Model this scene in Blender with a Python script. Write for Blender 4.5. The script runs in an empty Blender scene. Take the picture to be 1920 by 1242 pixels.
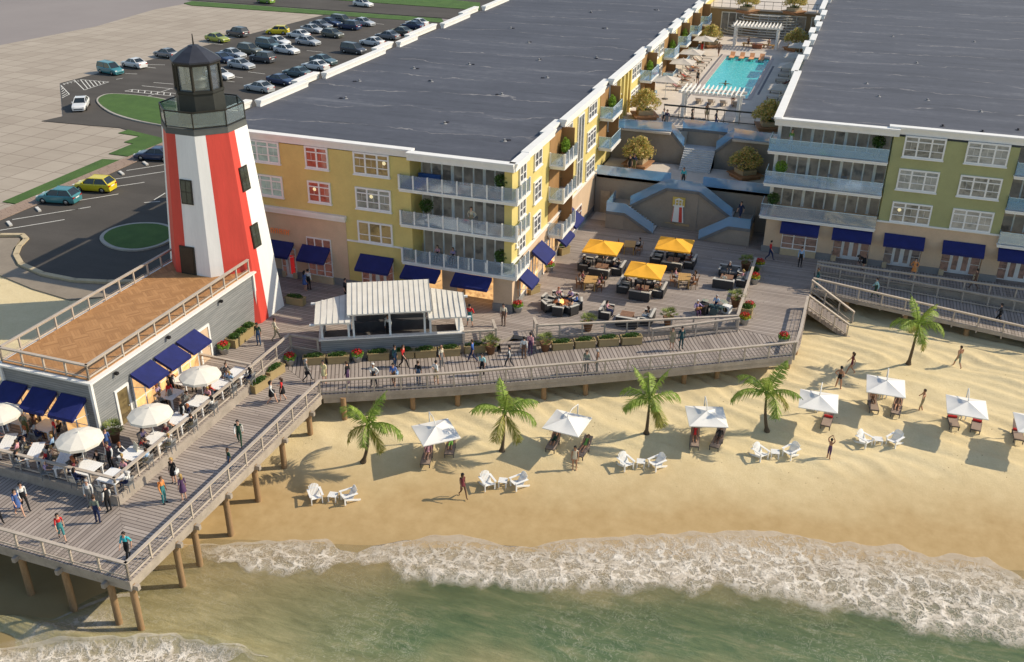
import bpy, math, random
from mathutils import Vector, Matrix
random.seed(7)
SC = bpy.context.scene
COL = SC.collection
R = math.radians
PI = math.pi
# ---------------------------------------------------------------- camera
RC = ((0.94281286, 0.33321396, 0.00850641),
      (0.15920575, -0.42775073, -0.88976561),
      (-0.29284370, 0.84023674, -0.45633847))          # rows: camera right, down, forward in world axes
F, HC = 1834.457, 33.0
cd = bpy.data.cameras.new("camera"); cam = bpy.data.objects.new("camera", cd); COL.objects.link(cam)
cd.sensor_width = 36.0; cd.lens = 36.0*F/1920.0; cd.clip_end = 3000.0; cd.clip_start = 0.5
r_, d_, f_ = RC
cam.matrix_world = Matrix(((r_[0], -d_[0], -f_[0], 0), (r_[1], -d_[1], -f_[1], 0), (r_[2], -d_[2], -f_[2], HC), (0, 0, 0, 1)))
SC.camera = cam
def ray(px, py):
    a, b = (px-960)/F, (py-621)/F
    return tuple(a*r_[i]+b*d_[i]+f_[i] for i in range(3))
def at(px, py, z=0.0):
    d = ray(px, py); t = (z-HC)/d[2]
    return (d[0]*t, d[1]*t, z)
# ---------------------------------------------------------------- light
SUN_AZ, SUN_EL = R(25.5), R(37)      # sun stands to the right and beyond
w = bpy.data.worlds.new("World"); SC.world = w; w.use_nodes = True
nt = w.node_tree; bg = nt.nodes["Background"]
sky = nt.nodes.new("ShaderNodeTexSky"); sky.sky_type = 'NISHITA'; sky.sun_disc = False
sky.sun_elevation = SUN_EL; sky.sun_rotation = PI/2-SUN_AZ
sky.air_density = 1.2; sky.dust_density = 0.8; sky.ozone_density = 1.0
nt.links.new(sky.outputs[0], bg.inputs[0]); bg.inputs[1].default_value = 0.15
sl = bpy.data.lights.new("sun", 'SUN'); sl.energy = 4.6; sl.angle = R(0.5); sl.color = (1.0, 0.88, 0.68)
so = bpy.data.objects.new("sun", sl); COL.objects.link(so)
sd = Vector((math.cos(SUN_AZ)*math.cos(SUN_EL), math.sin(SUN_AZ)*math.cos(SUN_EL), math.sin(SUN_EL)))
so.rotation_euler = sd.to_track_quat('Z', 'Y').to_euler(); so.location = (60, 60, 80)
SC.view_settings.view_transform = 'Standard'; SC.view_settings.look = 'None'
SC.view_settings.exposure = 0.0; SC.view_settings.gamma = 1.0
SC.cycles.max_bounces = 6; SC.cycles.transparent_max_bounces = 24; SC.cycles.diffuse_bounces = 3
SC.cycles.caustics_reflective = False; SC.cycles.caustics_refractive = False
# ---------------------------------------------------------------- materials
def s2l(c):
    return tuple((v/255/12.92 if v/255 <= .04045 else ((v/255+.055)/1.055)**2.4) for v in c)
class NG:
    def __init__(s, name):
        s.m = bpy.data.materials.new(name); s.m.use_nodes = True
        s.t = s.m.node_tree; s.b = s.t.nodes["Principled BSDF"]; s.out = s.t.nodes["Material Output"]
    def n(s, typ, **kw):
        nd = s.t.nodes.new("ShaderNode"+typ)
        for k, v in kw.items():
            if k[0] == 'i' and k[1:].isdigit():
                i = int(k[1:])
                if isinstance(v, bpy.types.NodeSocket): s.t.links.new(v, nd.inputs[i])
                else: nd.inputs[i].default_value = v
            else: setattr(nd, k, v)
        return nd
    def math(s, op, a, b=0.0, c=None):
        nd = s.n("Math", operation=op, i0=a, i1=b)
        if c is not None:
            if isinstance(c, bpy.types.NodeSocket): s.t.links.new(c, nd.inputs[2])
            else: nd.inputs[2].default_value = c
        return nd.outputs[0]
    def mix(s, f, a, b, blend='MIX'):
        nd = s.t.nodes.new("ShaderNodeMix"); nd.data_type = 'RGBA'; nd.blend_type = blend
        for i, v in ((0, f), (6, a), (7, b)):
            if isinstance(v, bpy.types.NodeSocket): s.t.links.new(v, nd.inputs[i])
            else: nd.inputs[i].default_value = v if i == 0 else (*v[:3], 1)
        return nd.outputs[2]
    def ramp(s, f, stops, interp='LINEAR'):
        nd = s.n("ValToRGB", i0=f); cr = nd.color_ramp; cr.interpolation = interp
        while len(cr.elements) < len(stops): cr.elements.new(.5)
        for e, (p, c) in zip(cr.elements, stops): e.position = p; e.color = (*c[:3], c[3] if len(c) > 3 else 1)
        return nd.outputs[0]
    def pos(s, rot=0, scale=(1, 1, 1), obj=False):
        v = s.n("TexCoord").outputs[3] if obj else s.n("NewGeometry").outputs[0]
        mp = s.n("Mapping", i0=v); mp.inputs[2].default_value = (0, 0, rot); mp.inputs[3].default_value = scale
        return mp.outputs[0]
    def noise(s, v, sc, det=4, ro=.55, dist=0):
        return s.n("TexNoise", i0=v, i2=sc, i3=det, i4=ro, i8=dist).outputs[0]
    def bump(s, h, st=.3, dist=.05):
        nd = s.t.nodes.new("ShaderNodeBump")
        nd.inputs["Strength"].default_value = st; nd.inputs["Distance"].default_value = dist
        s.t.links.new(h, nd.inputs["Height"]); s.t.links.new(nd.outputs[0], s.b.inputs["Normal"])
    def col(s, c): s.t.links.new(c, s.b.inputs["Base Color"])
MC = {}
def mat(name, c, rough=.65, var=.16, sc=2.5, bump=0.0, metal=0.0, obj=True, stretch=(1, 1, 1), emit=0.0, spec=.35):
    """plain weathered surface: noise in colour (real wear) and roughness"""
    if name in MC: return MC[name]
    g = NG(name); v = g.pos(obj=obj, scale=stretch)
    n1 = g.noise(v, sc, 5, .6); n2 = g.noise(v, sc*9, 3, .6)
    f = g.math('ADD', g.math('MULTIPLY', n1, .65), g.math('MULTIPLY', n2, .35))
    lo = tuple(x*(1-var*1.5) for x in c); hi = tuple(min(1, x*(1+var*1.5)) for x in c)
    g.col(g.ramp(f, [(.28, lo), (.72, hi)]))
    g.b.inputs["Roughness"].default_value = rough; g.b.inputs["Metallic"].default_value = metal
    g.b.inputs["Specular IOR Level"].default_value = spec
    if bump: g.bump(f, bump, .03)
    if emit: g.b.inputs["Emission Color"].default_value = (*c, 1); g.b.inputs["Emission Strength"].default_value = emit
    MC[name] = g.m; return g.m
def planks(name, rot, width, cols, rough=.75, seam=.07, length=9.0, obj=False, gapdark=.35, nsc=1.0):
    """boards: hashed colour per board, dark seams, long grain"""
    if name in MC: return MC[name]
    g = NG(name); v = g.pos(rot=rot, obj=obj); x = g.n("SeparateXYZ", i0=v)
    u = g.math('DIVIDE', x.outputs[0], width); k = g.math('FLOOR', u)
    off = g.n("TexWhiteNoise", noise_dimensions='1D'); g.t.links.new(k, off.inputs[1])
    wv = g.math('ADD', g.math('DIVIDE', x.outputs[1], length), g.math('MULTIPLY', off.outputs[0], 7.3)); k2 = g.math('FLOOR', wv)
    cm = g.n("CombineXYZ", i0=k, i1=k2); h = g.n("TexWhiteNoise", noise_dimensions='2D', i0=cm.outputs[0])
    base = g.ramp(h.outputs[0], [(i/(len(cols)-1), c) for i, c in enumerate(cols)])
    mp = g.n("Mapping", i0=v); mp.inputs[3].default_value = (9*nsc, .7*nsc, 1)
    gr = g.noise(mp.outputs[0], 1.6, 5, .65)
    base = g.mix(g.math('MULTIPLY', gr, .85), base, tuple(c*.55 for c in cols[0]))
    big = g.noise(v, .22, 4, .6)
    base = g.mix(g.math('MULTIPLY', big, .5), base, tuple(min(1, c*1.25) for c in cols[-1]))
    fr = g.math('FRACT', u); gap = g.math('LESS_THAN', fr, seam)
    gap2 = g.math('LESS_THAN', g.math('FRACT', wv), .03/length)
    gp = g.math('MAXIMUM', gap, gap2)
    g.col(g.mix(gp, base, tuple(c*gapdark for c in cols[0])))
    g.b.inputs["Roughness"].default_value = rough; g.b.inputs["Specular IOR Level"].default_value = .25
    g.bump(g.math('SUBTRACT', g.math('MULTIPLY', gr, .3), gp), .5, .02)
    MC[name] = g.m; return g.m
def glass(name, tint, gloss=.12, alpha=.45, dif=.85):
    if name in MC: return MC[name]
    g = NG(name); tr = g.n("BsdfTransparent"); tr.inputs[0].default_value = (*tint, 1)
    gl = g.n("BsdfGlossy"); gl.inputs[0].default_value = (.9, .95, 1, 1); gl.inputs[1].default_value = .06
    df = g.n("BsdfDiffuse"); df.inputs[0].default_value = (tint[0]*dif, tint[1]*dif, tint[2]*dif, 1)
    ms = g.n("MixShader", i0=alpha); g.t.links.new(tr.outputs[0], ms.inputs[1]); g.t.links.new(df.outputs[0], ms.inputs[2])
    lw = g.n("LayerWeight", i0=.35); f = g.math('ADD', g.math('MULTIPLY', lw.outputs[1], .5), gloss)
    m2 = g.n("MixShader", i0=f); g.t.links.new(ms.outputs[0], m2.inputs[1]); g.t.links.new(gl.outputs[0], m2.inputs[2])
    g.t.links.new(m2.outputs[0], g.out.inputs[0]); MC[name] = g.m; return g.m
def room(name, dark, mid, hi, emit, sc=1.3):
    """glossy window pane with interior light painted on as a glowing block pattern, standing in for a room"""
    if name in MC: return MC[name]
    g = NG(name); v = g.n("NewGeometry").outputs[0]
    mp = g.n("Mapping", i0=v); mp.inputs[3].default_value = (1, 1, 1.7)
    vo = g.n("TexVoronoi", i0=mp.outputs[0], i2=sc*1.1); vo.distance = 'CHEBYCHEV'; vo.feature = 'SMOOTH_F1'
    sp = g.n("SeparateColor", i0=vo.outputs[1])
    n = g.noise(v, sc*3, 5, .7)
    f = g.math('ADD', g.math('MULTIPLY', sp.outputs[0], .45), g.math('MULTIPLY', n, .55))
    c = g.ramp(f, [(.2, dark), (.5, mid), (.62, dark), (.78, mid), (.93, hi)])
    g.col(g.mix(.5, c, dark)); g.t.links.new(c, g.b.inputs["Emission Color"]); g.b.inputs["Emission Strength"].default_value = emit  # room light put into the pane itself as emission
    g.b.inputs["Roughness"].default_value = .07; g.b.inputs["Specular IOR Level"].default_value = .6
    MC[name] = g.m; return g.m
# ---------------------------------------------------------------- mesh builder
class MB:
    def __init__(s): s.v = []; s.f = []; s.m = []; s.sm = []
    def add(s, vs, fs, mi=0, sm=False):
        o = len(s.v); s.v += [tuple(p) for p in vs]
        for f in fs: s.f.append(tuple(i+o for i in f)); s.m.append(mi); s.sm.append(sm)
        return s
    def box(s, a, b, mi=0):
        (x0, y0, z0), (x1, y1, z1) = a, b
        return s.add([(x0, y0, z0), (x1, y0, z0), (x1, y1, z0), (x0, y1, z0), (x0, y0, z1), (x1, y0, z1), (x1, y1, z1), (x0, y1, z1)],
              [(3, 2, 1, 0), (4, 5, 6, 7), (0, 1, 5, 4), (1, 2, 6, 5), (2, 3, 7, 6), (3, 0, 4, 7)], mi)
    def bar(s, p, q, wd, ht, mi=0, up=(0, 0, 1)):
        p, q = Vector(p), Vector(q); d = (q-p).normalized(); u = Vector(up)
        if abs(d.dot(u)) > .99: u = Vector((0, 1, 0))
        sd_ = d.cross(u).normalized()*wd/2; u = sd_.cross(d).normalized()*ht/2
        vs = [e+a*sd_+b*u for e in (p, q) for a, b in ((-1, -1), (1, -1), (1, 1), (-1, 1))]
        return s.add(vs, [(0, 1, 2, 3), (7, 6, 5, 4), (4, 5, 1, 0), (5, 6, 2, 1), (6, 7, 3, 2), (7, 4, 0, 3)], mi)
    def tube(s, pts, rad, n=8, mi=0, cap=True, sm=True):
        pts = [Vector(p) for p in pts]; rad = rad if isinstance(rad, (list, tuple)) else [rad]*len(pts)
        vs = []; prev = None
        for i, p in enumerate(pts):
            d = (pts[min(i+1, len(pts)-1)]-pts[max(i-1, 0)]).normalized()
            u = prev if prev else (Vector((0, 0, 1)) if abs(d.z) < .95 else Vector((1, 0, 0)))
            a = d.cross(u).normalized(); b = a.cross(d).normalized(); prev = b
            vs += [p+(a*math.cos(2*PI*k/n)+b*math.sin(2*PI*k/n))*rad[i] for k in range(n)]
        fs = [(i*n+k, i*n+(k+1) % n, (i+1)*n+(k+1) % n, (i+1)*n+k) for i in range(len(pts)-1) for k in range(n)]
        o = len(s.v); s.add(vs, fs, mi, sm)
        if cap:
            s.add(vs[:n], [tuple(range(n-1, -1, -1))], mi); s.add(vs[-n:], [tuple(range(n))], mi)
        return s
    def lathe(s, prof, n=16, c=(0, 0, 0), mi=0, sm=True, a0=0):
        vs = [(c[0]+r*math.cos(a0+2*PI*k/n), c[1]+r*math.sin(a0+2*PI*k/n), c[2]+z) for r, z in prof for k in range(n)]
        fs = [(i*n+k, i*n+(k+1) % n, (i+1)*n+(k+1) % n, (i+1)*n+k) for i in range(len(prof)-1) for k in range(n)]
        return s.add(vs, fs, mi, sm)
    def prism(s, poly, z0, z1, mi=0, top=None):
        n = len(poly)
        A = sum(poly[i][0]*poly[(i+1) % n][1]-poly[(i+1) % n][0]*poly[i][1] for i in range(n))
        if A < 0: poly = poly[::-1]
        zf = lambda z, p: z(p) if callable(z) else z
        vs = [(p[0], p[1], zf(z0, p)) for p in poly]+[(p[0], p[1], zf(z1, p)) for p in poly]
        s.add(vs, [tuple(range(n-1, -1, -1))]+[(i, (i+1) % n, n+(i+1) % n, n+i) for i in range(n)], mi)
        return s.add(vs[n:], [tuple(range(n))], mi if top is None else top)
    def sphere(s, c, r, n=10, m=6, mi=0):
        rr = r if isinstance(r, (tuple, list)) else (r, r, r)
        prof = [(math.sin(PI*i/m), -math.cos(PI*i/m)) for i in range(m+1)]
        vs = [(c[0]+rr[0]*p[0]*math.cos(2*PI*k/n), c[1]+rr[1]*p[0]*math.sin(2*PI*k/n), c[2]+rr[2]*p[1]) for p in prof for k in range(n)]
        return s.add(vs, [(i*n+k, i*n+(k+1) % n, (i+1)*n+(k+1) % n, (i+1)*n+k) for i in range(m) for k in range(n)], mi, True)
    def mesh(s, name, mats):
        me = bpy.data.meshes.new(name); me.from_pydata(s.v, [], s.f)
        for m in (mats if isinstance(mats, (list, tuple)) else [mats]): me.materials.append(m)
        me.polygons.foreach_set("material_index", s.m); me.polygons.foreach_set("use_smooth", s.sm); me.update()
        return me
    def obj(s, name, mats, parent=None, loc=(0, 0, 0), rz=0):
        return link(name, s.mesh(name, mats), parent, loc, rz)
KIDS = {}
def link(name, me, parent=None, loc=(0, 0, 0), rz=0):
    o = bpy.data.objects.new(name, me); COL.objects.link(o); o.location = loc; o.rotation_euler = (0, 0, rz)
    if parent: o.parent = parent; KIDS.setdefault(parent.name, []).append(o)
    return o
def tag(o, label=None, cat=None, group=None, kind=None):
    for k, v in (("label", label), ("category", cat), ("group", group), ("kind", kind)):
        if v: o[k] = v
    return o
def thing(name, label, cat, loc=(0, 0, 0), rz=0, group=None):
    return tag(link(name, None, None, loc, rz), label, cat, group)
def copy_tree(o, loc=None, rz=None, label=None, group=None, parent=None):
    c = o.copy(); COL.objects.link(c)
    if parent: c.parent = parent; KIDS.setdefault(parent.name, []).append(c)
    if loc is not None: c.location = loc
    if rz is not None: c.rotation_euler = (0, 0, rz)
    if label: c["label"] = label
    if group: c["group"] = group
    for ch in list(KIDS.get(o.name, [])): copy_tree(ch, parent=c)
    return c
class Kind:
    """first use moves the original, later uses copy it with its parts"""
    def __init__(s, root): s.o = root; s.used = False
    def put(s, loc, rz=0, label=None, group=None):
        if not s.used:
            s.used = True; o = s.o; o.location = loc; o.rotation_euler = (0, 0, rz)
            if label: o["label"] = label
            if group: o["group"] = group
            return o
        return copy_tree(s.o, loc, rz, label, group)
# ================================================================ SETTING: sand, sea, land, decks
def lerp(a, b, t): return a+(b-a)*t
def pw(x, pts):
    if x <= pts[0][0]: return pts[0][1]
    for (a, b), (c, d) in zip(pts, pts[1:]):
        if x <= c: return lerp(b, d, (x-a)/(c-a))
    return pts[-1][1]
def sst(a, b, x):
    t = max(0, min(1, (x-a)/(b-a))); return t*t*(3-2*t)
def shore_s(x, y): return -.287*x+.958*y          # distance inland across the shoreline
def zbeach(x, y):
    z = pw(shore_s(x, y), [(-60, -9), (20, -6.4), (36, -4.9), (42, -4.38), (45, -4.1), (48, -3.72), (52, -3.15), (57, -2.5), (63, -1.95), (75, -1.55), (200, -1.5)])
    zl = pw(y, [(18, -4.9), (22, -4.25), (24.5, -4.04), (31, -3.85), (40, -2.6), (47, -.5), (62, -.52), (66, -1.2), (300, -1.3)])
    t = sst(-31.5, -37, x) if y < 38 else sst(-40, -50, x); z = lerp(z, max(z, zl), t)
    return lerp(z, -1.1, sst(66, 84, y)*sst(-19, -24, x))
def atb(px, py):          # a point on the sand
    z = -2.5
    for _ in range(12):
        p = at(px, py, z); z = lerp(z, zbeach(p[0], p[1]), .8)
    return (p[0], p[1], zbeach(p[0], p[1]))
def sheet(xs, ys, zf):
    b = MB(); nx = len(xs); vs = [(x, y, zf(x, y)) for y in ys for x in xs]
    return b.add(vs, [(j*nx+i, j*nx+i+1, (j+1)*nx+i+1, (j+1)*nx+i) for j in range(len(ys)-1) for i in range(nx-1)], 0, True)
def rng(a, b, st): n = int(round((b-a)/st)); return [a+(b-a)*i/n for i in range(n+1)]
from mathutils import noise as mnoise
def ripple(x, y):
    s = shore_s(x, y); k = sst(50.5, 54.5, s)*sst(-45, -38, x)
    t = .958*x+.287*y
    d = mnoise.noise((t*.11, s*.35, 0))*2.2+mnoise.noise((t*.4, s*.5, 3))*.5
    c1 = (1-abs(math.sin((s+d*.45)*2.5+t*1.65)))**2; c2 = (1-abs(math.sin((s+d*.7)*1.05+t*.75+1)))**1.5; a = max(0, .75+1.3*mnoise.noise((t*.13, s*.16, 11)))
    return k*(c1*.12*a+c2*.13+mnoise.noise((x*.3, y*.3, 7))*.05+mnoise.noise((x*1.9, y*1.9, 9))*.022)
xs = rng(-150, -52, 7)+rng(-50, -32, .5)+rng(-31.7, 20, .3)+rng(23, 70, 6); ys = rng(0, 24, 4)+rng(26, 49, .4)+rng(49.2, 76, .2)+rng(79, 120, 8)
# sand
g = NG("sand"); v = g.pos(); sx = g.n("SeparateXYZ", i0=v)
s_ = g.math('ADD', g.math('MULTIPLY', sx.outputs[0], -.287), g.math('MULTIPLY', sx.outputs[1], .958))
s2 = g.math('ADD', s_, g.math('MULTIPLY', g.math('SUBTRACT', g.noise(v, .13, 4, .6), .5), 7.0))
n1 = g.noise(v, 1.1, 6, .65); n2 = g.noise(v, 9, 5, .8)
nf = g.math('ADD', g.math('MULTIPLY', n1, .42), g.math('MULTIPLY', n2, .58))
dry = g.ramp(nf, [(.3, (.63, .505, .285)), (.72, (.80, .665, .415))])
wet = g.ramp(n1, [(.3, (.42, .285, .13)), (.7, (.51, .36, .18))])
wm = g.ramp(g.math('DIVIDE', s2, 100), [(.478, (1, 1, 1)), (.535, (0, 0, 0))])
bedm = g.ramp(g.math('DIVIDE', s_, 100), [(.36, (1, 1, 1)), (.46, (0, 0, 0))])
c_ = g.mix(wm, dry, wet); c_ = g.mix(bedm, c_, (.25, .19, .09))
# trodden dents and scattered bits
vo = g.n("TexVoronoi", i0=v, i2=2.2); dents = g.math('LESS_THAN', vo.outputs[0], g.ramp(g.noise(v, .25, 3), [(.45, (.0,)*3), (.65, (.11,)*3)]))
g.col(g.mix(g.math('MULTIPLY', dents, g.math('SUBTRACT', 1.0, wm)), c_, (.30, .20, .11)))
g.b.inputs["Roughness"].default_value = .85; g.b.inputs["Specular IOR Level"].default_value = .15
dry_f = g.math('SUBTRACT', 1.0, wm)
g.bump(g.math('MULTIPLY', g.math('ADD', nf, g.math('MULTIPLY', vo.outputs[0], .12)), g.math('ADD', dry_f, .08)), .7, .08)
tag(sheet(xs, ys, lambda x, y: zbeach(x, y)+ripple(x, y)).obj("beach", g.m), kind="structure")
# sea
ZW = -4.14
def wave(x, y):
    s = shore_s(x, y); t = .958*x+.287*y
    a = sst(46, 38, s)
    h = mnoise.noise((t*.10, s*.32, 1))*.16+mnoise.noise((t*.35, s*.8, 2))*.07+mnoise.noise((t*1.3, s*1.9, 5))*.022
    br = math.exp(-((s-42.3-mnoise.noise((t*.08, 0, 4))*2)/1.0)**2)*.22
    b2 = math.exp(-((y-27.0-.24*(x+38)-mnoise.noise((x*.2, 3, 4))*.8)/.55)**2)*sst(-21, -27, x)*.55
    return ZW+a*h+br*sst(40.5, 42.5, s)+b2
g = NG("sea"); v = g.pos(); sx = g.n("SeparateXYZ", i0=v)
s_ = g.math('ADD', g.math('MULTIPLY', sx.outputs[0], -.287), g.math('MULTIPLY', sx.outputs[1], .958))
n1 = g.noise(v, .16, 5, .6); mp = g.n("Mapping", i0=v); mp.inputs[2].default_value = (0, 0, R(-14)); mp.inputs[3].default_value = (.5, 2.0, 1)
n2 = g.noise(mp.outputs[0], .9, 6, .65, .6)
sd_ = g.math('ADD', s_, g.math('MULTIPLY', g.math('SUBTRACT', n1, .5), 7.0))
deep = g.ramp(n2, [(.3, (.068, .115, .052)), (.55, (.130, .172, .080)), (.75, (.25, .245, .13))])
murk = g.ramp(n2, [(.3, (.31, .25, .12)), (.7, (.50, .41, .22))])
dp = g.ramp(g.math('DIVIDE', sd_, 100), [(.335, (.25, .25, .25)), (.372, (1, 1, 1)), (.405, (1, 1, 1)), (.437, (0, 0, 0))])
lf = g.ramp(g.math('MULTIPLY', sx.outputs[0], -.02), [(.34, (0, 0, 0)), (.56, (1, 1, 1))])
dpl = g.math('MULTIPLY', dp, g.math('SUBTRACT', 1.0, g.math('MULTIPLY', lf, .75)))
c_ = g.mix(dpl, murk, deep)
vo = g.n("TexVoronoi", i0=mp.outputs[0], i2=1.2); vo.feature = 'DISTANCE_TO_EDGE'
wi = g.noise(v, 1.3, 5, .7, 1.2); veins = g.math('MULTIPLY', g.math('LESS_THAN', g.math('ABSOLUTE', g.math('SUBTRACT', wi, .5)), .012), g.ramp(n1, [(.42, (0,)*3), (.6, (1,)*3)]))
g.col(g.mix(g.math('MULTIPLY', veins, .30), c_, (.62, .58, .46)))
g.b.inputs["Roughness"].default_value = .12; g.b.inputs["Specular IOR Level"].default_value = .32
g.bump(g.math('ADD', g.noise(mp.outputs[0], 2.2, 6, .7, .5), g.math('MULTIPLY', g.noise(v, 9, 3), .25)), .55, .12)
tr = g.n("BsdfTransparent"); ms = g.n("MixShader")
al = g.ramp(g.math('DIVIDE', s_, 100), [(.37, (1, 1, 1)), (.47, (.12, .12, .12))]); g.t.links.new(al, ms.inputs[0])
g.t.links.new(tr.outputs[0], ms.inputs[1]); g.t.links.new(g.b.outputs[0], ms.inputs[2]); g.t.links.new(ms.outputs[0], g.out.inputs[0])
xw = rng(-150, -55, 8)+rng(-50, 26, .35)+rng(29, 80, 8); yw = rng(-60, 18, 8)+rng(20, 52, .3)
tag(sheet(xw, yw, wave).obj("sea_water", g.m), kind="structure")
# surf: a lace of foam lying on the water, from the swash edge out to the breaking line
def foam_mat(name, dens, cell, side=((0, (1, 1, 1)), (1, (1, 1, 1)))):
    g = NG(name); uv = g.n("UVMap").outputs[0]; v = g.pos(); sp = g.n("SeparateXYZ", i0=uv)
    nz = g.n("TexNoise", i0=v, i2=1.1, i3=5, i4=.65); sc_ = g.n("VectorMath", operation='SCALE', i0=nz.outputs[1]); sc_.inputs[3].default_value = 1.9; wv = g.n("VectorMath", operation='ADD', i0=v, i1=sc_.outputs[0])
    vo = g.n("TexVoronoi", i0=wv.outputs[0], i2=cell); vo.feature = 'DISTANCE_TO_EDGE'
    vb = g.n("TexVoronoi", i0=wv.outputs[0], i2=cell*2.4); vb.feature = 'DISTANCE_TO_EDGE'
    n = g.noise(v, 1.6, 6, .7, .8); nb = g.noise(v, .35, 4, .6)
    lace = g.math('MINIMUM', vo.outputs[0], g.math('ADD', vb.outputs[0], .03))
    prof = g.math('MULTIPLY', g.ramp(sp.outputs[1], dens), g.ramp(sp.outputs[0], side))
    hole = g.ramp(lace, [(.045, (0,)*3), (.13, (1,)*3)]); patch = g.ramp(nb, [(.40, (1.12,)*3), (.70, (.6,)*3)])
    soft = g.ramp(n, [(.3, (.72,)*3), (.62, (1.12,)*3)])
    m = g.math('MULTIPLY', g.math('MULTIPLY', prof, soft), g.math('SUBTRACT', 1.0, g.math('MULTIPLY', hole, g.math('MULTIPLY', patch, .64))))
    edge = g.math('GREATER_THAN', g.math('ADD', sp.outputs[1], g.math('MULTIPLY', g.math('SUBTRACT', g.noise(v, 1.1, 4, .6), .5), .12)), .945)
    m = g.n("Clamp", i0=g.math('MAXIMUM', m, g.math('MULTIPLY', edge, .42))).outputs[0]
    g.col(g.ramp(n, [(.3, (.56, .47, .36)), (.7, (.84, .77, .67))])); g.b.inputs["Roughness"].default_value = .8
    g.bump(g.math('ADD', m, n), .7, .08)
    tr = g.n("BsdfTransparent"); ms = g.n("MixShader", i0=m); g.t.links.new(tr.outputs[0], ms.inputs[1])
    g.t.links.new(g.b.outputs[0], ms.inputs[2]); g.t.links.new(ms.outputs[0], g.out.inputs[0]); return g.m
def band(name, inner, outer, nu, nv, m, lift=.02):
    def resamp(pl, n):
        L = [0]
        for a, b in zip(pl, pl[1:]): L.append(L[-1]+math.dist(a[:2], b[:2]))
        out = []
        for i in range(n+1):
            d = L[-1]*i/n; k = max(j for j in range(len(L)-1) if L[j] <= d+1e-9); t = (d-L[k])/(L[k+1]-L[k])
            out.append((lerp(pl[k][0], pl[k+1][0], t), lerp(pl[k][1], pl[k+1][1], t)))
        return out
    A, B = resamp(inner, nu), resamp(outer, nu); b = MB(); vs = []; uv = []
    for j in range(nv+1):
        for i in range(nu+1):
            t = j/nv; x = lerp(B[i][0], A[i][0], t); y = lerp(B[i][1], A[i][1], t)
            y -= (1-t)*(mnoise.noise((x*.6, 5, 2))*.9+mnoise.noise((x*1.9, 8, 2))*.35)
            if j == nv: y += mnoise.noise((x*.9, 0, 2))*.35+mnoise.noise((x*.25, 1, 2))*.6
            z = max(wave(x, y), zbeach(x, y)+ripple(x, y))+lift+.05*abs(mnoise.noise((x*1.5, y*1.5, 8)))*(1-abs(2*t-1))
            vs.append((x, y, z)); uv.append((i/nu, t))
    b.add(vs, [(j*(nu+1)+i, j*(nu+1)+i+1, (j+1)*(nu+1)+i+1, (j+1)*(nu+1)+i) for j in range(nv) for i in range(nu)], 0, True)
    me = b.mesh(name, m); ul = me.uv_layers.new()
    for l in me.loops: ul.data[l.index].uv = uv[l.vertex_index]
    return tag(link(name, me), kind="stuff")
P = lambda lst, z=-4.12: [at(x, y, z) for x, y in lst]
band("surf_foam", P([(340, 1022), (420, 1021), (480, 1018), (560, 1012), (610, 1013), (640, 1030), (670, 1036), (700, 1022), (760, 1012), (840, 1012), (880, 1013), (940, 1020), (1000, 1024), (1060, 1014), (1150, 1012), (1220, 1006), (1340, 1003), (1420, 1005), (1480, 1006), (1560, 1018), (1640, 1030), (1690, 1028), (1740, 1045), (1800, 1046), (1850, 1050), (1920, 1082), (2050, 1110)]),
     P([(340, 1050), (420, 1062), (480, 1078), (540, 1075), (600, 1082), (640, 1062), (670, 1060), (740, 1082), (800, 1098), (900, 1106), (1000, 1115), (1100, 1112), (1200, 1115), (1300, 1112), (1400, 1120), (1500, 1138), (1600, 1156), (1700, 1180), (1800, 1205), (1920, 1222), (2050, 1245)]), 300, 26,
     foam_mat("surf_lace", [(0, (.0,)*3), (.07, (.45,)*3), (.2, (.95,)*3), (.5, (.95,)*3), (.72, (.82,)*3), (.9, (.55,)*3), (1, (.30,)*3)], .9, [(0, (.0,)*3), (.05, (.85,)*3), (.16, (1,)*3), (.21, (.7,)*3), (.3, (.9,)*3), (.45, (1,)*3)]))
band("breaker_foam", P([(-60, 1222), (0, 1212), (120, 1206), (200, 1205), (280, 1201), (330, 1202), (400, 1212), (450, 1218), (505, 1230)], -3.95), P([(-60, 1300), (0, 1290), (120, 1275), (200, 1262), (280, 1246), (330, 1240), (400, 1236), (450, 1234), (505, 1238)], -3.95), 90, 10,
     foam_mat("breaker_lace", [(0, (1,)*3), (.5, (1.0,)*3), (.85, (.8,)*3), (1, (.1,)*3)], 1.2, [(0, (1,)*3), (.8, (1,)*3), (.97, (0,)*3)]), .05)
band("backwash_foam", P([(60, 1190), (110, 1160), (150, 1140), (200, 1120), (240, 1112), (262, 1118)], -4.1), P([(-40, 1225), (60, 1218), (120, 1212), (180, 1205), (230, 1200), (270, 1195)], -4.1), 70, 14,
     foam_mat("backwash_lace", [(0, (0,)*3), (.3, (.5,)*3), (.6, (.45,)*3), (.9, (0,)*3)], 1.0, [(0, (0,)*3), (.25, (1,)*3), (.7, (1,)*3), (1, (0,)*3)]), .02)
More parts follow.
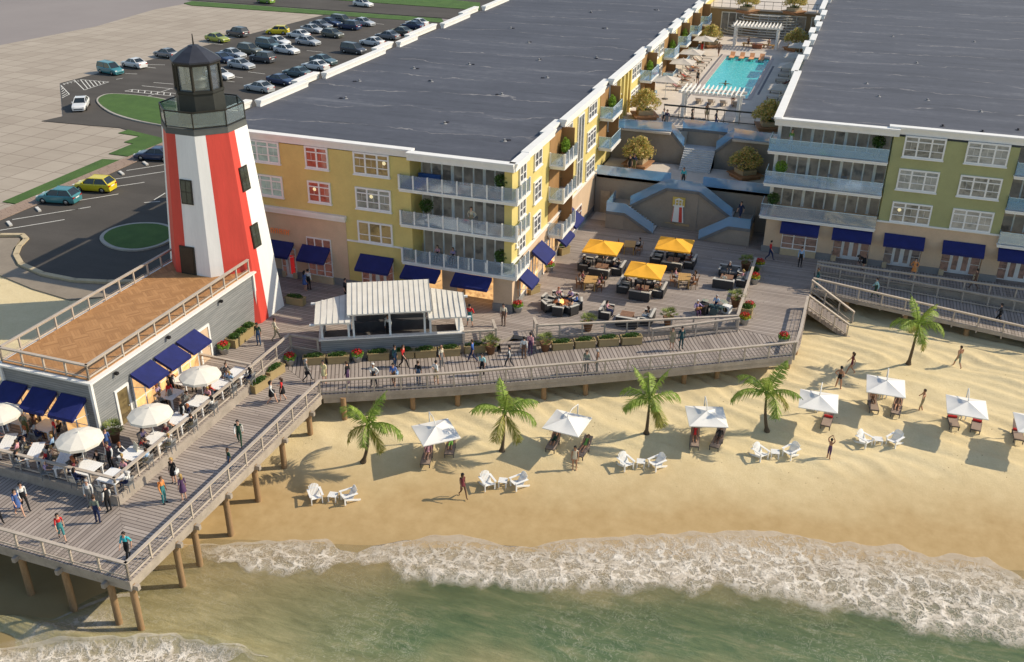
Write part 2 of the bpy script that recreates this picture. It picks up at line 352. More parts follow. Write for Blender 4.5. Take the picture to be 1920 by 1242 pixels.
# ---- land behind
ZL = -.35
g = NG("grey_ground"); v = g.pos(); g.col(g.ramp(g.noise(v, .03, 5, .6), [(.3, (.235, .205, .195)), (.7, (.29, .255, .24))])); g.b.inputs["Roughness"].default_value = .9
b = MB().add([(-900, 85, -.5), (700, 85, -.5), (700, 1500, -.5), (-900, 1500, -.5)], [(0, 1, 2, 3)]); b.add([(-900, 64, -.55), (-50, 64, -.55), (-50, 85, -.55), (-900, 85, -.55)], [(0, 1, 2, 3)])
tag(b.obj("ground", g.m), kind="structure")
def slabp(name, pts, z0, z1, m, kind="structure"):
    return tag(MB().prism([p[:2] for p in pts], z0, z1).obj(name, m), kind=kind)
L = lambda lst, z=ZL: [at(x, y, z) for x, y in lst]
g = NG("concrete_tiles"); v = g.pos(rot=R(2)); sx = g.n("SeparateXYZ", i0=v)
def tline(sock, wdt): return g.math('LESS_THAN', g.math('FRACT', g.math('DIVIDE', sock, wdt)), .035)
cell = g.n("CombineXYZ", i0=g.math('FLOOR', g.math('DIVIDE', sx.outputs[0], 3.2)), i1=g.math('FLOOR', g.math('DIVIDE', sx.outputs[1], 3.2)))
h = g.n("TexWhiteNoise", noise_dimensions='2D', i0=cell.outputs[0]); big = g.noise(v, .06, 5, .65); mp = g.n("Mapping", i0=v); mp.inputs[3].default_value = (.06, .35, 1)
st = g.noise(mp.outputs[0], 1.0, 5, .7)
c_ = g.ramp(g.math('ADD', g.math('MULTIPLY', h.outputs[0], .16), g.math('ADD', g.math('MULTIPLY', big, .42), g.math('MULTIPLY', st, .45))), [(.3, (.33, .275, .22)), (.75, (.47, .405, .33))])
g.col(g.mix(g.math('MULTIPLY', g.math('MAXIMUM', tline(sx.outputs[0], 3.2), tline(sx.outputs[1], 3.2)), .75), c_, (.17, .135, .105)))
g.b.inputs["Roughness"].default_value = .85; g.b.inputs["Specular IOR Level"].default_value = .2
slabp("concrete_plaza", L([(-200, 360), (-200, 100), (0, 85), (180, 50), (290, 18), (345, 8), (620, 27), (700, 60), (600, 200), (300, 300), (0, 440)], -.42), -.6, -.42, g.m)
g = NG("asphalt"); v = g.pos(); n1 = g.noise(v, .12, 5, .65); n2 = g.noise(v, 6, 4, .7); mp = g.n("Mapping", i0=v); mp.inputs[3].default_value = (.12, .8, 1)
n3 = g.noise(mp.outputs[0], .5, 4, .6)
g.col(g.ramp(g.math('ADD', g.math('MULTIPLY', n1, .4), g.math('ADD', g.math('MULTIPLY', n2, .25), g.math('MULTIPLY', n3, .35))), [(.3, (.058, .052, .046)), (.7, (.115, .103, .092))]))
g.b.inputs["Roughness"].default_value = .9; g.b.inputs["Specular IOR Level"].default_value = .2; g.bump(n2, .25, .02); ASPH = g.m
lot = L([(-120, 465), (0, 412), (150, 345), (302, 280), (302, 262), (225, 240), (78, 227), (118, 218), (113, 156), (612, 27), (880, 45)])
lotp = [p[:2] for p in lot]+[(-49.4, 150), (-49.4, 63), (-46.5, 57), (-47.4, 50)]+[p[:2] for p in L([(260, 528), (200, 529), (140, 526), (80, 514), (40, 496), (30, 478), (36, 462), (50, 448), (42, 440), (0, 440), (-120, 450)])]
slabp("car_park", lotp, -.6, ZL, ASPH)
slabp("road", L([(300, -12), (355, 0), (860, 36), (980, 46), (1100, -60), (500, -60)], -.38), -.6, -.38, ASPH)
GR = NG("lawn"); v = GR.pos(); n1 = GR.noise(v, .5, 4, .6); n2 = GR.noise(v, 16, 4, .75)
GR.col(GR.ramp(GR.math('ADD', GR.math('MULTIPLY', n1, .5), GR.math('MULTIPLY', n2, .5)), [(.32, (.035, .085, .012)), (.7, (.085, .165, .028))])); GR.b.inputs["Roughness"].default_value = .9; GR.bump(n2, .8, .06); GR = GR.m
KERB = mat("kerb_concrete", (.40, .37, .32), .85, .12, 1.5)
def island(name, pts, kerb=True, zt=-.20):
    ps = [p[:2] for p in pts]; cx = sum(p[0] for p in ps)/len(ps); cy = sum(p[1] for p in ps)/len(ps)
    if kerb:
        o = tag(MB().prism(ps, -.6, zt).obj("kerb", KERB), kind="structure")
        ps = [(cx+(x-cx)*(1-.35/max(.5, math.hypot(x-cx, y-cy))), cy+(y-cy)*(1-.35/max(.5, math.hypot(x-cx, y-cy)))) for x, y in ps]; zt += .02
    slabp(name, [(x, y) for x, y in ps], -.6, zt, GR)
def smooth(pts, n=4):
    out = []; N = len(pts)
    for i in range(N):
        p0, p1, p2, p3 = (Vector(pts[(i+k) % N][:2]) for k in (-1, 0, 1, 2))
        for k in range(n):
            t = k/n; out.append(.5*((2*p1)+(p2-p0)*t+(2*p0-5*p1+4*p2-p3)*t*t+(3*p1-p0-3*p2+p3)*t**3))
    return [tuple(p) for p in out]
island("lawn", smooth(L([(181, 191), (196, 179), (230, 178), (290, 184), (345, 196), (395, 215), (400, 236), (360, 244), (310, 238), (250, 227), (205, 212)])))
island("lawn", smooth(L([(187, 450), (205, 432), (250, 421), (300, 421), (330, 432), (328, 447), (300, 463), (255, 472), (210, 467)])))
island("lawn", L([(5, 379), (30, 383), (225, 301), (192, 299)], -.38), False, -.33)
island("lawn", L([(204, 289), (243, 294), (306, 268), (306, 260), (240, 244), (222, 250), (262, 256), (233, 267), (250, 270)], -.38), False, -.33)
island("lawn", L([(345, 7), (360, 11), (834, 44), (828, 36), (360, 3)], -.4), False, -.3)
island("lawn", L([(530, -6), (620, 0), (900, 20), (900, 6), (760, -8)], -.4), False, -.3)
slabp("pavement", L([(-120, 450), (0, 396), (225, 301), (310, 266), (310, 279), (205, 327), (0, 414), (-120, 466)], -.36), -.6, -.30, planks("brick_paving", R(30), .5, [(.33, .235, .18), (.40, .295, .23), (.36, .26, .20)], .85, .05, .9))
slabp("pavement", L([(-120, 446), (0, 446), (40, 446), (24, 468), (30, 498), (80, 520), (140, 531), (200, 534), (262, 533), (200, 556), (130, 562), (60, 541), (0, 516), (-120, 490)], -.40), -.6, -.40, mat("grey_beige_paving", (.27, .225, .175), .85, .12, .5))
MARK = mat("road_paint", (.72, .70, .64), .8, .12, 3)
lines = MB()
def pline(a, b, wd=.12, z=ZL+.006):
    a, b = Vector(at(*a, z)), Vector(at(*b, z)); d = (b-a).normalized(); n = Vector((-d.y, d.x, 0))*wd/2
    lines.add([a-n, b-n, b+n, a+n], [(0, 1, 2, 3)])
for a, b in [((0, 432), (121, 412)), ((23, 412), (170, 388)), ((149, 376), (222, 364)), ((211, 351), (271, 342)), ((196, 339), (308, 322)), ((237, 320), (308, 309)), ((130, 395), (150, 391)),
             ((218, 149), (230, 147)), ((235, 138), (257, 139)), ((275, 121), (309, 122)), ((275, 126), (292, 128)), ((288, 155), (325, 158)), ((266, 161), (325, 167)), ((430, 143), (455, 146)), ((425, 152), (440, 154)), ((465, 135), (497, 139)), ((575, 95), (605, 98)), ((400, 82), (418, 84)), ((430, 89), (450, 91)), ((330, 120), (345, 122)), ((548, 68), (560, 69)), ((700, 44), (720, 46)),
             ((139, 150), (158, 169)), ((158, 169), (204, 154)), ((204, 154), (151, 149.5)), ((114, 160), (130, 177)), ((130, 177), (116, 184)), ((118, 158), (140, 151)),
             ((234, 171), (248, 168)), ((248, 168), (335, 176)), ((234, 171), (330, 181)), ((258, 187), (322, 166)), ((258, 187), (325, 192)), ((289, 375), (310, 362)), ((270, 380), (300, 378))]: pline(a, b)
for i in range(6): pline((151+i*8.2, 149.8+i*.6), (165+i*6.2, 167-i*2.0))
for i in range(5): pline((115+i*2.6, 162+i*3.4), (115+i*.3, 164+i*4.2))
for i in range(5): pline((119+i*6.5, 158-i*1.6), (122+i*6.5, 159-i*1.6))
for i in range(7): pline((248+i*12, 168+i*1.1), (247+i*12, 172.4+i*1.1))
for i in range(5): pline((270+i*14, 184+i*1.2), (270+i*14, 188+i*1.0))
tag(lines.obj("road_marking", MARK), kind="structure")
ws = MB().prism([(-.14, -.6), (.14, -.6), (.14, .6), (-.14, .6)], 0, .16); WS = Kind(tag(ws.obj("wheel_stop", mat("white_concrete", (.62, .60, .56), .8)), "white concrete wheel stop", "wheel stop"))
for px, py, lb in [(18, 421, "white wheel stop nearest the curved sandy kerb, in an empty bay"), (72, 394, "white wheel stop in front of the teal hatchback"), (228, 326, "white wheel stop in the empty bay between the yellow car and the navy car"), (273, 308, "white wheel stop in front of the navy car half hidden by the lighthouse")]:
    WS.put(at(px, py, ZL), R(57), lb, "wheel stops in the lower car park")
SANDK = mat("sand_kerb", (.52, .42, .27), .9, .12, 2)
kp = [Vector(p) for p in L([(-120, 441), (0, 441), (42, 441), (50, 449), (36, 463), (30, 478), (40, 496), (80, 514), (140, 526), (200, 529), (262, 528)], -.34)]
kb = MB()
for a, b in zip(kp, kp[1:]): kb.bar(a, b+(b-a).normalized()*.05, .45, .22)
tag(kb.obj("kerb", SANDK), kind="structure")
# ---------------------------------------------------------------- decks
DK = [(.22, .18, .158), (.36, .305, .27), (.54, .465, .415), (.30, .25, .22), (.45, .385, .34)]
deckX = planks("deck_boards", R(90), .25, DK, gapdark=.55, seam=.20)       # boards run left to right
deckY = planks("deck_boards_across", 0, .25, DK, gapdark=.55, seam=.20)     # boards run out to sea
PROM_A = math.atan2(8.5, 16.6)
deckP = planks("deck_boards_promenade", -PROM_A, .27, DK, gapdark=.52, seam=.24)
FASC = mat("weathered_timber", (.36, .31, .26), .8, .2, 1.2, .2)
def zprom(p): return pw(p[0], [(-19, -.65), (-5.4, 0)])
UP = [(-70, 34.3), (-34.97, 34.3), (-34.97, 52.9), (-32.75, 52.96), (-23.82, 57.54), (-21.6, 58.65), (-20.9, 60.2), (-19.2, 60.3), (-5.6, 67.05), (-.9, 66.2), (-.9, 79.9), (40, 79.9), (40, 90), (-70, 90)]
def deck(name, poly, z1, m, th=.3):
    zf = z1 if callable(z1) else (lambda p: z1)
    return tag(MB().prism(poly, lambda p: zf(p)-th, z1, 0, 1).obj(name, [FASC, m]), kind="structure")
deck("upper_deck", [(-62, 34.3)]+UP[1:10]+[(-.9, 79.9), (40, 79.9), (40, 88.5), (-22, 88.5), (-48.6, 64), (-46.6, 60), (-46.2, 38.4), (-62, 38.4)], 0.0, deckX)
tag(MB().box((-.85, 79.95, -.2), (40, 83.05, .006)).obj("upper_deck", deckY), kind="structure")
OUT = [(-30.35, 48.75)]+[at(x, y, zz)[:2] for x, y, zz in [(850, 733, -.92), (1090, 716, -.85), (1300, 697, -.55)]]+[(-1.3, 64.0)]
PROM = [(-30.35, 48.75)]+OUT[1:]+[(-.9, 66.2), (-5.6, 67.0), (-19.2, 60.25), (-20.9, 60.1), (-21.6, 58.6), (-23.82, 57.5), (-32.75, 52.92), (-34.95, 52.86), (-34.95, 51.4)]
deck("promenade", PROM, zprom, deckP)
deck("pier", [(-34.95, 34.25), (-30.35, 29.35), (-30.35, 48.72), (-34.95, 51.38)], -.655, deckX)
deck("pier", [(-62, 29.35), (-30.36, 29.35), (-34.96, 34.25), (-62, 34.25)], -.658, deckY)
wz = lambda p: pw(p[0], [(-.9, -.02), (22, -1.5)])
deck("lower_walkway", [(-.85, 76.0), (30, 73.2), (30, 79.85), (-.85, 79.85)], wz, deckY)
# risers under the raised decks
rs = MB()
for a, b, zb in [((-62, 34.3), (-34.97, 34.3), -.7), ((-34.97, 34.3), (-34.97, 52.9), -.7), ((-34.97, 52.9), (-32.75, 52.96), -.7), ((-32.75, 52.96), (-23.82, 57.54), -.7), ((-23.82, 57.54), (-21.6, 58.65), -.7), ((-19.2, 60.3), (-7.6, 66.05), -.6), ((-.85, 79.9), (30, 79.9), -1.9)]:
    a, b = Vector((*a, 0)), Vector((*b, 0)); d = (b-a).normalized(); n = Vector((d.y, -d.x, 0))*.03
    z0 = zb; rs.bar(a+n+Vector((0, 0, (z0-.02)/2)), b+n+Vector((0, 0, (z0-.02)/2)), .07, abs(z0)-.02)
tag(rs.obj("deck_riser", FASC), kind="structure")
# entrance steps between kiosk and patio
es = MB()
p0, p1 = Vector((-21.5, 59.0, 0)), Vector((-19.15, 60.2, 0)); dv = (p1-p0).normalized(); nv = Vector((dv.y, -dv.x, 0))
for k in range(3):
    c = (p0+p1)/2+nv*(.05+.30*k); c.z = -.16*(k+1)-.16
    es.bar(c-dv*1.3, c+dv*1.3, .34, .32)
tag(es.obj("deck_steps", planks("step_boards", 0, .3, DK)), kind="structure")
# piles and edge beams
PILE = mat("pile_timber", (.30, .19, .10), .8, .25, 1.0, .3, stretch=(3, 3, .4))
def pile(x, y, zt, lb, grp="timber piles under the boardwalk"):
    zb = zbeach(x, y)-.3; key = round((zt-zb)*2)/2
    o = tag(MB().tube([(0, 0, zb-zt), (0, 0, 0)], .185, 12).obj("timber_pile", PILE, None, (x, y, zt)), lb, "pile", grp)
    return o
n = 0
nth = ["first", "second", "third", "fourth", "fifth", "sixth", "seventh", "eighth", "ninth", "tenth", "eleventh"]
ysp = [29.65, 33.15, 34.75, 37.75, 40.75, 43.85, 47.2]
for i, y in enumerate(ysp): pile(-30.55, y, -1.0, "round brown timber pile, %s along the long pier edge from its sea corner" % nth[i])
for i, x in enumerate([-31.9, -34.8, -37.6, -40.6, -43.6, -46.6]): pile(x, 29.6, -1.0, "round brown timber pile, %s from the corner under the pier's sea end" % nth[i])
for i, y in enumerate([33.5, 37.5, 41.5, 45.5]): pile(-34.6, y, -1.0, "inner timber pile in the shade under the pier, %s from the sea" % nth[i])
for i, (px, py) in enumerate([(640, 750), (770, 737), (855, 731), (1018, 721), (1097, 714), (1283, 697), (1345, 690), (1479, 672)]):
    p = at(px, py, -1.0); pile(p[0], p[1]+.25, zprom(p)-.3, "brown timber pile, %s from the pier along the promenade edge" % nth[i])
for i, (x, y) in enumerate([(2.0, 76.3), (6.5, 75.8), (11.0, 75.4), (15.5, 75.0)]): pile(x, y, wz((x, y))-.3, "timber pile, %s from the beach stairs under the lower walkway" % nth[i])
for i, (x, y) in enumerate([(-1.2, 68.0), (-1.2, 72.0)]): pile(x, y, -.3, "timber pile beside the beach stairs, %s one" % ["seaward", "landward"][i])
bm_ = MB()
def beam(a, b, zt): bm_.bar((*a, zt-.5), (*b, zt-.5), .16, .36)
beam((-62, 29.5), (-30.4, 29.5), -.65); beam((-30.5, 29.4), (-30.5, 48.7), -.65)
for a, b in zip(OUT, OUT[1:]): bm_.bar((a[0], a[1]+.12, zprom(a)-.5), (b[0], b[1]+.12, zprom(b)-.5), .16, .36)
for y in ysp: bm_.bar((-35, y, -1.2), (-30.1, y, -1.2), .2, .28)
for x in (-31.9, -34.8, -37.6, -40.6, -43.6): bm_.bar((x, 29.1, -1.2), (x, 34.3, -1.2), .2, .28)
for y in (68, 72): bm_.bar((-5, y, -.45), (-.95, y, -.45), .2, .28)
tag(bm_.obj("deck_beam", FASC), kind="structure")
# ================================================================ BUILDINGS
YEL = mat("yellow_stucco", (.64, .52, .19), .85, .07, .9, .08)
OLV = mat("olive_stucco", (.37, .375, .185), .85, .08, .9, .08)
PNK = mat("peach_stucco", (.62, .455, .31), .85, .08, .8, .08)
PLIN = mat("blue_grey_plinth", (.24, .235, .23), .85, .1, 1.2, .1)
WHT = mat("white_trim", (.80, .78, .74), .55, .05, 1.0)
WFR = mat("white_window_frame", (.80, .79, .77), .5, .04, 1.5)
CHES = mat("chestnut_panel", (.33, .185, .075), .7, .12, 1.2)
NAVY = mat("navy_awning_canvas", (.012, .018, .115), .75, .2, 1.5, .25)
GREYW = mat("grey_concrete_wall", (.31, .265, .22), .85, .1, .5, .1)
PAVE = mat("pale_paving", (.58, .51, .44), .85, .1, .6)
BLUEG = glass("balcony_glass", (.70, .80, .90), .10, .22)
COURTG = glass("sky_tinted_courtyard_glass", (.45, .74, 1.0), .24, .42, 1.0)  # sky reflection painted in: blue tint with a strong diffuse share
SKYB = glass("sky_tinted_balcony_glass", (.50, .78, 1.0), .14, .30)  # blue of the reflected sky put into the tint and diffuse colour
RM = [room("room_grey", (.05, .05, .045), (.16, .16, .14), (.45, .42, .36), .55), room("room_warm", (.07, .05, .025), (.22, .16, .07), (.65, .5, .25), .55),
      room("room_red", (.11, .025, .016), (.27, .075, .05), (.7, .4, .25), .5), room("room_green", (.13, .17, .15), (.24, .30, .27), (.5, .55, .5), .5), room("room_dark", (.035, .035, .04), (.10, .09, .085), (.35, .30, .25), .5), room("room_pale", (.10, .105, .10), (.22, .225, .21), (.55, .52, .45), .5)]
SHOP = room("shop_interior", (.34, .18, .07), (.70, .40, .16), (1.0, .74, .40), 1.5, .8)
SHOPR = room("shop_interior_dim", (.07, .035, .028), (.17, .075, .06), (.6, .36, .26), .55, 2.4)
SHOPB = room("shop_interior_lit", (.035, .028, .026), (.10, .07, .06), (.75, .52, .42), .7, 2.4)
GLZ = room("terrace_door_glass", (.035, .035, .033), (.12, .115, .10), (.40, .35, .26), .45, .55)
# roof membrane: seams, drifts of dust, patches
g = NG("roof_membrane"); v = g.pos(); sx = g.n("SeparateXYZ", i0=v); mp = g.n("Mapping", i0=v); mp.inputs[2].default_value = (0, 0, R(4)); mp.inputs[3].default_value = (.07, .8, 1)
n1 = g.noise(v, .10, 5, .6); n2 = g.noise(mp.outputs[0], .6, 6, .7, .4); n3 = g.noise(v, 1.3, 5, .7)
dw = g.math('ADD', sx.outputs[1], g.math('ADD', g.math('MULTIPLY', sx.outputs[0], -.10), g.math('MULTIPLY', n1, 7.5)))
seam = g.math('LESS_THAN', g.math('ABSOLUTE', g.math('SUBTRACT', g.math('FRACT', g.math('DIVIDE', dw, 6.2)), .5)), .014)
c_ = g.ramp(g.math('ADD', g.math('MULTIPLY', n1, .3), g.math('ADD', g.math('MULTIPLY', n2, .5), g.math('MULTIPLY', n3, .2))), [(.34, (.050, .054, .070)), (.54, (.080, .085, .106)), (.68, (.150, .155, .175))])
c_ = g.mix(g.math('MULTIPLY', seam, g.ramp(g.noise(v, .45, 3), [(.42, (.1,)*3), (.60, (1.0,)*3)])), c_, (.24, .23, .23))
scuff = g.math('MULTIPLY', g.math('GREATER_THAN', g.noise(mp.outputs[0], 2.6, 5, .8), .62), .5)
g.col(g.mix(scuff, c_, (.03, .03, .036))); g.b.inputs["Roughness"].default_value = .8; g.bump(n3, .25, .03); ROOF = g.m
def window_meshes(wd, ht, n, transom=True):
    f = MB(); fw = .13; d = -.10
    f.box((0, d, 0), (wd, .02, fw)); f.box((0, d, ht-fw), (wd, .02, ht)); f.box((0, d, fw), (fw, .02, ht-fw)); f.box((wd-fw, d, fw), (wd, .02, ht-fw))
    f.box((-.06, d-.06, -.09), (wd+.06, .02, -.001))
    cw = wd/n
    for i in range(1, n): f.box((i*cw-.065, d+.01, fw), (i*cw+.065, .02, ht-fw))
    for i in range(n):
        a, b_ = i*cw+(fw if i == 0 else .065), (i+1)*cw-(fw if i == n-1 else .065)
        zs = [(ht*.36, .055)]+([(ht*.74, .09)] if transom else [])
        for z, t in zs: f.box((a, d+.02, z-t/2), (b_, .02, z+t/2))
        m_ = (a+b_)/2
        if transom:
            f.box((m_-.008, d+.05, ht*.36+.03), (m_+.008, .02, ht*.74-.05))
    p = MB().box((fw*.5, -.035, fw*.5), (wd-fw*.5, .0, ht-fw*.5))
    return f.mesh("window_frame", WFR), p
WC = {}
def window(parent, x, y, z, wd, ht, n, rz=0, rm=0, transom=True, lamp=None):
    k = (wd, ht, n, transom)
    if k not in WC: WC[k] = window_meshes(*k)+({},)
    fm, pb, pc = WC[k]
    if rm not in pc: pc[rm] = pb.mesh("pane", RM[rm] if isinstance(rm, int) else rm)
    wdw = link("window", fm, parent, (x, y, z), rz); link("pane", pc[rm], wdw)
    if lamp:
        MB().sphere((wd*lamp, -.06, ht*.62), (.15, .03, .15), 10, 6).obj("lamp_glow", LAMP, wdw)
    return wdw
LAMP = mat("lamp_globe", (.95, .80, .45), .5, .02, 1, emit=.55)
def awning_mesh(wd, out, drop):
    b = MB(); v = .2
    b.add([(0, 0, 0), (wd, 0, 0), (wd, -out, -drop), (0, -out, -drop)], [(0, 3, 2, 1)])
    b.add([(0, -out, -drop), (wd, -out, -drop), (wd, -out-.01, -drop-v), (0, -out-.01, -drop-v)], [(0, 3, 2, 1)])
    b.add([(0, 0, 0), (0, -out, -drop), (0, -out, -drop-v), (0, 0, -.24)], [(0, 1, 2, 3)]); b.add([(wd, 0, 0), (wd, -out, -drop), (wd, -out, -drop-v), (wd, 0, -.24)], [(3, 2, 1, 0)])
    b.add([(0, 0, -.03), (wd, 0, -.03), (wd, -out, -drop-.03), (0, -out, -drop-.03)], [(0, 1, 2, 3)])
    return b.mesh("awning", NAVY)
AW = {}
def awning(parent, x, y, z, wd, rz=0, out=1.15, drop=.85):
    k = (round(wd, 1), out, drop)
    if k not in AW: AW[k] = awning_mesh(*k)
    a = link("awning", AW[k], parent, (x, y, z), rz)
    for u in (.03, k[0]-.03): MB().bar((u, .0, -drop-.35), (u, -out+.02, -drop-.1), .03, .03).obj("awning_arm", WHT, a)
    return a
def shopfront(parent, x, y, wd, ht, n, door, rz=0, rm=None, z=0):
    """storefront glazing set in the wall face: pane with white mullions, a pair of doors when asked"""
    f = MB(); f.box((0, -.06, 0 if door else .55), (wd, .02, .08 if door else .65)); f.box((0, -.06, ht-.1), (wd, .02, ht))
    z0 = 0 if door else .55
    for i in range(n+1):
        u = i*wd/n; t = .05 if 0 < i < n else .06
        f.box((max(0, u-t), -.055, z0), (min(wd, u+t), .02, ht-.1))
    for zz in ((1.05, 1.75) if not door else (.95,)):
        for i in range(n):
            if door and 0 < i < n-1: continue
            f.box((i*wd/n+.05, -.05, zz-.025), ((i+1)*wd/n-.05, .02, zz+.025))
    if door:
        for i in range(1, n-1):
            f.box((i*wd/n+.05, -.07, .08), (i*wd/n+.17, .02, ht-.1)); f.box(((i+1)*wd/n-.17, -.07, .08), ((i+1)*wd/n-.05, .02, ht-.1)); f.box((i*wd/n+.17, -.07, .08), ((i+1)*wd/n-.17, .02, .3))
    o = f.obj("shop_window" if not door else "shop_door", WFR, parent, (x, y, z), rz)
    MB().box((.03, -.025, z0+.03), (wd-.03, .01, ht-.03)).obj("pane", rm or SHOP, o)
    return o
def glazing(parent, x, y, z, wd, ht, n, rz=0):
    f = MB(); f.box((0, -.07, 0), (wd, .02, .1)); f.box((0, -.07, ht-.12), (wd, .02, ht))
    for i in range(n+1):
        u = i*wd/n; t = .12 if i % 3 == 0 else .06
        f.box((max(0, u-t), -.06, .1), (min(wd, u+t), .02, ht-.12))
    o = f.obj("terrace_door", mat("pale_door_frame", (.70, .71, .68), .5, .06), parent, (x, y, z), rz)
    MB().box((.02, -.03, .04), (wd-.02, .01, ht-.04)).obj("pane", GLZ, o); return o
def balcony(parent, x0, y0, x1, y1, z, sides, m, posts=True, th=.26, hh=1.05):
    """slab with glass parapet on the given sides ('f' front -Y, 'r' +X, 'l' -X, 'b' +Y)"""
    o = MB().box((x0, y0, z-th), (x1, y1, z-.05)).box((x0-.05, y0-.05, z-.09), (x1+.05, y1, z)).obj("balcony", WHT, parent)
    gp, pb = MB(), MB()
    segs = {'f': ((x0, y0), (x1, y0)), 'r': ((x1, y0), (x1, y1)), 'l': ((x0, y1), (x0, y0)), 'b': ((x1, y1), (x0, y1))}
    for s in sides:
        a, b_ = segs[s]; L_ = math.dist(a, b_); n = max(1, round(L_/1.12)); d = ((b_[0]-a[0])/L_, (b_[1]-a[1])/L_); nn = (-d[1]*.05, d[0]*.05)
        A = (a[0]+nn[0], a[1]+nn[1]); B = (b_[0]+nn[0], b_[1]+nn[1])
        gp.bar((*A, z+hh/2+.03), (*B, z+hh/2+.03), .02, hh-.06)
        if posts:
            for i in range(n+1):
                t = i/n; px, py = lerp(A[0], B[0], t), lerp(A[1], B[1], t)
                pb.box((px-.055, py-.055, z), (px+.055, py+.055, z+hh+.02))
        else: pb.bar((*A, z+hh+.01), (*B, z+hh+.01), .04, .04)
    gp.obj("glass_panel", m, o); pb.obj("balcony_post" if posts else "glass_rail", WHT if posts else mat("glass_edge", (.55, .68, .72), .3), o)
    return o
def cornice(b, pts, z=12.0, out=.0):
    for p, q in zip(pts, pts[1:]):
        d = (Vector(q)-Vector(p)).normalized(); e = d*.32
        a3, b3 = Vector((*p, 0))-Vector((*e, 0)), Vector((*q, 0))+Vector((*e, 0))
        b.bar(a3+Vector((0, 0, z-.07)), b3+Vector((0, 0, z-.07)), .66, .14); b.bar(a3*1+Vector((0, 0, z-.22)), b3+Vector((0, 0, z-.22)), .52, .16); b.bar(a3+Vector((0, 0, z-.45)), b3+Vector((0, 0, z-.45)), .40, .32)
# ---------------------------------------------------------------- left building
A = thing("apartment_building", "long yellow and peach building with a grey flat roof behind the lighthouse", "building", (0, 0, 0))
w = MB().box((-49, 65.4, 3.9), (-22.3, 170, 11.3)).box((-49, 63.65, 4.06), (-30.35, 65.39, 11.3)).box((-36.05, 63.66, .6), (-30.36, 65.4, 4.05))
w.box((-22.9, 63.75, 3.1), (-22.31, 65.39, 11.3))
w.obj("wall", YEL, A)
w = MB().box((-49, 63.62, .55), (-36.05, 65.4, 5.6)).box((-49, 65.4, .55), (-22.28, 88, 3.89)).box((-22.27, 66.2, 3.6), (-22.2, 88, 4.1))
w.box((-28.0, 63.75, .55), (-26.75, 65.4, 3.0)).box((-23.75, 63.7, .55), (-22.22, 65.0, 3.0)).box((-30.36, 64.6, .55), (-30.1, 65.4, 3.0))
w.obj("ground_floor_wall", PNK, A)
for q in (((-49, 63.58, -.2), (-42.2, 64.5, .6)), ((-40.85, 63.58, -.2), (-39.75, 64.5, .6)), ((-37.45, 63.58, -.2), (-34.95, 64.5, .6)), ((-32.1, 63.58, -.2), (-30.0, 64.5, .6)), ((-28.05, 63.68, -.2), (-26.7, 65.4, .6)), ((-23.8, 63.62, -.2), (-22.18, 65.05, .6)), ((-49, 65.5, -.3), (-22.3, 88, .56))): MB().box(*q).obj("plinth", PLIN, A)
for q in (((-39.75, 63.42, -.02), (-37.45, 63.7, .58)), ((-34.95, 63.5, -.02), (-34.4, 63.7, .5)), ((-42.2, 63.45, -.02), (-41.9, 63.7, .5)), ((-41.2, 63.45, -.02), (-40.85, 63.7, .5))): MB().box(*q).obj("sill_base", mat("cream_stone", (.55, .43, .27), .8, .1), A)
MB().box((-48.9, 63.75, 11.3), (-22.2, 170, 11.42)).obj("roof", ROOF, A)
edges = []
cb = MB()
cornice(cb, [(-49.3, 63.75), (-30.4, 63.75)]); cornice(cb, [(-29.95, 63.2), (-22.25, 63.2)], 11.97)
xs_ = -22.15
cornice(cb, [(xs_+.1, 63.5), (xs_+.1, 66.1)], 11.97)
SEG = [(66.4, 72.6), (76.0, 88.2), (91.8, 105.0), (108.6, 117.6), (120.4, 125.8), (128.4, 133.8), (136.5, 141.8), (144.5, 152), (155, 168)]
for a, b_ in SEG: cornice(cb, [(xs_, a), (xs_, b_)], 12.0)
for (a, b_), (c, d) in zip(SEG, SEG[1:]): cornice(cb, [(xs_-.55, b_), (xs_-.55, c)], 11.8)
LSEG = [(63.4, 71.8, 0), (72.5, 80.0, .85), (80.0, 83.5, 0), (84.0, 96.4, .85), (96.4, 99.9, 0), (100.6, 104.7, .85), (104.7, 112, 0), (113, 121, .85), (121, 126, 0), (127, 136, .85), (136, 170, 0)]
for a, b_, o in LSEG: cornice(cb, [(-49.45+o, a), (-49.45+o, b_)], 12.0)
cb.obj("cornice", WHT, A)
MB().box((-49, 63.4, 5.58), (-36.0, 63.66, 6.05)).box((-49, 63.3, 5.85), (-35.95, 63.66, 6.06)).box((-36.0, 63.55, 4.0), (-30.4, 63.7, 4.12)).box((-22.32, 63.7, 3.98), (-22.12, 88, 4.12)).obj("belt_course", WHT, A)
Z3 = (9.62, 6.86, 4.12)
for k, z in enumerate(Z3): window(A, -35, 63.64, z, 3.0, 1.74, 3, 0, (1, 0, 1)[k], k < 2, (.86, .45, None)[k])
for k, z in enumerate(Z3[:2]):
    window(A, -39.15, 63.64, z, 2.0, 1.74, 2, 0, 2, True, (None, .3)[k]); window(A, -44.4, 63.64, z, 3.0, 1.74, 3, 0, 3); window(A, -48.4, 63.64, z, 3.0, 1.74, 3, 0, 0)
shopfront(A, -39.7, 63.6, 2.2, 3.85, 3, False, rm=SHOPR); shopfront(A, -42.2, 63.6, 1.35, 2.6, 3, True, rm=SHOPR); shopfront(A, -34.9, 63.64, 2.8, 2.9, 4, True, rm=SHOPR)
for x, z, wd in [(-43.4, 3.15, 2.5), (-40.1, 3.15, 2.5), (-34.9, 3.1, 2.9)]: awning(A, x, 63.56, z, wd)
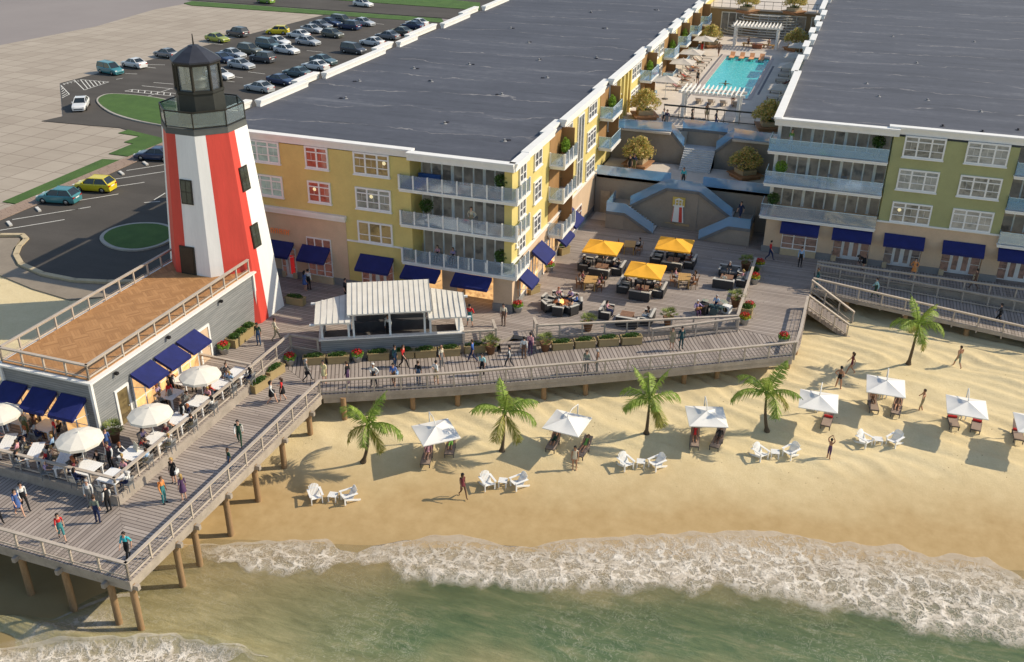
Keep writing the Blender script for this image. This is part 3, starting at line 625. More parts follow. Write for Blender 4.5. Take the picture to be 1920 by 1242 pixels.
for x, wd in [(-30.9, 3.0), (-26.7, 3.0)]: awning(A, x, 63.3, 2.85, wd, 0, 1.1, .55)
# lettering strokes of the shop sign over the door, and the red banner in it
sg = MB()
for i in range(9):
    u = i*.2
    sg.box((u, -.05, 0), (u+.05, 0, .42))
    if i % 2 == 0: sg.box((u+.05, -.05, .36), (u+.15, 0, .42))
    if i % 3 == 1: sg.box((u+.05, -.05, .18), (u+.15, 0, .24))
sg.obj("shop_sign", mat("orange_sign_letters", (.95, .30, .10), .5, .03, emit=.05), A, (-42.9, 63.56, 3.75))
MB().box((-41.35, 63.49, .35), (-41.0, 63.53, 2.0)).obj("banner", mat("red_banner", (.75, .03, .03), .6, .2, emit=.25), A)
# shop interior behind the corner openings
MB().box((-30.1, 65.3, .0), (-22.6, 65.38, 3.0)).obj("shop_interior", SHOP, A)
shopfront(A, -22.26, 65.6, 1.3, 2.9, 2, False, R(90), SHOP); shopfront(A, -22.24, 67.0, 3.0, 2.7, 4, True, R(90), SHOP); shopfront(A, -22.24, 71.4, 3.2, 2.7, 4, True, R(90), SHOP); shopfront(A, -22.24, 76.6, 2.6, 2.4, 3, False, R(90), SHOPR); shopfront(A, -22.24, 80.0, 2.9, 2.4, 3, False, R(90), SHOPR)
for y, wd, z in [(64.5, 1.9, 2.8), (68.1, 2.5, 3.4), (73.6, 2.7, 2.85), (76.6, 2.6, 3.35)]: awning(A, -22.12, y, z, wd, R(90), 1.2, .9)
for z in (9.02, 6.2, 3.12):
    balcony(A, -31.15, 63.3, -21.75, 66.3, z, 'frl', BLUEG)
    glazing(A, -30.2, 65.4, z, 7.7, 2.3, 9)
window(A, -22.25, 66.45, 0, .3, .3, 1, R(90), 4, False).location = (-22.29, 64.6, 5)
for z in Z3:
    window(A, -22.28, 65.15, z+.15, 1.5, 1.75, 2, R(90), 4)
    window(A, -22.28, 68.65, z+.2, 1.8, 1.75, 2, R(90), 4)
    for y in (76.0, 84.0): window(A, -22.28, y, z+.1, 2.85, 1.75, 3, R(90), (0, 4)[y > 80])
for z in Z3[:2]:
    for y in (91.5, 100.1, 111.5, 121.6): window(A, -22.28, y, z+.1, 2.6, 1.7, 3, R(90), 4)
    for y in (102.9, 114.8, 129.6, 138): window(A, -22.28, y, z+.1, 2.2, 1.7, 2, R(90), 0)
window(A, -22.28, 80.7, 4.4, 1.9, 6.6, 2, R(90), 0, False)
pv = MB()
for y in (94.6, 96.2, 97.8, 99.2): pv.box((-22.3, y, 6.9), (-21.95, y+.5, 11.3))
pv.obj("pilaster", YEL, A)
window(A, -22.27, 95.1, 9.6, .9, 1.6, 1, R(90), 4, False)
MB().box((-22.3, 95.2, 6.9), (-22.22, 96.1, 9.2)).box((-22.3, 98.3, 6.9), (-22.22, 99.2, 9.2)).obj("side_door", CHES, A)
for ya, yb in [(72.6, 76.0), (88.2, 91.6), (104.9, 108.4), (117.6, 120.4), (125.8, 128.4), (133.8, 136.5), (141.8, 144.5)]:
    ch = MB()
    for z in ((9.05, 6.2, 3.15) if ya < 80 else (9.05, 6.2)):
        ch.box((-22.32, ya+.05, z), (-22.26, yb-.05, z+2.35))
        ch.box((-22.3, yb-.06, z), (-21.2, yb+.03, z+(2.3 if z > 9 else 2.55)))
        balcony(A, -22.2, ya-.1, -20.95, yb+.15, z, 'frb', SKYB if ya > 80 else BLUEG, ya < 80)
    ch.obj("balcony_back_wall", CHES, A)
rv = random.Random(3); vb = 0
for x, y in [(-31.5, 73.0), (-43, 77.5), (-38.5, 86.3), (-30.5, 84), (-28.7, 92.0), (-38.0, 94.8), (-42.5, 91), (-26.7, 103), (-32.0, 99.5), (-36, 108), (-41, 116), (-30, 120), (-35, 131), (-27, 136), (-45, 84), (-25.2, 70)]:
    b = MB().lathe([(.32, 0), (.32, .03), (.12, .06), (.10, .28), (.17, .30), (.17, .36), (0, .4)], 10)
    b.box((.4, -.18, .0), (.75, .18, .16), 1)
    b.obj("roof_vent", [mat("pale_vent", (.22, .22, .23), .6), mat("dark_vent", (.03, .03, .04), .7)], A, (x, y, 11.42), rv.uniform(0, 6)).scale = (.75, .75, .5)
# ---------------------------------------------------------------- right building
B = thing("apartment_building", "olive green and peach building with sky-tinted glass balconies right of the courtyard stairs", "building")
MB().box((-5.75, 84.9, 3.9), (45, 190, 11.3)).box((3.45, 83.1, 4.06), (12.75, 84.89, 11.3)).box((24, 83.1, 4.06), (45, 84.89, 11.3)).obj("wall", OLV, B)
MB().box((-5.6, 83.08, .55), (-4.1, 84.8, 3.3)).box((-5.65, 84.2, .55), (45, 86, 3.89)).box((-1.1, 83.08, .55), (.2, 84.3, 3.3)).box((3.2, 83.08, .55), (4.4, 84.3, 4.05)).box((7.3, 83.08, .55), (8.9, 84.3, 4.05)).box((12.0, 83.08, .55), (13.3, 84.3, 4.05)).box((-5.6, 83.1, 2.9), (45, 84.3, 4.04)).obj("ground_floor_wall", PNK, B)
for q in (((-5.75, 83.03, -.1), (-4.05, 84.9, .57)), ((-1.15, 83.03, -.1), (.25, 84.4, .57)), ((3.15, 83.03, -.1), (4.45, 84.4, .57)), ((7.25, 83.03, -.1), (8.95, 84.4, .57)), ((11.95, 83.03, -.1), (13.35, 84.4, .57))): MB().box(*q).obj("plinth", PLIN, B)
for q in (((-4.1, 82.88, -.02), (-1.1, 83.1, .56)), ((.2, 82.95, -.02), (.62, 83.1, .5)), ((2.8, 82.95, -.02), (3.2, 83.1, .5)), ((4.4, 82.95, -.02), (4.75, 83.1, .5)), ((6.95, 82.95, -.02), (7.3, 83.1, .5)), ((8.9, 82.95, -.02), (9.3, 83.1, .5)), ((11.6, 82.95, -.02), (12, 83.1, .5))): MB().box(*q).obj("sill_base", MC["cream_stone"], B)
MB().box((-5.7, 83.3, 11.3), (46, 191, 11.42)).obj("roof", ROOF, B)
cb = MB(); cornice(cb, [(-5.6, 82.95), (3.5, 82.95)], 11.95); cornice(cb, [(3.3, 83.3), (45, 83.3)], 12.1)
cornice(cb, [(-5.75, 83.1), (-5.75, 101.5)], 12.0)
for i, (a, b_) in enumerate([(101.8, 109.6), (110.8, 114.2), (115, 118), (119.2, 122.6), (124, 127), (128.5, 131.5), (133, 136), (137.5, 141), (142.5, 150), (152, 170)]): cornice(cb, [(-6.1 if i % 2 == 0 else -5.65, a), (-6.1 if i % 2 == 0 else -5.65, b_)], 12.0)
cb.obj("cornice", WHT, B)
MB().box((3.35, 83.0, 4.0), (12.9, 83.14, 4.14)).obj("belt_course", WHT, B)
ZB = (9.70, 6.97, 4.15)
for k, z in enumerate(ZB):
    window(B, 4.3, 83.08, z, 3.1, 1.76, 3, 0, (0, 5, 0)[k], True, (None, None, .2)[k]); window(B, 8.95, 83.08, z, 3.1, 1.76, 3, 0, (5, 0, 5)[k])
for z in (9.15, 6.32, 3.4):
    balcony(B, -6.2, 82.75, 3.3, 84.9, z, 'fl', SKYB if z > 4 else BLUEG, False); glazing(B, -5.6, 84.9, z, 9.0, 2.2, 10)
    balcony(B, 12.75, 82.75, 23.8, 84.9, z, 'fl', SKYB, False); glazing(B, 12.9, 84.9, z, 10, 2.2, 11)
    MB().box((-5.75, 84.5, z), (-5.45, 84.95, z+2.25)).obj("balcony_pier", WHT, B)
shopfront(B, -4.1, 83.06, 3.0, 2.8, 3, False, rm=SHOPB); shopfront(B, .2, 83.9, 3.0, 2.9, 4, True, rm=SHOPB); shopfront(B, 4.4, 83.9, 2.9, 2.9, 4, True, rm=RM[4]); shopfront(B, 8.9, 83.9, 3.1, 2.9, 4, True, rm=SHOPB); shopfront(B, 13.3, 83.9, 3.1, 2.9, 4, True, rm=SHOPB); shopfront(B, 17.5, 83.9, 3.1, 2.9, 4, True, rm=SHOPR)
for x, wd in [(-4.3, 3.2), (0, 3.25), (4.15, 3.25), (8.75, 3.25), (12.95, 3.3), (17.3, 3.3)]: awning(B, x, 83.0, 3.12, wd, 0, .85, .72)
for x, y in [(7.2, 87.2), (10.2, 86.6), (2, 96), (6.2, 96.2), (0.8, 101), (5.5, 113), (10.5, 93.5), (16, 110), (12, 128), (3, 128), (22, 95), (13, 88.2)]:
    b = MB().lathe([(.32, 0), (.32, .03), (.12, .06), (.10, .28), (.17, .30), (.17, .36), (0, .4)], 10)
    b.obj("roof_vent", [MC["dark_vent"] if y < 90 else MC["pale_vent"]], B, (x, y, 11.42)).scale = (.7, .7, .4)
# ---------------------------------------------------------------- restaurant and lighthouse
g = NG("grey_clapboard"); v = g.pos(); sx = g.n("SeparateXYZ", i0=v); fz = g.math('FRACT', g.math('DIVIDE', sx.outputs[2], .16))
mp = g.n("Mapping", i0=v); mp.inputs[3].default_value = (.5, .5, 5); n1 = g.noise(mp.outputs[0], 1.2, 5, .65)
c_ = g.ramp(n1, [(.3, (.20, .21, .215)), (.7, (.33, .335, .335))]); g.col(g.mix(g.math('LESS_THAN', fz, .12), c_, (.11, .115, .12))); g.bump(fz, .6, .03); g.b.inputs["Roughness"].default_value = .7; CLAP = g.m
RS = thing("restaurant", "low grey clapboard restaurant with an orange timber roof deck beside the lighthouse", "building", (0, 0, 0))
MB().box((-46.1, 38.5, -.3), (-39.5, 55.6, 4.0)).obj("wall", CLAP, RS)
tr = MB()
for x, y in [(-39.45, 38.45), (-46.1, 38.45), (-39.45, 55.5)]: tr.box((x-.09, y-.09, 0), (x+.09, y+.09, 4.0))
tr.box((-46.3, 38.25, 3.98), (-39.25, 55.7, 4.1)).obj("corner_trim", WHT, RS)
g = NG("roof_deck_boards"); v = g.pos(rot=R(38)); sx = g.n("SeparateXYZ", i0=v)
ca = g.math('FLOOR', g.math('DIVIDE', sx.outputs[0], .9)); cb_ = g.math('FLOOR', g.math('DIVIDE', sx.outputs[1], .9))
par = g.math('MODULO', g.math('ABSOLUTE', g.math('ADD', ca, cb_)), 2.0)
u = g.math('ADD', g.math('MULTIPLY', sx.outputs[0], par), g.math('MULTIPLY', sx.outputs[1], g.math('SUBTRACT', 1.0, par)))
k = g.math('FLOOR', g.math('DIVIDE', u, .18)); cm = g.n("CombineXYZ", i0=k, i1=ca, i2=cb_); h = g.n("TexWhiteNoise", noise_dimensions='3D', i0=cm.outputs[0])
c_ = g.ramp(h.outputs[0], [(0, (.38, .19, .07)), (.5, (.46, .235, .09)), (1, (.54, .285, .115))])
gp = g.math('LESS_THAN', g.math('FRACT', g.math('DIVIDE', u, .18)), .10); c_ = g.mix(g.math('MULTIPLY', g.noise(v, 2.5, 5), .5), c_, (.24, .11, .04))
g.col(g.mix(g.math('MULTIPLY', gp, .5), c_, (.17, .08, .03))); g.b.inputs["Roughness"].default_value = .75
MB().box((-46.0, 38.55, 4.1), (-39.6, 55.4, 4.16)).obj("roof_deck", g.m, RS)
def door(parent, x, y, wd, ht, rz, rm, fm=None):
    f = MB().box((0, -.08, 0), (.16, .03, ht)).box((wd-.16, -.08, 0), (wd, .03, ht)).box((.16, -.08, ht-.16), (wd-.16, .03, ht))
    o = f.obj("door", fm or WFR, parent, (x, y, 0), rz); MB().box((.16, -.02, 0), (wd-.16, .01, ht-.16)).obj("door_panel", rm, o)
    MB().sphere((wd-.28, -.06, 1.0), .05).obj("handle", mat("steel", (.5, .5, .5), .3, metal=.9), o); return o
door(RS, -39.5, 40.15, 1.25, 2.5, R(90), RM[1]); door(RS, -39.5, 48.5, 1.3, 2.6, R(90), PNK)
def openings(parent, rz, org, spans, ht=2.7):
    ca, sa = math.cos(rz), math.sin(rz)
    for a, b_ in spans: shopfront(parent, org[0]+ca*a, org[1]+sa*a, b_-a, ht, 2, True, rz, SHOP)
openings(RS, R(90), (-39.47, 0), [(41.7, 43.7), (44.0, 46.0), (46.3, 48.2)])
for y in (41.65, 43.95, 46.2): awning(RS, -39.4, y, 2.95, 2.05, R(90), 1.25, .62)
openings(RS, 0, (0, 38.47), [(-46.0, -44.1), (-43.9, -42.2), (-42.0, -40.2)])
for x in (-46.1, -43.9, -41.75): awning(RS, x, 38.4, 2.95, 1.75, 0, 1.35, .75)
for y in (40.4, 45.4, 51.2): MB().box((-39.42, y, 3.55), (-39.2, y+.18, 3.72)).obj("wall_lamp", mat("black_metal", (.015, .015, .017), .4), RS)
# lighthouse
LX, LY = -43.05, 57.06
def oct_(r, z, n=8): return [(r/math.cos(PI/8)*math.cos(R(-22.5)+k*PI/4), r/math.cos(PI/8)*math.sin(R(-22.5)+k*PI/4), z) for k in range(n)]
LHT = thing("lighthouse", "tall leaning-walled lighthouse with wide red and white stripes and a dark lantern room", "lighthouse", (LX, LY, 0))
RED = mat("red_paint", (.66, .075, .055), .5, .09, .8, stretch=(2.5, 2.5, .2)); WHP = mat("white_paint", (.84, .835, .82), .5, .06, .8, stretch=(2.5, 2.5, .2))
r0, r1, zt = 3.92, 2.73, 14.55; b = MB()
lo, hi = oct_(r0, -.3), oct_(r1, zt)
for k in range(8):
    a, c = Vector(lo[k]), Vector(lo[(k+1) % 8]); d, e = Vector(hi[k]), Vector(hi[(k+1) % 8])
    # facet k faces k*45 deg; the stripe changes at a third of each facet
    m0, m1 = a.lerp(c, .32), d.lerp(e, .32)
    b.add([a, m0, m1, d], [(0, 1, 2, 3)], k % 2); b.add([m0, c, e, m1], [(0, 1, 2, 3)], 1-k % 2)
b.obj("tower", [RED, WHP], LHT)
BLK = mat("dark_bronze", (.028, .025, .019), .45, .2, 1.5)
GAL = mat("grey_gallery", (.10, .105, .10), .6, .1)
b = MB().lathe([(r1*1.08+.05, zt-.3), (2.74*1.08, zt-.02), (2.74*1.08, zt+.10), (0, zt+.12)], 8, a0=R(-22.5), sm=False); b.obj("gallery", GAL, LHT)
gr, gg = MB(), MB(); ring = [Vector(p) for p in oct_(2.68, zt+.12)]
for p, q in zip(ring, ring[1:]+ring[:1]):
    up = Vector((0, 0, 1))
    gr.bar(p, p+up*1.15, .07, .07); gr.bar(p+up*1.15, q+up*1.15, .09, .09); gr.bar(p+up*.08, q+up*.08, .05, .05)
    gg.bar(p+up*.6, q+up*.6, .02, .95)
gr.obj("gallery_rail", BLK, LHT); gg.obj("gallery_glass", glass("smoked_glass", (.72, .80, .80), .08, .14), LHT)
b = MB().lathe([(1.62*1.08, zt+.1), (1.52*1.08, zt+2.15), (1.6*1.08, zt+2.2), (1.6*1.08, zt+2.35), (0, zt+2.35)], 8, a0=R(-22.5), sm=False); b.obj("lantern_drum", mat("dark_green_grey", (.034, .035, .031), .5, .15), LHT)
b = MB(); lo, hi = oct_(1.46, zt+2.1), oct_(1.42, zt+4.2)
for p, q in zip(lo, hi): b.bar(p, q, .15, .15)
for ring in (oct_(1.46, zt+2.28), oct_(1.42, zt+4.12)):
    for p, q in zip(ring, ring[1:]+ring[:1]): b.bar(p, q, .18, .2)
b.obj("lantern_frame", BLK, LHT)
b = MB()
for k in range(8):
    p, q = oct_(1.36, zt+2.4)[k], oct_(1.36, zt+2.4)[(k+1) % 8]; b.bar(Vector(p)+Vector((0, 0, .85)), Vector(q)+Vector((0, 0, .85)), .02, 1.7)
b.obj("lantern_glass", glass("lantern_glass", (.88, .90, .90), .10, .06), LHT)
MB().lathe([(.5, 0), (.5, .5), (.62, .55), (.62, .62), (.35, .7), (.45, 1.0), (.45, 1.7), (.2, 1.9)], 10, c=(0, 0, zt+2.35)).obj("beacon", mat("beacon_grey", (.45, .47, .45), .4), LHT)
MB().lathe([(1.5*1.08, zt+4.15), (1.62*1.08, zt+4.2), (1.62*1.08, zt+4.32), (.95, zt+4.85), (.45, zt+5.12), (.35, zt+5.2), (0, zt+5.25)], 8, a0=R(-22.5), sm=False).obj("lantern_roof", mat("slate_roof", (.035, .037, .048), .45, .15), LHT)
MB().tube([(0, 0, zt+5.2), (0, 0, zt+5.95)], [.06, .03], 6).obj("finial", BLK, LHT)
LWD = room("lighthouse_pane", (.03, .035, .03), (.08, .09, .07), (.14, .15, .12), .1)
def lh_window(face, u, z, wd=.95, ht=1.75):
    an = face*PI/4; r = r0+(r1-r0)*(z/zt); tl = math.atan2(r0-r1, zt)
    f = MB().box((-wd/2, -.07, 0), (wd/2, .03, ht))
    p = MB().box((-wd/2+.09, -.08, .09), (-.03, 0, ht*.48)).box((.03, -.08, .09), (wd/2-.09, 0, ht*.48)).box((-wd/2+.09, -.08, ht*.52), (-.03, 0, ht-.09)).box((.03, -.08, ht*.52), (wd/2-.09, 0, ht-.09))
    o = f.obj("window", BLK, LHT); p.obj("pane", LWD, o)
    c = Vector((math.cos(an)*r, math.sin(an)*r, z))+Vector((-math.sin(an), math.cos(an), 0))*u
    o.matrix_local = Matrix.Translation(c) @ Matrix.Rotation(an+PI/2, 4, 'Z') @ Matrix.Rotation(-tl, 4, 'X')
lh_window(-2, .1, 9.4); lh_window(0, -.35, 9.9); lh_window(0, -.35, 5.6)
o = MB().box((-.62, -.07, 0), (.62, .03, 2.1)).obj("door", BLK, LHT); MB().box((-.5, -.09, .1), (.5, 0, 2.0)).obj("door_panel", mat("dark_door", (.045, .03, .02), .5), o)
rr = r0+(r1-r0)*(4.16/zt); o.matrix_local = Matrix.Translation((-.35, -rr, 4.16)) @ Matrix.Rotation(-math.atan2(r0-r1, zt), 4, 'X')
# ---------------------------------------------------------------- bar pavilion
KA = math.atan2(57.54-52.96, -23.82+32.75); KL = math.hypot(8.93, 4.58)
KO = thing("bar_pavilion", "open bar pavilion with cream standing seam roofs and a grey boarded counter", "kiosk", (-32.75, 53.05, 0), KA)
g = NG("standing_seam_roof"); v = g.n("TexCoord").outputs[3]; g.col(g.ramp(g.noise(v, 1.2, 4), [(.3, (.66, .62, .54)), (.7, (.76, .72, .64))])); g.b.inputs["Roughness"].default_value = .45; SEAM = g.m
GREYM = mat("roof_seam", (.40, .39, .37), .5)
WALK = mat("bar_frame_white", (.72, .74, .74), .5, .05)
# counter walls
MB().box((0, 0, 0), (KL, .14, .92)).box((KL-.14, .14, 0), (KL, 3.2, .92)).box((0, .14, 0), (.14, 3.2, .92)).obj("counter_front", CLAP, KO)
MB().box((-.12, -.2, .92), (KL+.12, .18, 1.02)).box((KL-.4, .18, .92), (KL+.12, 3.2, 1.02)).box((-.12, .18, .92), (.14, 3.2, 1.02)).obj("counter_top", mat("pale_counter", (.72, .70, .66), .4), KO)
MB().box((.14, .14, .0), (KL-.14, 3.2, .03)).obj("bar_floor", mat("dark_floor", (.10, .09, .085), .8), KO)
MB().box((2.5, 2.95, .03), (7.6, 3.2, 1.15)).box((2.3, 2.6, .03), (7.8, 2.94, .85)).obj("back_bar", mat("dark_back_bar", (.075, .075, .08), .6), KO)
bt = MB()
for i in range(26):
    x = 2.9+i*.17; bt.tube([(x, 3.05, 1.35), (x, 3.05, 1.6), (x, 3.05, 1.66), (x, 3.05, 1.75)], [.04, .04, .02, .015], 6, i % 3)
bt.obj("bottle_row", [mat("dark_glass_bottle", (.03, .05, .02), .15), mat("amber_bottle", (.25, .09, .02), .15), mat("black_bottle", (.015, .015, .018), .15)], KO)
for x in (.15, 2.0, 2.35, 4.9, 7.35, 7.75, KL-.25):
    for y in (.1, 3.1): MB().box((x-.07, y-.07, .0 if y > 1 else 1.02), (x+.07, y+.07, 2.95 if 2.2 < x < 7.5 else 2.55)).obj("post", WALK, KO)
def seam_roof(name, poly_lo, poly_hi, n):
    """slope between two 3D edges, raised seams running up it"""
    (a, b_), (c, d) = [tuple(Vector(p) for p in e) for e in (poly_lo, poly_hi)]
    m = MB(); up = Vector((0, 0, .10))
    m.add([a, b_, d, c, a+up, b_+up, d+up, c+up], [(0, 3, 2, 1), (4, 5, 6, 7), (0, 1, 5, 4), (1, 2, 6, 5), (2, 3, 7, 6), (3, 0, 4, 7)])
    for i in range(n+1):
        t = i/n; m.bar(a.lerp(b_, t)+up*1.25, c.lerp(d, t)+up*1.05, .035, .045, 1)
    return m.obj(name, [SEAM, GREYM], KO)
seam_roof("main_roof", ((2.0, -.55, 2.95), (7.85, -.55, 2.95)), ((2.0, 2.95, 3.8), (7.85, 2.95, 3.8)), 16)
seam_roof("wing_roof", ((-.25, -.85, 2.5), (2.25, -.85, 2.5)), ((-.25, 2.0, 2.85), (2.25, 2.7, 3.1)), 6)
seam_roof("wing_roof", ((7.6, -.85, 2.5), (10.3, -.85, 2.5)), ((7.6, 3.0, 3.15), (10.3, 2.3, 2.9)), 7)
rf = MB()
for x in (2.1, 4.9, 7.7): rf.bar((x, -.5, 2.86), (x, 2.9, 3.70), .12, .14)
for x0, x1 in ((-.6, -.2), (10.2, 10.6), (1.7, 2.2), (7.6, 8.0)): rf.box((x0, -.7, 2.38), (x1, -.5, 2.48)); rf.box((x0, 2.0, 2.72), (x1, 2.2, 2.84))
rf.obj("roof_frame", WALK, KO)
# ---------------------------------------------------------------- courtyard terraces
WL = thing("courtyard_stairs", "double switchback stairs with sky-tinted glass sides climbing to a paved terrace between the two buildings", "staircase")
Z1, Z2 = 3.8, 6.9
MB().box((-22.2, 87.6, -.3), (-5.8, 93.2, Z1-.02)).obj("terrace_block", GREYW, WL)
MB().box((-22.2, 87.5, Z1-.25), (-5.8, 93.2, Z1)).box((-14.95, 85.75, Z1-.25), (-12.0, 87.5, Z1)).obj("terrace_paving", PAVE, WL)
MB().prism([(-22.2, 93.2), (-16.4, 93.75), (-15.02, 93.8), (-15.02, 95.3), (-12.0, 95.3), (-12.0, 93.8), (-10.4, 93.75), (-5.8, 93.2), (-5.8, 150), (-22.2, 150)], -.3, lambda p: Z1+1.3 if -15.1 < p[0] < -11.9 and p[1] < 94 else Z2-.25).obj("pool_terrace_block", GREYW, WL)
def flight(b, x0, z0, x1, z1, ya, yb, n):
    for i in range(n):
        t0, t1 = i/n, (i+1)/n; xa, xb = lerp(x0, x1, t0), lerp(x0, x1, t1)
        b.box((min(xa, xb), ya, -.2), (max(xa, xb), yb, lerp(z0, z1, t1)-.04), 1); b.box((min(xa, xb), ya, lerp(z0, z1, t1)-.039), (max(xa, xb), yb, lerp(z0, z1, t1)))
STEP = mat("stair_stone", (.52, .53, .54), .8, .1, 1.2)
for q in (((-20.1, 83.75, -.2), (-18.36, 87.55, 1.65)), ((-8.8, 83.75, -.2), (-6.9, 87.55, 1.65)), ((-15.0, 85.8, -.2), (-12.0, 87.55, Z1-.26))): MB().box(*q).obj("stair_landing", GREYW, WL)
for q in ((-15.6, 0, -18.36, 1.65, 83.8, 85.7, 11), (-18.36, 1.65, -15.0, Z1, 85.85, 87.5, 13), (-11.4, 0, -8.8, 1.65, 83.8, 85.7, 11), (-8.8, 1.65, -12.0, Z1, 85.85, 87.5, 13)):
    st = MB(); flight(st, *q); st.obj("stair_flight", [STEP, GREYW], WL)
# upper stair
st = MB()
for i in range(10): st.box((-15.0, 91.4+i*.26, Z1), (-12.0, 93.9, Z1+(i+1)*.155))
st.box((-15.0, 93.9, Z1), (-12.0, 95.3, Z1+1.55)); 
for i in range(9):
    st.box((-15.0-1.4*(i+1)/9, 93.9, Z1+1), (-15.0-1.4*i/9, 95.3, Z1+1.55+1.55*(i+1)/9)); st.box((-12.0+1.6*i/9, 93.9, Z1+1), (-12.0+1.6*(i+1)/9, 95.3, Z1+1.55+1.55*(i+1)/9))
st.obj("upper_stair", STEP, WL)
pvm = MB().box((-22.2, 93.1, Z2-.2), (-16.4, 111.4, Z2)).box((-10.4, 93.1, Z2-.2), (-5.8, 111.4, Z2)).box((-16.4, 95.3, Z2-.2), (-10.4, 109.4, Z2)).box((-22.2, 111.4, Z2-.2), (-16.7, 150, Z2)).box((-11.1, 111.4, Z2-.2), (-5.8, 150, Z2)).box((-16.7, 132.2, Z2-.2), (-11.1, 150, Z2)).box((-16.4, 109.4, Z2-.2), (-11.1, 109.5, Z2)).box((-10.4-.7, 109.4, Z2-.2), (-10.4, 111.4, Z2))
pvm.obj("pool_terrace_paving", PAVE, WL)
def glass_run(pts, hh=.92):
    b, e = MB(), MB()
    for p, q in zip(pts, pts[1:]):
        p, q = Vector(p), Vector(q); up = Vector((0, 0, hh/2)); 
        vs = []
        d = (q-p); n = Vector((-d.y, d.x, 0)).normalized()*.015
        for s in (-1, 1):
            vs += [p+n*s+Vector((0, 0, .02)), q+n*s+Vector((0, 0, .02)), q+n*s+up*2, p+n*s+up*2]
        b.add(vs, [(0, 1, 2, 3), (7, 6, 5, 4), (0, 4, 5, 1), (3, 2, 6, 7)])
        e.bar(p-Vector((0, 0, .12)), q-Vector((0, 0, .12)), .10, .26)
    b.obj("glass_side", COURTG, WL); e.obj("slab_edge", mat("dark_slab_edge", (.17, .17, .175), .7), WL)
glass_run([(-22.1, 87.55, Z1), (-15.0, 87.55, Z1)]); glass_run([(-12.0, 87.55, Z1), (-5.9, 87.55, Z1)])
glass_run([(-18.3, 85.75, 1.75), (-15.0, 85.75, Z1+.02), (-12.0, 85.75, Z1+.02), (-8.85, 85.75, 1.75)])
glass_run([(-15.55, 83.7, .05), (-18.3, 83.7, 1.65), (-20.05, 83.7, 1.65), (-20.05, 87.3, 1.65)]); glass_run([(-11.4, 83.7, .05), (-8.85, 83.7, 1.65), (-6.95, 83.7, 1.65), (-6.95, 87.3, 1.65)])
glass_run([(-22.1, 93.05, Z2), (-16.4, 93.7, Z2), (-15.05, 93.75, Z1+1.65)]); glass_run([(-5.9, 93.05, Z2), (-10.4, 93.7, Z2), (-11.95, 93.75, Z1+1.65)]); glass_run([(-15.6, 95.32, Z2), (-11.2, 95.32, Z2)])
MB().box((-22.0, 85.5, -.02), (-20.2, 87.6, .01)).obj("pale_floor", PAVE, WL)
MB().box((-21.6, 87.53, .0), (-20.7, 87.6, 2.2)).obj("service_door", mat("beige_door", (.42, .34, .25), .7), WL)
# lighthouse emblem on the wall
EM = thing("lighthouse_emblem", "small red and white lighthouse relief with a yellow lantern on the courtyard wall", "emblem", (-13.75, 85.72, .7)); EM.scale = (.8, 1, .78)
b = MB()
b.add([(-.72, -.06, 0), (.72, -.06, 0), (.52, -.06, 1.95), (-.52, -.06, 1.95), (-.72, 0, 0), (.72, 0, 0), (.52, 0, 1.95), (-.52, 0, 1.95)], [(0, 1, 2, 3), (0, 4, 5, 1), (1, 5, 6, 2), (3, 2, 6, 7), (0, 3, 7, 4)]); b.obj("tower_relief", WHP, EM)
b = MB().add([(.16, -.07, .02), (.56, -.07, .02), (.42, -.07, 1.9), (.10, -.07, 1.9)], [(0, 1, 2, 3)]); b.add([(-.7, -.065, .0), (-.6, -.065, .0), (-.48, -.065, 1.9), (-.51, -.065, 1.9)], [(0, 1, 2, 3)]); b.obj("red_stripe", RED, EM)
MB().box((-.72, -.04, 1.95), (.72, 0, 3.1)).obj("yellow_panel", mat("emblem_yellow", (.62, .47, .12), .6), EM)
b = MB().box((-.62, -.07, 1.95), (.62, -.041, 2.12)).box((-.42, -.07, 2.12), (-.32, -.041, 2.75)).box((.32, -.07, 2.12), (.42, -.041, 2.75)).box((-.05, -.07, 2.12), (.05, -.041, 2.75)).box((-.42, -.07, 2.4), (.42, -.041, 2.46))
b.add([(-.55, -.07, 2.75), (.55, -.07, 2.75), (0, -.07, 3.02)], [(0, 1, 2)]); b.obj("lantern_lines", WHP, EM)
MB().box((-1.4, -.05, -.28), (-.1, 0, -.16)).box((-.3, -.05, -.42), (1.45, 0, -.12)).obj("wave_relief", mat("emblem_tan", (.42, .31, .18), .7), EM)
# pool
g = NG("pool_water"); v = g.pos(); vo = g.n("TexVoronoi", i0=v, i2=2.2); vo.feature = 'DISTANCE_TO_EDGE'
c_ = g.ramp(g.noise(v, 3.5, 5, .7, .6), [(.3, (.03, .42, .48)), (.55, (.06, .58, .60)), (.75, (.30, .80, .78))])
g.col(c_); g.b.inputs["Roughness"].default_value = .08; g.bump(g.noise(v, 4, 4, .6, .8), .5, .06)
tag(MB().box((-16.72, 109.5, Z2-.4), (-11.08, 132.2, Z2-.12)).obj("pool_water", g.m), kind="structure")
cp = MB().box((-17.1, 109.2, Z2-.01), (-16.65, 132.6, Z2+.05)).box((-11.15, 109.2, Z2-.01), (-10.7, 132.6, Z2+.05)).box((-16.65, 132.15, Z2-.01), (-11.15, 132.6, Z2+.05)).box((-16.65, 109.2, Z2-.01), (-11.15, 109.55, Z2+.05))
tag(cp.obj("pool_coping", mat("coping_stone", (.45, .38, .35), .7)), kind="structure")
tag(MB().box((-17.55, 100.5, Z2+.001), (-17.3, 133, Z2+.006)).box((-10.4, 112, Z2+.001), (-10.15, 128, Z2+.006)).obj("drain_strip", mat("dark_drain", (.14, .13, .14), .7)), kind="structure")
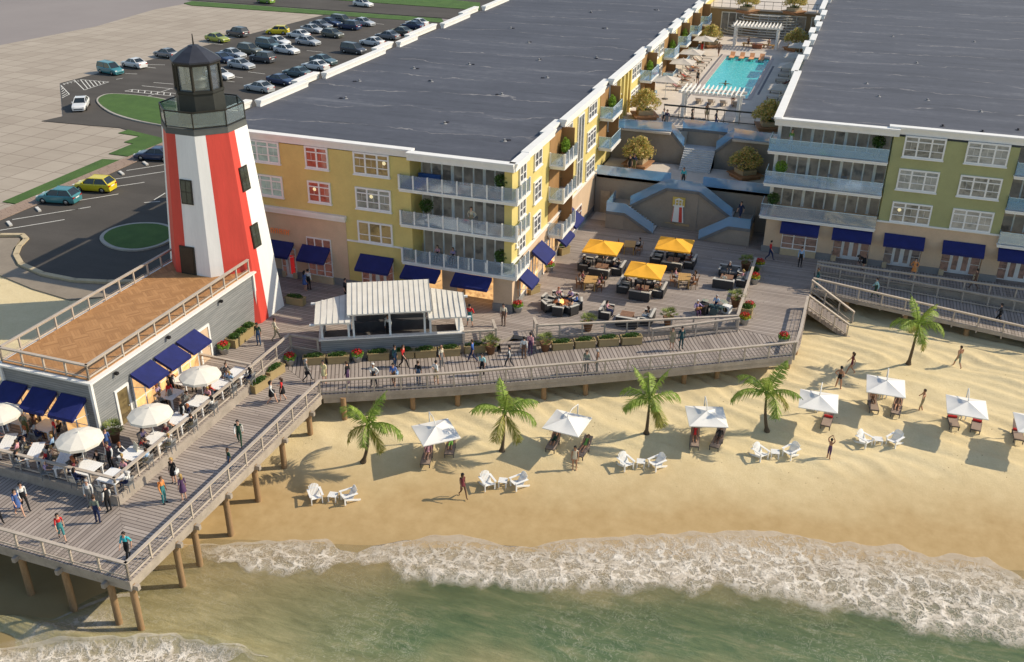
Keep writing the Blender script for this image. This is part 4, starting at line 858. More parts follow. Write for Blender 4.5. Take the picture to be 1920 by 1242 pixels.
# clubhouse at the far end
CH = thing("clubhouse", "brown clubhouse with white doors under a roof terrace at the far end of the pool", "building")
MB().box((-22.2, 149, Z2), (-5.8, 165, 10.2)).obj("wall", mat("brown_stucco", (.30, .22, .13), .8, .1), CH)
MB().box((-22.2, 148.7, 10.2), (-5.8, 185, 10.45)).obj("roof_terrace", PAVE, CH)
for x, wd, n in [(-20.2, 3.2, 3), (-14.8, 6.5, 5), (-7.6, 1.7, 2)]:
    o = glazing(CH, x, 148.98, Z2, wd, 2.9, n)
sp = MB()
for k in range(9):
    r = 2.2+k*.28
    for j in range(20):
        a0, a1 = PI*j/20, PI*(j+1)/20
        sp.bar((-13.6+math.cos(a0)*r*1.4, 148.6-math.sin(a0)*r*.55, Z2+2.9-.33*k), (-13.6+math.cos(a1)*r*1.4, 148.6-math.sin(a1)*r*.55, Z2+2.9-.33*k), .4, .10)
sp.obj("curved_steps", mat("pale_step", (.55, .54, .50), .7), CH)
rl = MB()
for i in range(13): rl.box((-21.5+i*1.2, 148.75, 10.45), (-21.45+i*1.2, 148.8, 11.5))
rl.bar((-21.5, 148.78, 11.5), (-6.5, 148.78, 11.5), .06, .06); rl.bar((-21.5, 148.78, 11.0), (-6.5, 148.78, 11.0), .03, .03); rl.obj("terrace_rail", BLK, CH)
def pergola(x0, x1, y, z, lb, n=14):
    o = thing("pergola", lb, "pergola", (x0, y, z), 0, "white pergolas at the ends of the pool"); wd = x1-x0
    pm = MB().box((-.14, -.14, 0), (.14, .14, 2.6)).mesh("post", WHT)
    for u in (.15, wd-.15):
        for dy in (0, 1.6): link("post", pm, o, (u, dy, 0))
    b = MB()
    for dy in (0, 1.6):
        b.box((-.4, dy-.13, 2.6), (wd+.4, dy-.05, 2.84)); b.box((-.4, dy+.05, 2.6), (wd+.4, dy+.13, 2.84))
    b.obj("beam", WHT, o); rm_ = MB().box((-.04, -1.0, 2.84), (.04, 2.6, 3.06)).mesh("rafter", WHT)
    for i in range(n): link("rafter", rm_, o, (wd*i/(n-1), 0, 0))
pergola(-16.5, -10.7, 98.9, Z2, "white timber pergola by the black fence at the near end of the pool"); pergola(-16.9, -11.0, 138.6, Z2, "white timber pergola in front of the clubhouse at the far end of the pool")
# ================================================================ RAILINGS
RAILM = mat("weathered_rail", (.47, .40, .33), .75, .14, 1.5)
WIRE = mat("rail_wire", (.30, .26, .22), .5, .1)
POSTM = {}
def railing(pts, label, step=1.75, hh=1.05, group="weathered timber railings", m=None, caps=(1, 1), wires=3, name="railing", pw_=.10):
    m = m or RAILM; pts = [Vector(p) for p in pts]
    o = thing(name, label, "railing", pts[0], 0, group); o0 = pts[0]
    k = (hh, m.name, pw_)
    if k not in POSTM: POSTM[k] = MB().box((-pw_/2, -pw_/2, -.35 if hh > 1 else 0), (pw_/2, pw_/2, hh)).mesh("post", m)
    tb, bb, wb = MB(), MB(), MB(); up = Vector((0, 0, 1))
    for i, (a, b_) in enumerate(zip(pts, pts[1:])):
        a, b_ = a-o0, b_-o0; L_ = (b_-a).length; n = max(1, round(L_/step)); d = (b_-a).normalized()
        for j in range(n+1):
            if j == n and i < len(pts)-2: continue
            p = a.lerp(b_, j/n); link("post", POSTM[k], o, p, math.atan2(d.y, d.x))
        tb.bar(a+up*(hh+.02)-d*.06, b_+up*(hh+.02)+d*.06, .20, .05); tb.bar(a+up*(hh-.06), b_+up*(hh-.06), .05, .10)
        bb.bar(a+up*.14, b_+up*.14, .05, .09)
        for w_ in range(wires):
            z = .28+w_*(hh-.42)/max(1, wires); wb.bar(a+up*z, b_+up*z, .016, .016)
    tb.obj("top_rail", m, o); bb.obj("bottom_rail", m, o)
    if wires: wb.obj("wire", WIRE, o)
    return o
zp = lambda x, y: (x, y, zprom((x, y)))
PZ = -.655
railing([(-62, 29.5, PZ), (-30.48, 29.5, PZ)], "long timber railing along the sea end of the pier")
railing([(-30.48, 29.5, PZ), (-30.48, 48.72, PZ)], "long timber railing on the beach side of the pier")
railing([zp(a[0], a[1]+.14) for a in [(-30.48, 48.62)]+OUT[1:]+[(-1.25, 64.1)]], "long timber railing along the promenade above the palm trees")
railing([(-1.15, 64.2, -.02), (-1.05, 66.3, 0), (-1.0, 72.3, 0)], "timber railing at the right end of the promenade beside the beach stairs")
railing([(-48.5, 34.45, 0), (-35.1, 34.45, 0)], "timber railing on the sea side of the restaurant terrace")
railing([(-35.1, 34.45, 0), (-35.1, 52.85, 0)], "timber railing between the restaurant terrace and the pier walk", 1.9)
railing([(-39.2, 48.15, 0), (-35.2, 48.15, 0)], "short timber railing across the landward end of the restaurant terrace")
railing([(-35.0, 52.8, 0), (-32.9, 52.9, 0)], "short timber railing joining the terrace corner to the bar pavilion")
railing([(-23.7, 57.55, 0), (-21.65, 58.62, 0), (-22.4, 60.0, 0)], "short timber railing right of the bar pavilion", 1.5)
railing([(-19.7, 61.4, 0), (-19.1, 60.3, 0), (-5.65, 67.0, 0)], "timber railing along the sea side of the patio with orange parasols")
railing([(-5.65, 67.1, 0), (-5.75, 78.7, 0)], "timber railing on the right side of the patio beside the red flowers")
railing([(-11.2, 63.3, -.32), (-5.5, 66.6, 0.02)], "low sloping ramp rail in front of the patio railing corner", 1.6)
railing([(-.75, 79.8, 0), (24, 79.8, 0)], "timber railing along the shop walk of the olive building", 1.9)
railing([(-.75, 79.2, -.03), (24, 79.2, -1.3)], "sloping timber railing on the landward side of the lower walkway", 1.9)
railing([(-.8, 76.1, -.02), (24, 73.85, wz((24, 0)))], "timber railing on the beach side of the lower walkway", 1.75)
SB = (2.5, 71.9)
railing([(-.9, 72.5, 0), (2.3, 72.2, -1.75)], "sloping timber handrail on the sea side of the beach stairs", 1.3)
railing([(-.9, 75.6, 0), (2.6, 74.6, -1.75)], "sloping timber handrail on the landward side of the beach stairs", 1.3)
stp = MB()
for i in range(10):
    x = -.85+i*.34; z = -.05-(i+1)*.172
    stp.box((x, 72.4-i*.02, z-.05), (x+.36, 75.4-i*.08, z)); stp.box((x, 72.4-i*.02, z), (x+.03, 75.4-i*.08, z+.17))
stp.bar((-.85, 72.5, -.3), (2.5, 72.2, -2.0), .08, .3); stp.bar((-.85, 75.4, -.3), (2.5, 74.7, -2.0), .08, .3)
tag(stp.obj("beach_stairs", planks("stair_boards", 0, .3, DK)), "timber beach stairs from the promenade corner down to the sand", "stairs")
RZ = 4.16
railing([(-46.0, 55.3, RZ), (-46.0, 38.6, RZ)], "pale railing on the car park side of the restaurant roof deck", 1.55, .95, "railings round the restaurant roof deck", None, (1, 1), 1)
railing([(-46.0, 38.6, RZ), (-39.6, 38.6, RZ)], "pale railing on the sea side of the restaurant roof deck", 1.55, .95, "railings round the restaurant roof deck", None, (1, 1), 1)
railing([(-39.6, 38.6, RZ), (-39.6, 55.3, RZ)], "pale railing on the pier side of the restaurant roof deck", 1.55, .95, "railings round the restaurant roof deck", None, (1, 1), 1)
railing([(-18.2, 98.75, Z2), (-6.0, 98.75, Z2)], "black metal fence at the near end of the pool terrace", 1.5, 1.3, "black pool fence", BLK, (1, 1), 2, "pool_fence", .05)
# ================================================================ PLANTS
def leafmat(name, cols):
    g = NG(name); oi = g.n("NewGeometry"); h = g.n("TexWhiteNoise", noise_dimensions='3D'); 
    v = g.n("TexCoord").outputs[3]; vs = g.n("VectorMath", operation='SNAP', i0=v); vs.inputs[1].default_value = (.09, .09, .09); g.t.links.new(vs.outputs[0], h.inputs[0])
    g.col(g.ramp(h.outputs[0], [(i/(len(cols)-1), c) for i, c in enumerate(cols)])); g.b.inputs["Roughness"].default_value = .55; g.b.inputs["Specular IOR Level"].default_value = .3
    tl = g.n("BsdfTranslucent"); tl.inputs[0].default_value = (*[min(1, c*1.6) for c in cols[-1]], 1); ms = g.n("MixShader", i0=.22)
    g.t.links.new(g.b.outputs[0], ms.inputs[1]); g.t.links.new(tl.outputs[0], ms.inputs[2]); g.t.links.new(ms.outputs[0], g.out.inputs[0]); return g.m
LEAF = leafmat("green_leaf", [(.025, .06, .012), (.05, .11, .02), (.09, .17, .03)])
PALML = leafmat("palm_leaf", [(.12, .20, .022), (.20, .30, .04), (.34, .42, .10)])
PALMY = leafmat("yellowing_palm_leaf", [(.14, .17, .02), (.26, .28, .05), (.36, .30, .09)])
FANL = leafmat("fan_palm_leaf", [(.06, .10, .02), (.14, .19, .045), (.30, .32, .10)])
AUTL = leafmat("orange_green_leaf", [(.12, .19, .04), (.30, .34, .08), (.72, .33, .13), (.78, .52, .22), (.42, .44, .12)])
LIMEL = leafmat("lime_leaf", [(.10, .20, .02), (.18, .32, .04), (.28, .42, .06)])
REDF = mat("red_petal", (.55, .012, .02), .6, .3, 9); YELF = mat("yellow_petal", (.75, .45, .02), .6, .3, 9)
BARK = mat("palm_bark", (.10, .075, .05), .9, .25, 3, .5); TRK = mat("trunk_bark", (.16, .11, .07), .9, .2, 3, .4)
TERRA = mat("brown_pot", (.20, .105, .055), .7, .15); STONEP = mat("grey_stone_pot", (.42, .42, .41), .8, .12, 2, .1)
BOXW = planks("planter_boards", R(90), .16, [(.42, .31, .15), (.50, .38, .20), (.36, .27, .13)], obj=True, seam=.05)
def leaves(b, c, r, n, sz, rnd, mi=0, flat=1.0, shell=.55):
    for _ in range(n):
        while True:
            p = Vector((rnd.uniform(-1, 1), rnd.uniform(-1, 1), rnd.uniform(-1, 1)))
            if shell < p.length < 1: break
        q = Vector(c)+Vector((p.x*r[0], p.y*r[1], p.z*r[2])); s = sz*rnd.uniform(.6, 1.3)
        u = Vector((rnd.uniform(-1, 1), rnd.uniform(-1, 1), rnd.uniform(-.6, .6))).normalized(); w_ = u.cross(Vector((rnd.uniform(-1, 1), rnd.uniform(-1, 1), rnd.uniform(-1, 1)))).normalized()*s*.42
        u *= s; b.add([q-u*.5, q+w_*.8, q+u*.6, q-w_*.8], [(0, 1, 2, 3)], mi)
def frond(L_, droop, n, rnd, wd=.62, up=.7):
    """a feather leaf: curved rib with narrow leaflets on both sides"""
    b = MB(); pts = []; p = Vector((0, 0, 0)); a = up
    for i in range(n+1):
        pts.append(p.copy()); p = p+Vector((math.cos(a), 0, math.sin(a)))*L_/n; a -= droop/n*(.5+1.2*i/n)
    b.tube(pts, [.035*(1-i/n)+.008 for i in range(n+1)], 5)
    N = n*7
    for i in range(6, N):
        t = i/N; k = min(n-1, int(t*n)); q = pts[k].lerp(pts[k+1], t*n-k); d = (pts[k+1]-pts[k]).normalized()
        ll = wd*(math.sin(PI*min(1, t*1.02+.08))**.6)*rnd.uniform(.85, 1.1)
        for s in (-1, 1):
            side = Vector((0, s, 0)); nrm = d.cross(Vector((0, 1, 0))); nrm = nrm if nrm.z > 0 else -nrm
            tip = q+d*ll*.55+side*ll*.66-Vector((0, 0, ll*rnd.uniform(.30, .85))); w_ = d*.027
            mid = q.lerp(tip, .5)+nrm*.03
            b.add([q-w_*.6, q+w_*.6, mid+w_, mid-w_], [(0, 1, 2, 3)]); b.add([mid-w_, mid+w_, tip], [(0, 1, 2)])
    return b
rp = random.Random(11)
FR = [frond(2.5, 1.7, 9, rp, .75, .75).mesh("frond", PALML), frond(2.4, 2.3, 9, rp, .72, .5).mesh("frond", PALML), frond(2.3, .8, 9, rp, .75, 1.3).mesh("frond", PALML), frond(2.1, 2.2, 8, rp, .65, -.1).mesh("frond", PALMY), frond(2.0, 1.6, 8, rp, .6, -.55).mesh("frond", PALMY)]
def palm(loc, ht, lean, seed, nf, label, sc=1.12):
    r = random.Random(seed); o = thing("palm_tree", label, "palm tree", loc, 0, "palm trees along the beach")
    lx, ly = lean; pts = []; rad = []
    for i in range(9):
        t = i/8; c = math.sin(t*PI)*.25; pts.append((lx*t+c*lx, ly*t+c*ly, ht*t)); rad.append(.07*(1-t)+.06+(.09 if i == 0 else 0))
    tb = MB().tube(pts, rad, 10)
    tb.obj("trunk", BARK, o); top = Vector(pts[-1])
    for i in range(nf):
        k = (2, 1, 0, 3, 2, 1, 0, 1, 4)[i]; f = link("frond", FR[k], o, top, (R(-60)+r.uniform(-.5, .5)) if i == 8 else seed*1.1+2*PI*i/8+r.uniform(-.25, .25)); f.scale = (sc*r.uniform(.9, 1.15), sc*r.uniform(.9, 1.1), sc*r.uniform(.9, 1.15)); f.rotation_euler[0] = r.uniform(-.3, .3)
    MB().sphere(top, (.17, .17, .22), 8, 6).obj("crown_bud", PALML, o)
for (px, py), (tx, ty), seed, nf, lb in [((681, 867), (688, 800), 1, 9, "palm tree with a curved dark trunk nearest the pier"), ((941, 847), (945, 775), 2, 9, "palm tree right of the first pair of sunshade loungers, upright bushy crown"), ((1212, 813), (1215, 757), 3, 9, "palm tree between the third and fourth white sunshades with a frond hanging over its trunk"), ((1438, 810), (1437, 742), 4, 8, "palm tree just left of the sunshade by the promenade corner"), ((1703, 683), (1722, 618), 5, 9, "palm tree standing apart in front of the lower walkway at the right")]:
    p = atb(px, py); d = math.dist(p, (0, 0, HC)); ppm = F/d
    h = 3.1 if seed != 5 else 3.6
    # find height and lean so that the crown stands where the photograph has it
    z = p[2]+h; q = at(tx, ty, z); palm(p, h, (q[0]-p[0], (q[1]-p[1])*.6), seed, nf, lb)
PLEAVES = {}
def trough(wd=1.5, dp=.55, ht=.6):
    o = thing("planter_box", "", "planter"); b = MB()
    b.box((-wd/2, -dp/2, 0), (wd/2, dp/2, ht-.02)); b.box((-wd/2-.04, -dp/2-.04, ht-.08), (wd/2+.04, -dp/2+.03, ht+.02)); b.box((-wd/2-.04, dp/2-.03, ht-.08), (wd/2+.04, dp/2+.04, ht+.02)); b.box((-wd/2-.04, -dp/2+.03, ht-.08), (-wd/2+.03, dp/2-.03, ht+.02)); b.box((wd/2-.03, -dp/2+.03, ht-.08), (wd/2+.04, dp/2-.03, ht+.02))
    b.obj("box", BOXW, o); l = MB(); leaves(l, (0, 0, ht+.05), (wd/2*.95, dp/2*1.0, .22), 420, .13, rp, 0, 1, .1); l.obj("foliage", LEAF, o); return Kind(o)
TRO = trough(); TROS = trough(1.0, .8, .65)
def pot(cols, r=.36, ht=.5):
    o = thing("flower_pot", "", "flower pot"); MB().lathe([(0, 0), (r*.72, 0), (r, ht*.9), (r*1.08, ht*.92), (r*1.08, ht), (r*.9, ht), (r*.85, ht-.06), (0, ht-.06)], 18).obj("pot", STONEP, o)
    l = MB(); leaves(l, (0, 0, ht+.10), (r*1.25, r*1.25, .26), 300, .13, rp, 0, 1, .3); l.obj("foliage", LIMEL, o)
    l = MB()
    for m in range(len(cols)): leaves(l, (0, 0, ht+.32-.16*m), (r*(1.0+.25*m), r*(1.0+.25*m), .16), 150, .11, rp, m, 1, .3)
    l.obj("flowers", cols, o); return Kind(o)
POTR = pot([REDF]); POTY = pot([REDF, YELF])
def fan_pot():
    o = thing("potted_palm", "", "potted palm"); MB().lathe([(0, 0), (.24, 0), (.38, .62), (.42, .64), (.42, .72), (.34, .72), (.33, .66), (0, .66)], 16).obj("pot", TERRA, o)
    l = MB()
    for i in range(26):
        a = i*2.4; el = .35+.9*((i*7) % 26)/26; L_ = rp.uniform(.7, 1.0); d = Vector((math.cos(a)*math.cos(el), math.sin(a)*math.cos(el), math.sin(el))); s = Vector((-math.sin(a), math.cos(a), 0)); q = Vector((0, 0, .7))
        m_ = q+d*L_*.55; t = q+d*L_-Vector((0, 0, .22*L_)); u_ = s.cross(d)
        for k in (-.9, -.55, -.2, .2, .55, .9):
            dd = (d+s*k*.9).normalized(); tip = m_+dd*L_*.55-Vector((0, 0, .12)); w_ = (s*math.cos(k)).normalized()*.035; l.add([m_-w_, m_+w_, m_.lerp(tip, .6)+w_*1.2, tip], [(0, 1, 2, 3)])
        l.add([q-s*.012, q+s*.012, m_+s*.012, m_-s*.012], [(0, 1, 2, 3)])
    l.obj("foliage", FANL, o); return Kind(o)
FAN = fan_pot()
PROMG = "planter boxes along the promenade"
off = .38
for px, py, lb in [(590, 682, "wooden planter box at the left end of the promenade row, below the bar pavilion corner"), (635, 680, "wooden planter box left of the red flowers below the bar counter"), (710, 674, "wooden planter box just right of the red flowers below the bar counter"), (757, 671, "wooden planter box behind the man in the red shirt"), (798, 669, "wooden planter box left of the bald walker on the promenade"), (843, 666, "wooden planter box behind the bald walker on the promenade"), (890, 660, "wooden planter box between the bar pavilion and a potted palm"), (1054, 655, "wooden planter box just right of the potted palm by the entrance steps"), (1096, 651, "second wooden planter box from the potted palm below the patio railing"), (1140, 647, "third wooden planter box from the potted palm below the patio railing"), (1183, 644, "last wooden planter box of the row below the patio railing")]:
    p = at(px, py, -.62); p = at(px, py, zprom(p)); TRO.put((p[0], p[1], zprom(p)), PROM_A, lb, PROMG)
for px, py, z, rz, lb in [(488, 729, PZ, R(80), "wooden planter box against the terrace railing, nearer the restaurant"), (516, 704, PZ, R(80), "wooden planter box against the terrace railing, nearer the bar pavilion"), (555, 570, 0, 0, "wooden planter box alone on the boards in front of the peach wall"),
        (441, 647, 0, R(90), "square planter box next to the red flowers by the restaurant wall"), (454, 637, 0, R(90), "middle planter box of the three by the restaurant wall"), (468, 626, 0, R(90), "planter box nearest the lighthouse by the restaurant wall")]:
    (TRO if px in (488, 516, 555) else TROS).put(at(px, py, z), rz, lb, "planter boxes on the upper deck")
for px, py, rz, lb in [(998, 548, R(60), "yellow lit planter box by the corner shop of the yellow building"), (1055, 475, R(60), "yellow lit planter box at the far awning of the yellow building"), (1413, 520, R(90), "planter box between two red flower pots by the patio railing"), (1400, 590, R(90), "planter box between red flower pots at the patio corner")]: TROS.put(at(px, py, 0), rz, lb, "planter boxes on the upper deck")
for px, py, z, k, lb in [(671, 677, None, POTR, "grey pot of red and yellow flowers in the promenade planter row"), (545, 684, PZ, POTR, "grey pot of red flowers at the corner where the pier meets the promenade"), (421, 663, 0, POTR, "grey pot of red flowers by the white restaurant door"), (971, 585, 0, POTR, "grey pot of red flowers at the corner pillar of the yellow building"), (1030, 509, 0, POTR, "grey pot of red flowers between the side awnings of the yellow building"),
        (1423, 505, 0, POTY, "grey pot of dark red flowers farthest from the sea outside the patio railing"), (1414, 532, 0, POTY, "grey pot of red and yellow flowers in the middle outside the patio railing"), (1404, 586, 0, POTR, "grey pot of bright red flowers behind the patio corner"), (1395, 608, 0, POTY, "grey pot of red flowers at the patio corner post"), (1468, 645, -.02, POTR, "grey pot of red flowers alone at the right end of the promenade")]:
    if z is None: p = at(px, py, -.6); p = (p[0], p[1], zprom(p))
    else: p = at(px, py, z)
    k.put(p, px*.1, lb, "pots of flowers on the decks")
for px, py, z, lb in [(216, 828, 0, "potted palm at the corner of the restaurant"), (920, 663, -.6, "potted palm left of the entrance steps"), (1022, 658, -.55, "potted palm right of the entrance steps"), (1102, 620, 0, "potted palm on the patio behind the railing, left one"), (1252, 610, 0, "potted palm on the patio behind the railing, right one"), (1397, 507, 0, "potted palm by the far corner of the patio"), (1378, 575, 0, "potted palm behind the musicians")]:
    FAN.put(at(px, py, z), px*.3, lb, "potted palms on the decks")
BOXG = []
def balc_tree(px, py, x=None, y=None, z=0, lb="", leaf=None, k=[None, None]):
    i = 0 if leaf is None else 1
    if k[i] is None:
        o = thing("potted_tree", "", "potted tree"); MB().lathe([(0, 0), (.22, 0), (.27, .36), (.22, .36), (0, .32)], 12).obj("pot", STONEP, o)
        MB().tube([(0, 0, .3), (.02, 0, 1.0)], .03, 6).obj("trunk", TRK, o); l = MB(); leaves(l, (0, 0, 1.3), (.55, .55, .55), 650, .14, rp, 0, 1, .35); l.obj("crown", leaf or LEAF, o); k[i] = Kind(o)
    k[i].put((x, y, z), 0, lb, "small trees in pots on the balconies")
for x, y, z, lb, lf in [(-23.2, 63.9, 9.03, "round tree in a pot on the top corner balcony of the yellow building", None), (-29.4, 64.3, 6.22, "round dark potted tree on the middle balcony of the yellow building", None), (-23.2, 63.9, 3.14, "round tree in a pot on the lowest corner balcony of the yellow building", None), (2.4, 84.0, 9.16, "dark round potted tree on the top balcony of the olive building", None), (-5.0, 83.6, 6.33, "bright leafy tree in a pot on the middle balcony of the olive building", LIMEL), (-5.3, 83.7, 3.42, "dark round tree in a pot on the lowest balcony of the olive building", None)]: balc_tree(0, 0, x, y, z, lb, lf)
NTH = ["first", "second", "third", "fourth", "fifth", "sixth", "seventh"]
VB = None
for i, y in enumerate([73.4, 88.9, 105.6, 118.2, 126.3]):
    if VB is None:
        o = thing("balcony_plant", "", "balcony plant"); MB().box((-.5, -.25, 0), (.5, .25, .4)).obj("box", mat("brown_box", (.22, .12, .06), .7), o); l = MB(); leaves(l, (0, 0, .9), (.55, .35, .75), 500, .16, rp, 0, 1, .2); l.obj("foliage", LIMEL, o); VB = Kind(o)
    VB.put((-21.75, y+1.9, 9.06), R(90), "bright bush on the top side balcony of the yellow building, %s from the sea" % NTH[i], "bushes on the side balconies")
# courtyard trees with seat planters
def court_tree():
    o = thing("courtyard_tree", "", "tree"); s = MB()
    s.box((-1.25, -1.25, .30), (1.25, 1.25, .42)); s.box((-1.05, -1.05, 0), (1.05, 1.05, .30)); s.obj("bench", mat("bench_timber", (.33, .17, .085), .7, .15, 2), o)
    MB().box((-.75, -.75, .421), (.75, .75, .85)).obj("planter", mat("tan_planter", (.42, .33, .21), .8, .1), o)
    MB().tube([(0, 0, .8), (.05, .03, 1.4), (0, .08, 2.1)], [.10, .08, .05], 7).tube([(.04, .03, 1.3), (.5, .2, 2.1)], [.05, .02], 6).tube([(.04, .03, 1.4), (-.45, -.2, 2.2)], [.05, .02], 6).obj("trunk", TRK, o)
    l = MB(); r = random.Random(5)
    for i in range(44):
        a = r.uniform(0, 2*PI); u = r.uniform(0, 1)**.6*1.25; z = 1.15+1.6*(1-(u/1.5)**2)*r.uniform(.35, 1.0); leaves(l, (math.cos(a)*u*1.1, math.sin(a)*u*1.1, z), (.48, .48, .40), 60, .20, r, 0, 1, .2)
    l.obj("crown", AUTL, o); l = MB(); leaves(l, (0, 0, .95), (.7, .7, .22), 200, .14, r, 0, 1, .1); l.obj("undergrowth", LEAF, o); return Kind(o)
CT = court_tree()
for x, y, z, lb in [(-19.0, 93.0-1.6, Z1, "orange and green tree in a bench planter on the lower terrace left of the stairs"), (-8.7, 91.6, Z1, "orange and green tree in a bench planter on the lower terrace right of the stairs"), (-20.0, 97.8, Z2, "orange and green tree at the near end of the pool beside the yellow building"), (-7.6, 98.0, Z2, "orange and green tree at the near end of the pool beside the olive building"), (-19.7, 137.2, Z2, "orange and green tree at the far end of the pool left of the pergola"), (-8.6, 139, Z2, "orange and green tree at the far end of the pool right of the pergola"), (*at(1400, 24, 10.45)[:2], 10.45, "orange and green tree on the clubhouse roof terrace, left one"), (*at(1488, 26, 10.45)[:2], 10.45, "orange and green tree on the clubhouse roof terrace, right one"), (-13, 166, 10.45, "orange and green tree far back on the clubhouse roof terrace")]: CT.put((x, y, z), x, lb, "orange and green trees in bench planters")
# ================================================================ SUNSHADES, CHAIRS, TABLES
WCAN = mat("white_canvas", (.80, .77, .72), .8, .05, 1.2); YCAN = mat("orange_canvas", (.86, .42, .035), .75, .08, 1.5); CRM = mat("cream_canvas", (.74, .69, .60), .8, .06, 1.5); GCAN = mat("beige_canvas", (.55, .49, .42), .8, .06, 1.5)
POLE = mat("white_pole", (.72, .71, .68), .4); DPOLE = mat("dark_pole", (.10, .09, .08), .5)
def sq_shade(name, lb, s, zt, rise, canm, polem, cant, val=.10):
    o = thing(name, lb, "parasol"); b = MB(); n = 8
    for k in range(4):
        c0, c1 = [Vector(q) for q in (((-s, -s, 0), (s, -s, 0), (s, s, 0), (-s, s, 0))+((-s, -s, 0),))[k:k+2]]; top = Vector((0, 0, rise))
        vs = []; fs = []
        for i in range(n+1):
            for j in range(n+1):
                t = i/n; e = c0.lerp(c1, j/n); q = top.lerp(e, t); q.z -= .07*math.sin(PI*t)*(1-abs(2*j/n-1)) ; vs.append(q+Vector((0, 0, zt)))
        fs = [(i*(n+1)+j, (i+1)*(n+1)+j, (i+1)*(n+1)+j+1, i*(n+1)+j+1) for i in range(n) for j in range(n)]
        b.add(vs, fs, 0, True); d = Vector((0, 0, zt)); b.add([c0+d, c0+d-Vector((0, 0, val)), c1+d-Vector((0, 0, val)), c1+d], [(0, 1, 2, 3)])
    b.obj("canopy", canm, o)
    if cant:
        MB().tube([(.1, s+.35, 0), (.1, s+.35, zt+rise+.12)], .045, 8).tube([(.1, s+.35, zt+rise+.1), (.05, .7, zt+rise+.28), (0, 0, zt+rise+.12), (0, 0, zt+rise-.02)], .03, 7).obj("pole", polem, o); MB().box((-.4, s-.1, 0), (.6, s+.8, .10)).obj("base", POLE, o)
    else:
        MB().tube([(0, 0, 0), (0, 0, zt+rise+.12)], .035, 8).obj("pole", polem, o); MB().lathe([(0, 0), (.35, 0), (.35, .06), (.06, .10), (0, .1)], 14).obj("base", DPOLE, o)
    rb = MB()
    for x, y in ((-s, -s), (s, -s), (s, s), (-s, s)): rb.bar((0, 0, zt+rise-.06), (x, y, zt-.03), .025, .03)
    rb.obj("rib", polem, o); return Kind(o)
BS = sq_shade("beach_sunshade", "", 1.24, 2.1, .42, WCAN, POLE, True, .06)
for i, (px, py, rz) in enumerate([(817, 805, 42), (1064, 788, -5), (1325, 776, 17), (1536, 747, 2), (1662, 719, 1), (1814, 758, 0), (1945, 792, 2)]):
    z = -2.4; p = at(px, py, z+2.3)
    for _ in range(6): p = at(px, py, zbeach(p[0], p[1])+2.3)
    BS.put((p[0], p[1], zbeach(p[0], p[1])), R(rz), "square white cantilever sunshade on the beach, %s from the pier" % NTH[i], "white sunshades on the beach")
YS = sq_shade("patio_parasol", "", 1.45, 2.15, .5, YCAN, DPOLE, False, .12)
for px, py, lb in [(1131, 457, "orange parasol nearest the yellow building"), (1266, 452, "orange parasol farthest back, in the shade by the courtyard stairs"), (1211, 500, "orange parasol nearest the sea, over the middle sofas")]: YS.put((*at(px, py, 2.45)[:2], 0), R(2), lb, "orange parasols on the patio")
def round_shade(name, r, zt, rise, m, n=10):
    o = thing(name, "", "parasol"); prof = [(r, zt-.16), (r, zt), (r*.7, zt+rise*.42), (r*.35, zt+rise*.78), (.05, zt+rise), (0, zt+rise+.02)]
    MB().lathe(prof, n, sm=False).obj("canopy", m, o); MB().tube([(0, 0, 0), (0, 0, zt+rise+.12)], .03, 8).obj("pole", POLE, o); MB().lathe([(0, 0), (.3, 0), (.3, .06), (.05, .1), (0, .1)], 12).obj("base", DPOLE, o)
    rb = MB()
    for k in range(n): a = 2*PI*k/n; rb.bar((0, 0, zt+rise-.08), (r*math.cos(a)*.98, r*math.sin(a)*.98, zt-.03), .02, .025)
    rb.obj("rib", POLE, o); return Kind(o)
RSH = round_shade("round_parasol", 1.3, 2.15, .42, CRM)
for px, py, lb in [(374, 697, "round cream parasol nearest the lighthouse on the restaurant terrace"), (280, 770, "round cream parasol by the white restaurant door"), (147, 816, "round cream parasol in front of the restaurant corner"), (-4, 768, "round cream parasol cut by the left edge of the picture")]: RSH.put((*at(px, py, 2.4)[:2], 0), 0, lb, "round cream parasols on the restaurant terrace")
GSH = sq_shade("pool_parasol", "", 1.35, 2.1, .45, GCAN, POLE, False, .05)
for i, y in enumerate([106.3, 115.9, 121.9, 131.0]): GSH.put((-19.6, y, Z2), 0, "beige parasol on the sunny side of the pool, %s from the sea" % NTH[i], "beige parasols by the pool")
for i, y in enumerate([107, 118.5, 124.5, 131]): GSH.put((-7.6, y, Z2), 0, "beige parasol on the shaded side of the pool, %s from the sea" % NTH[i], "beige parasols by the pool")
ADW = mat("white_chair_paint", (.82, .81, .79), .5, .04)
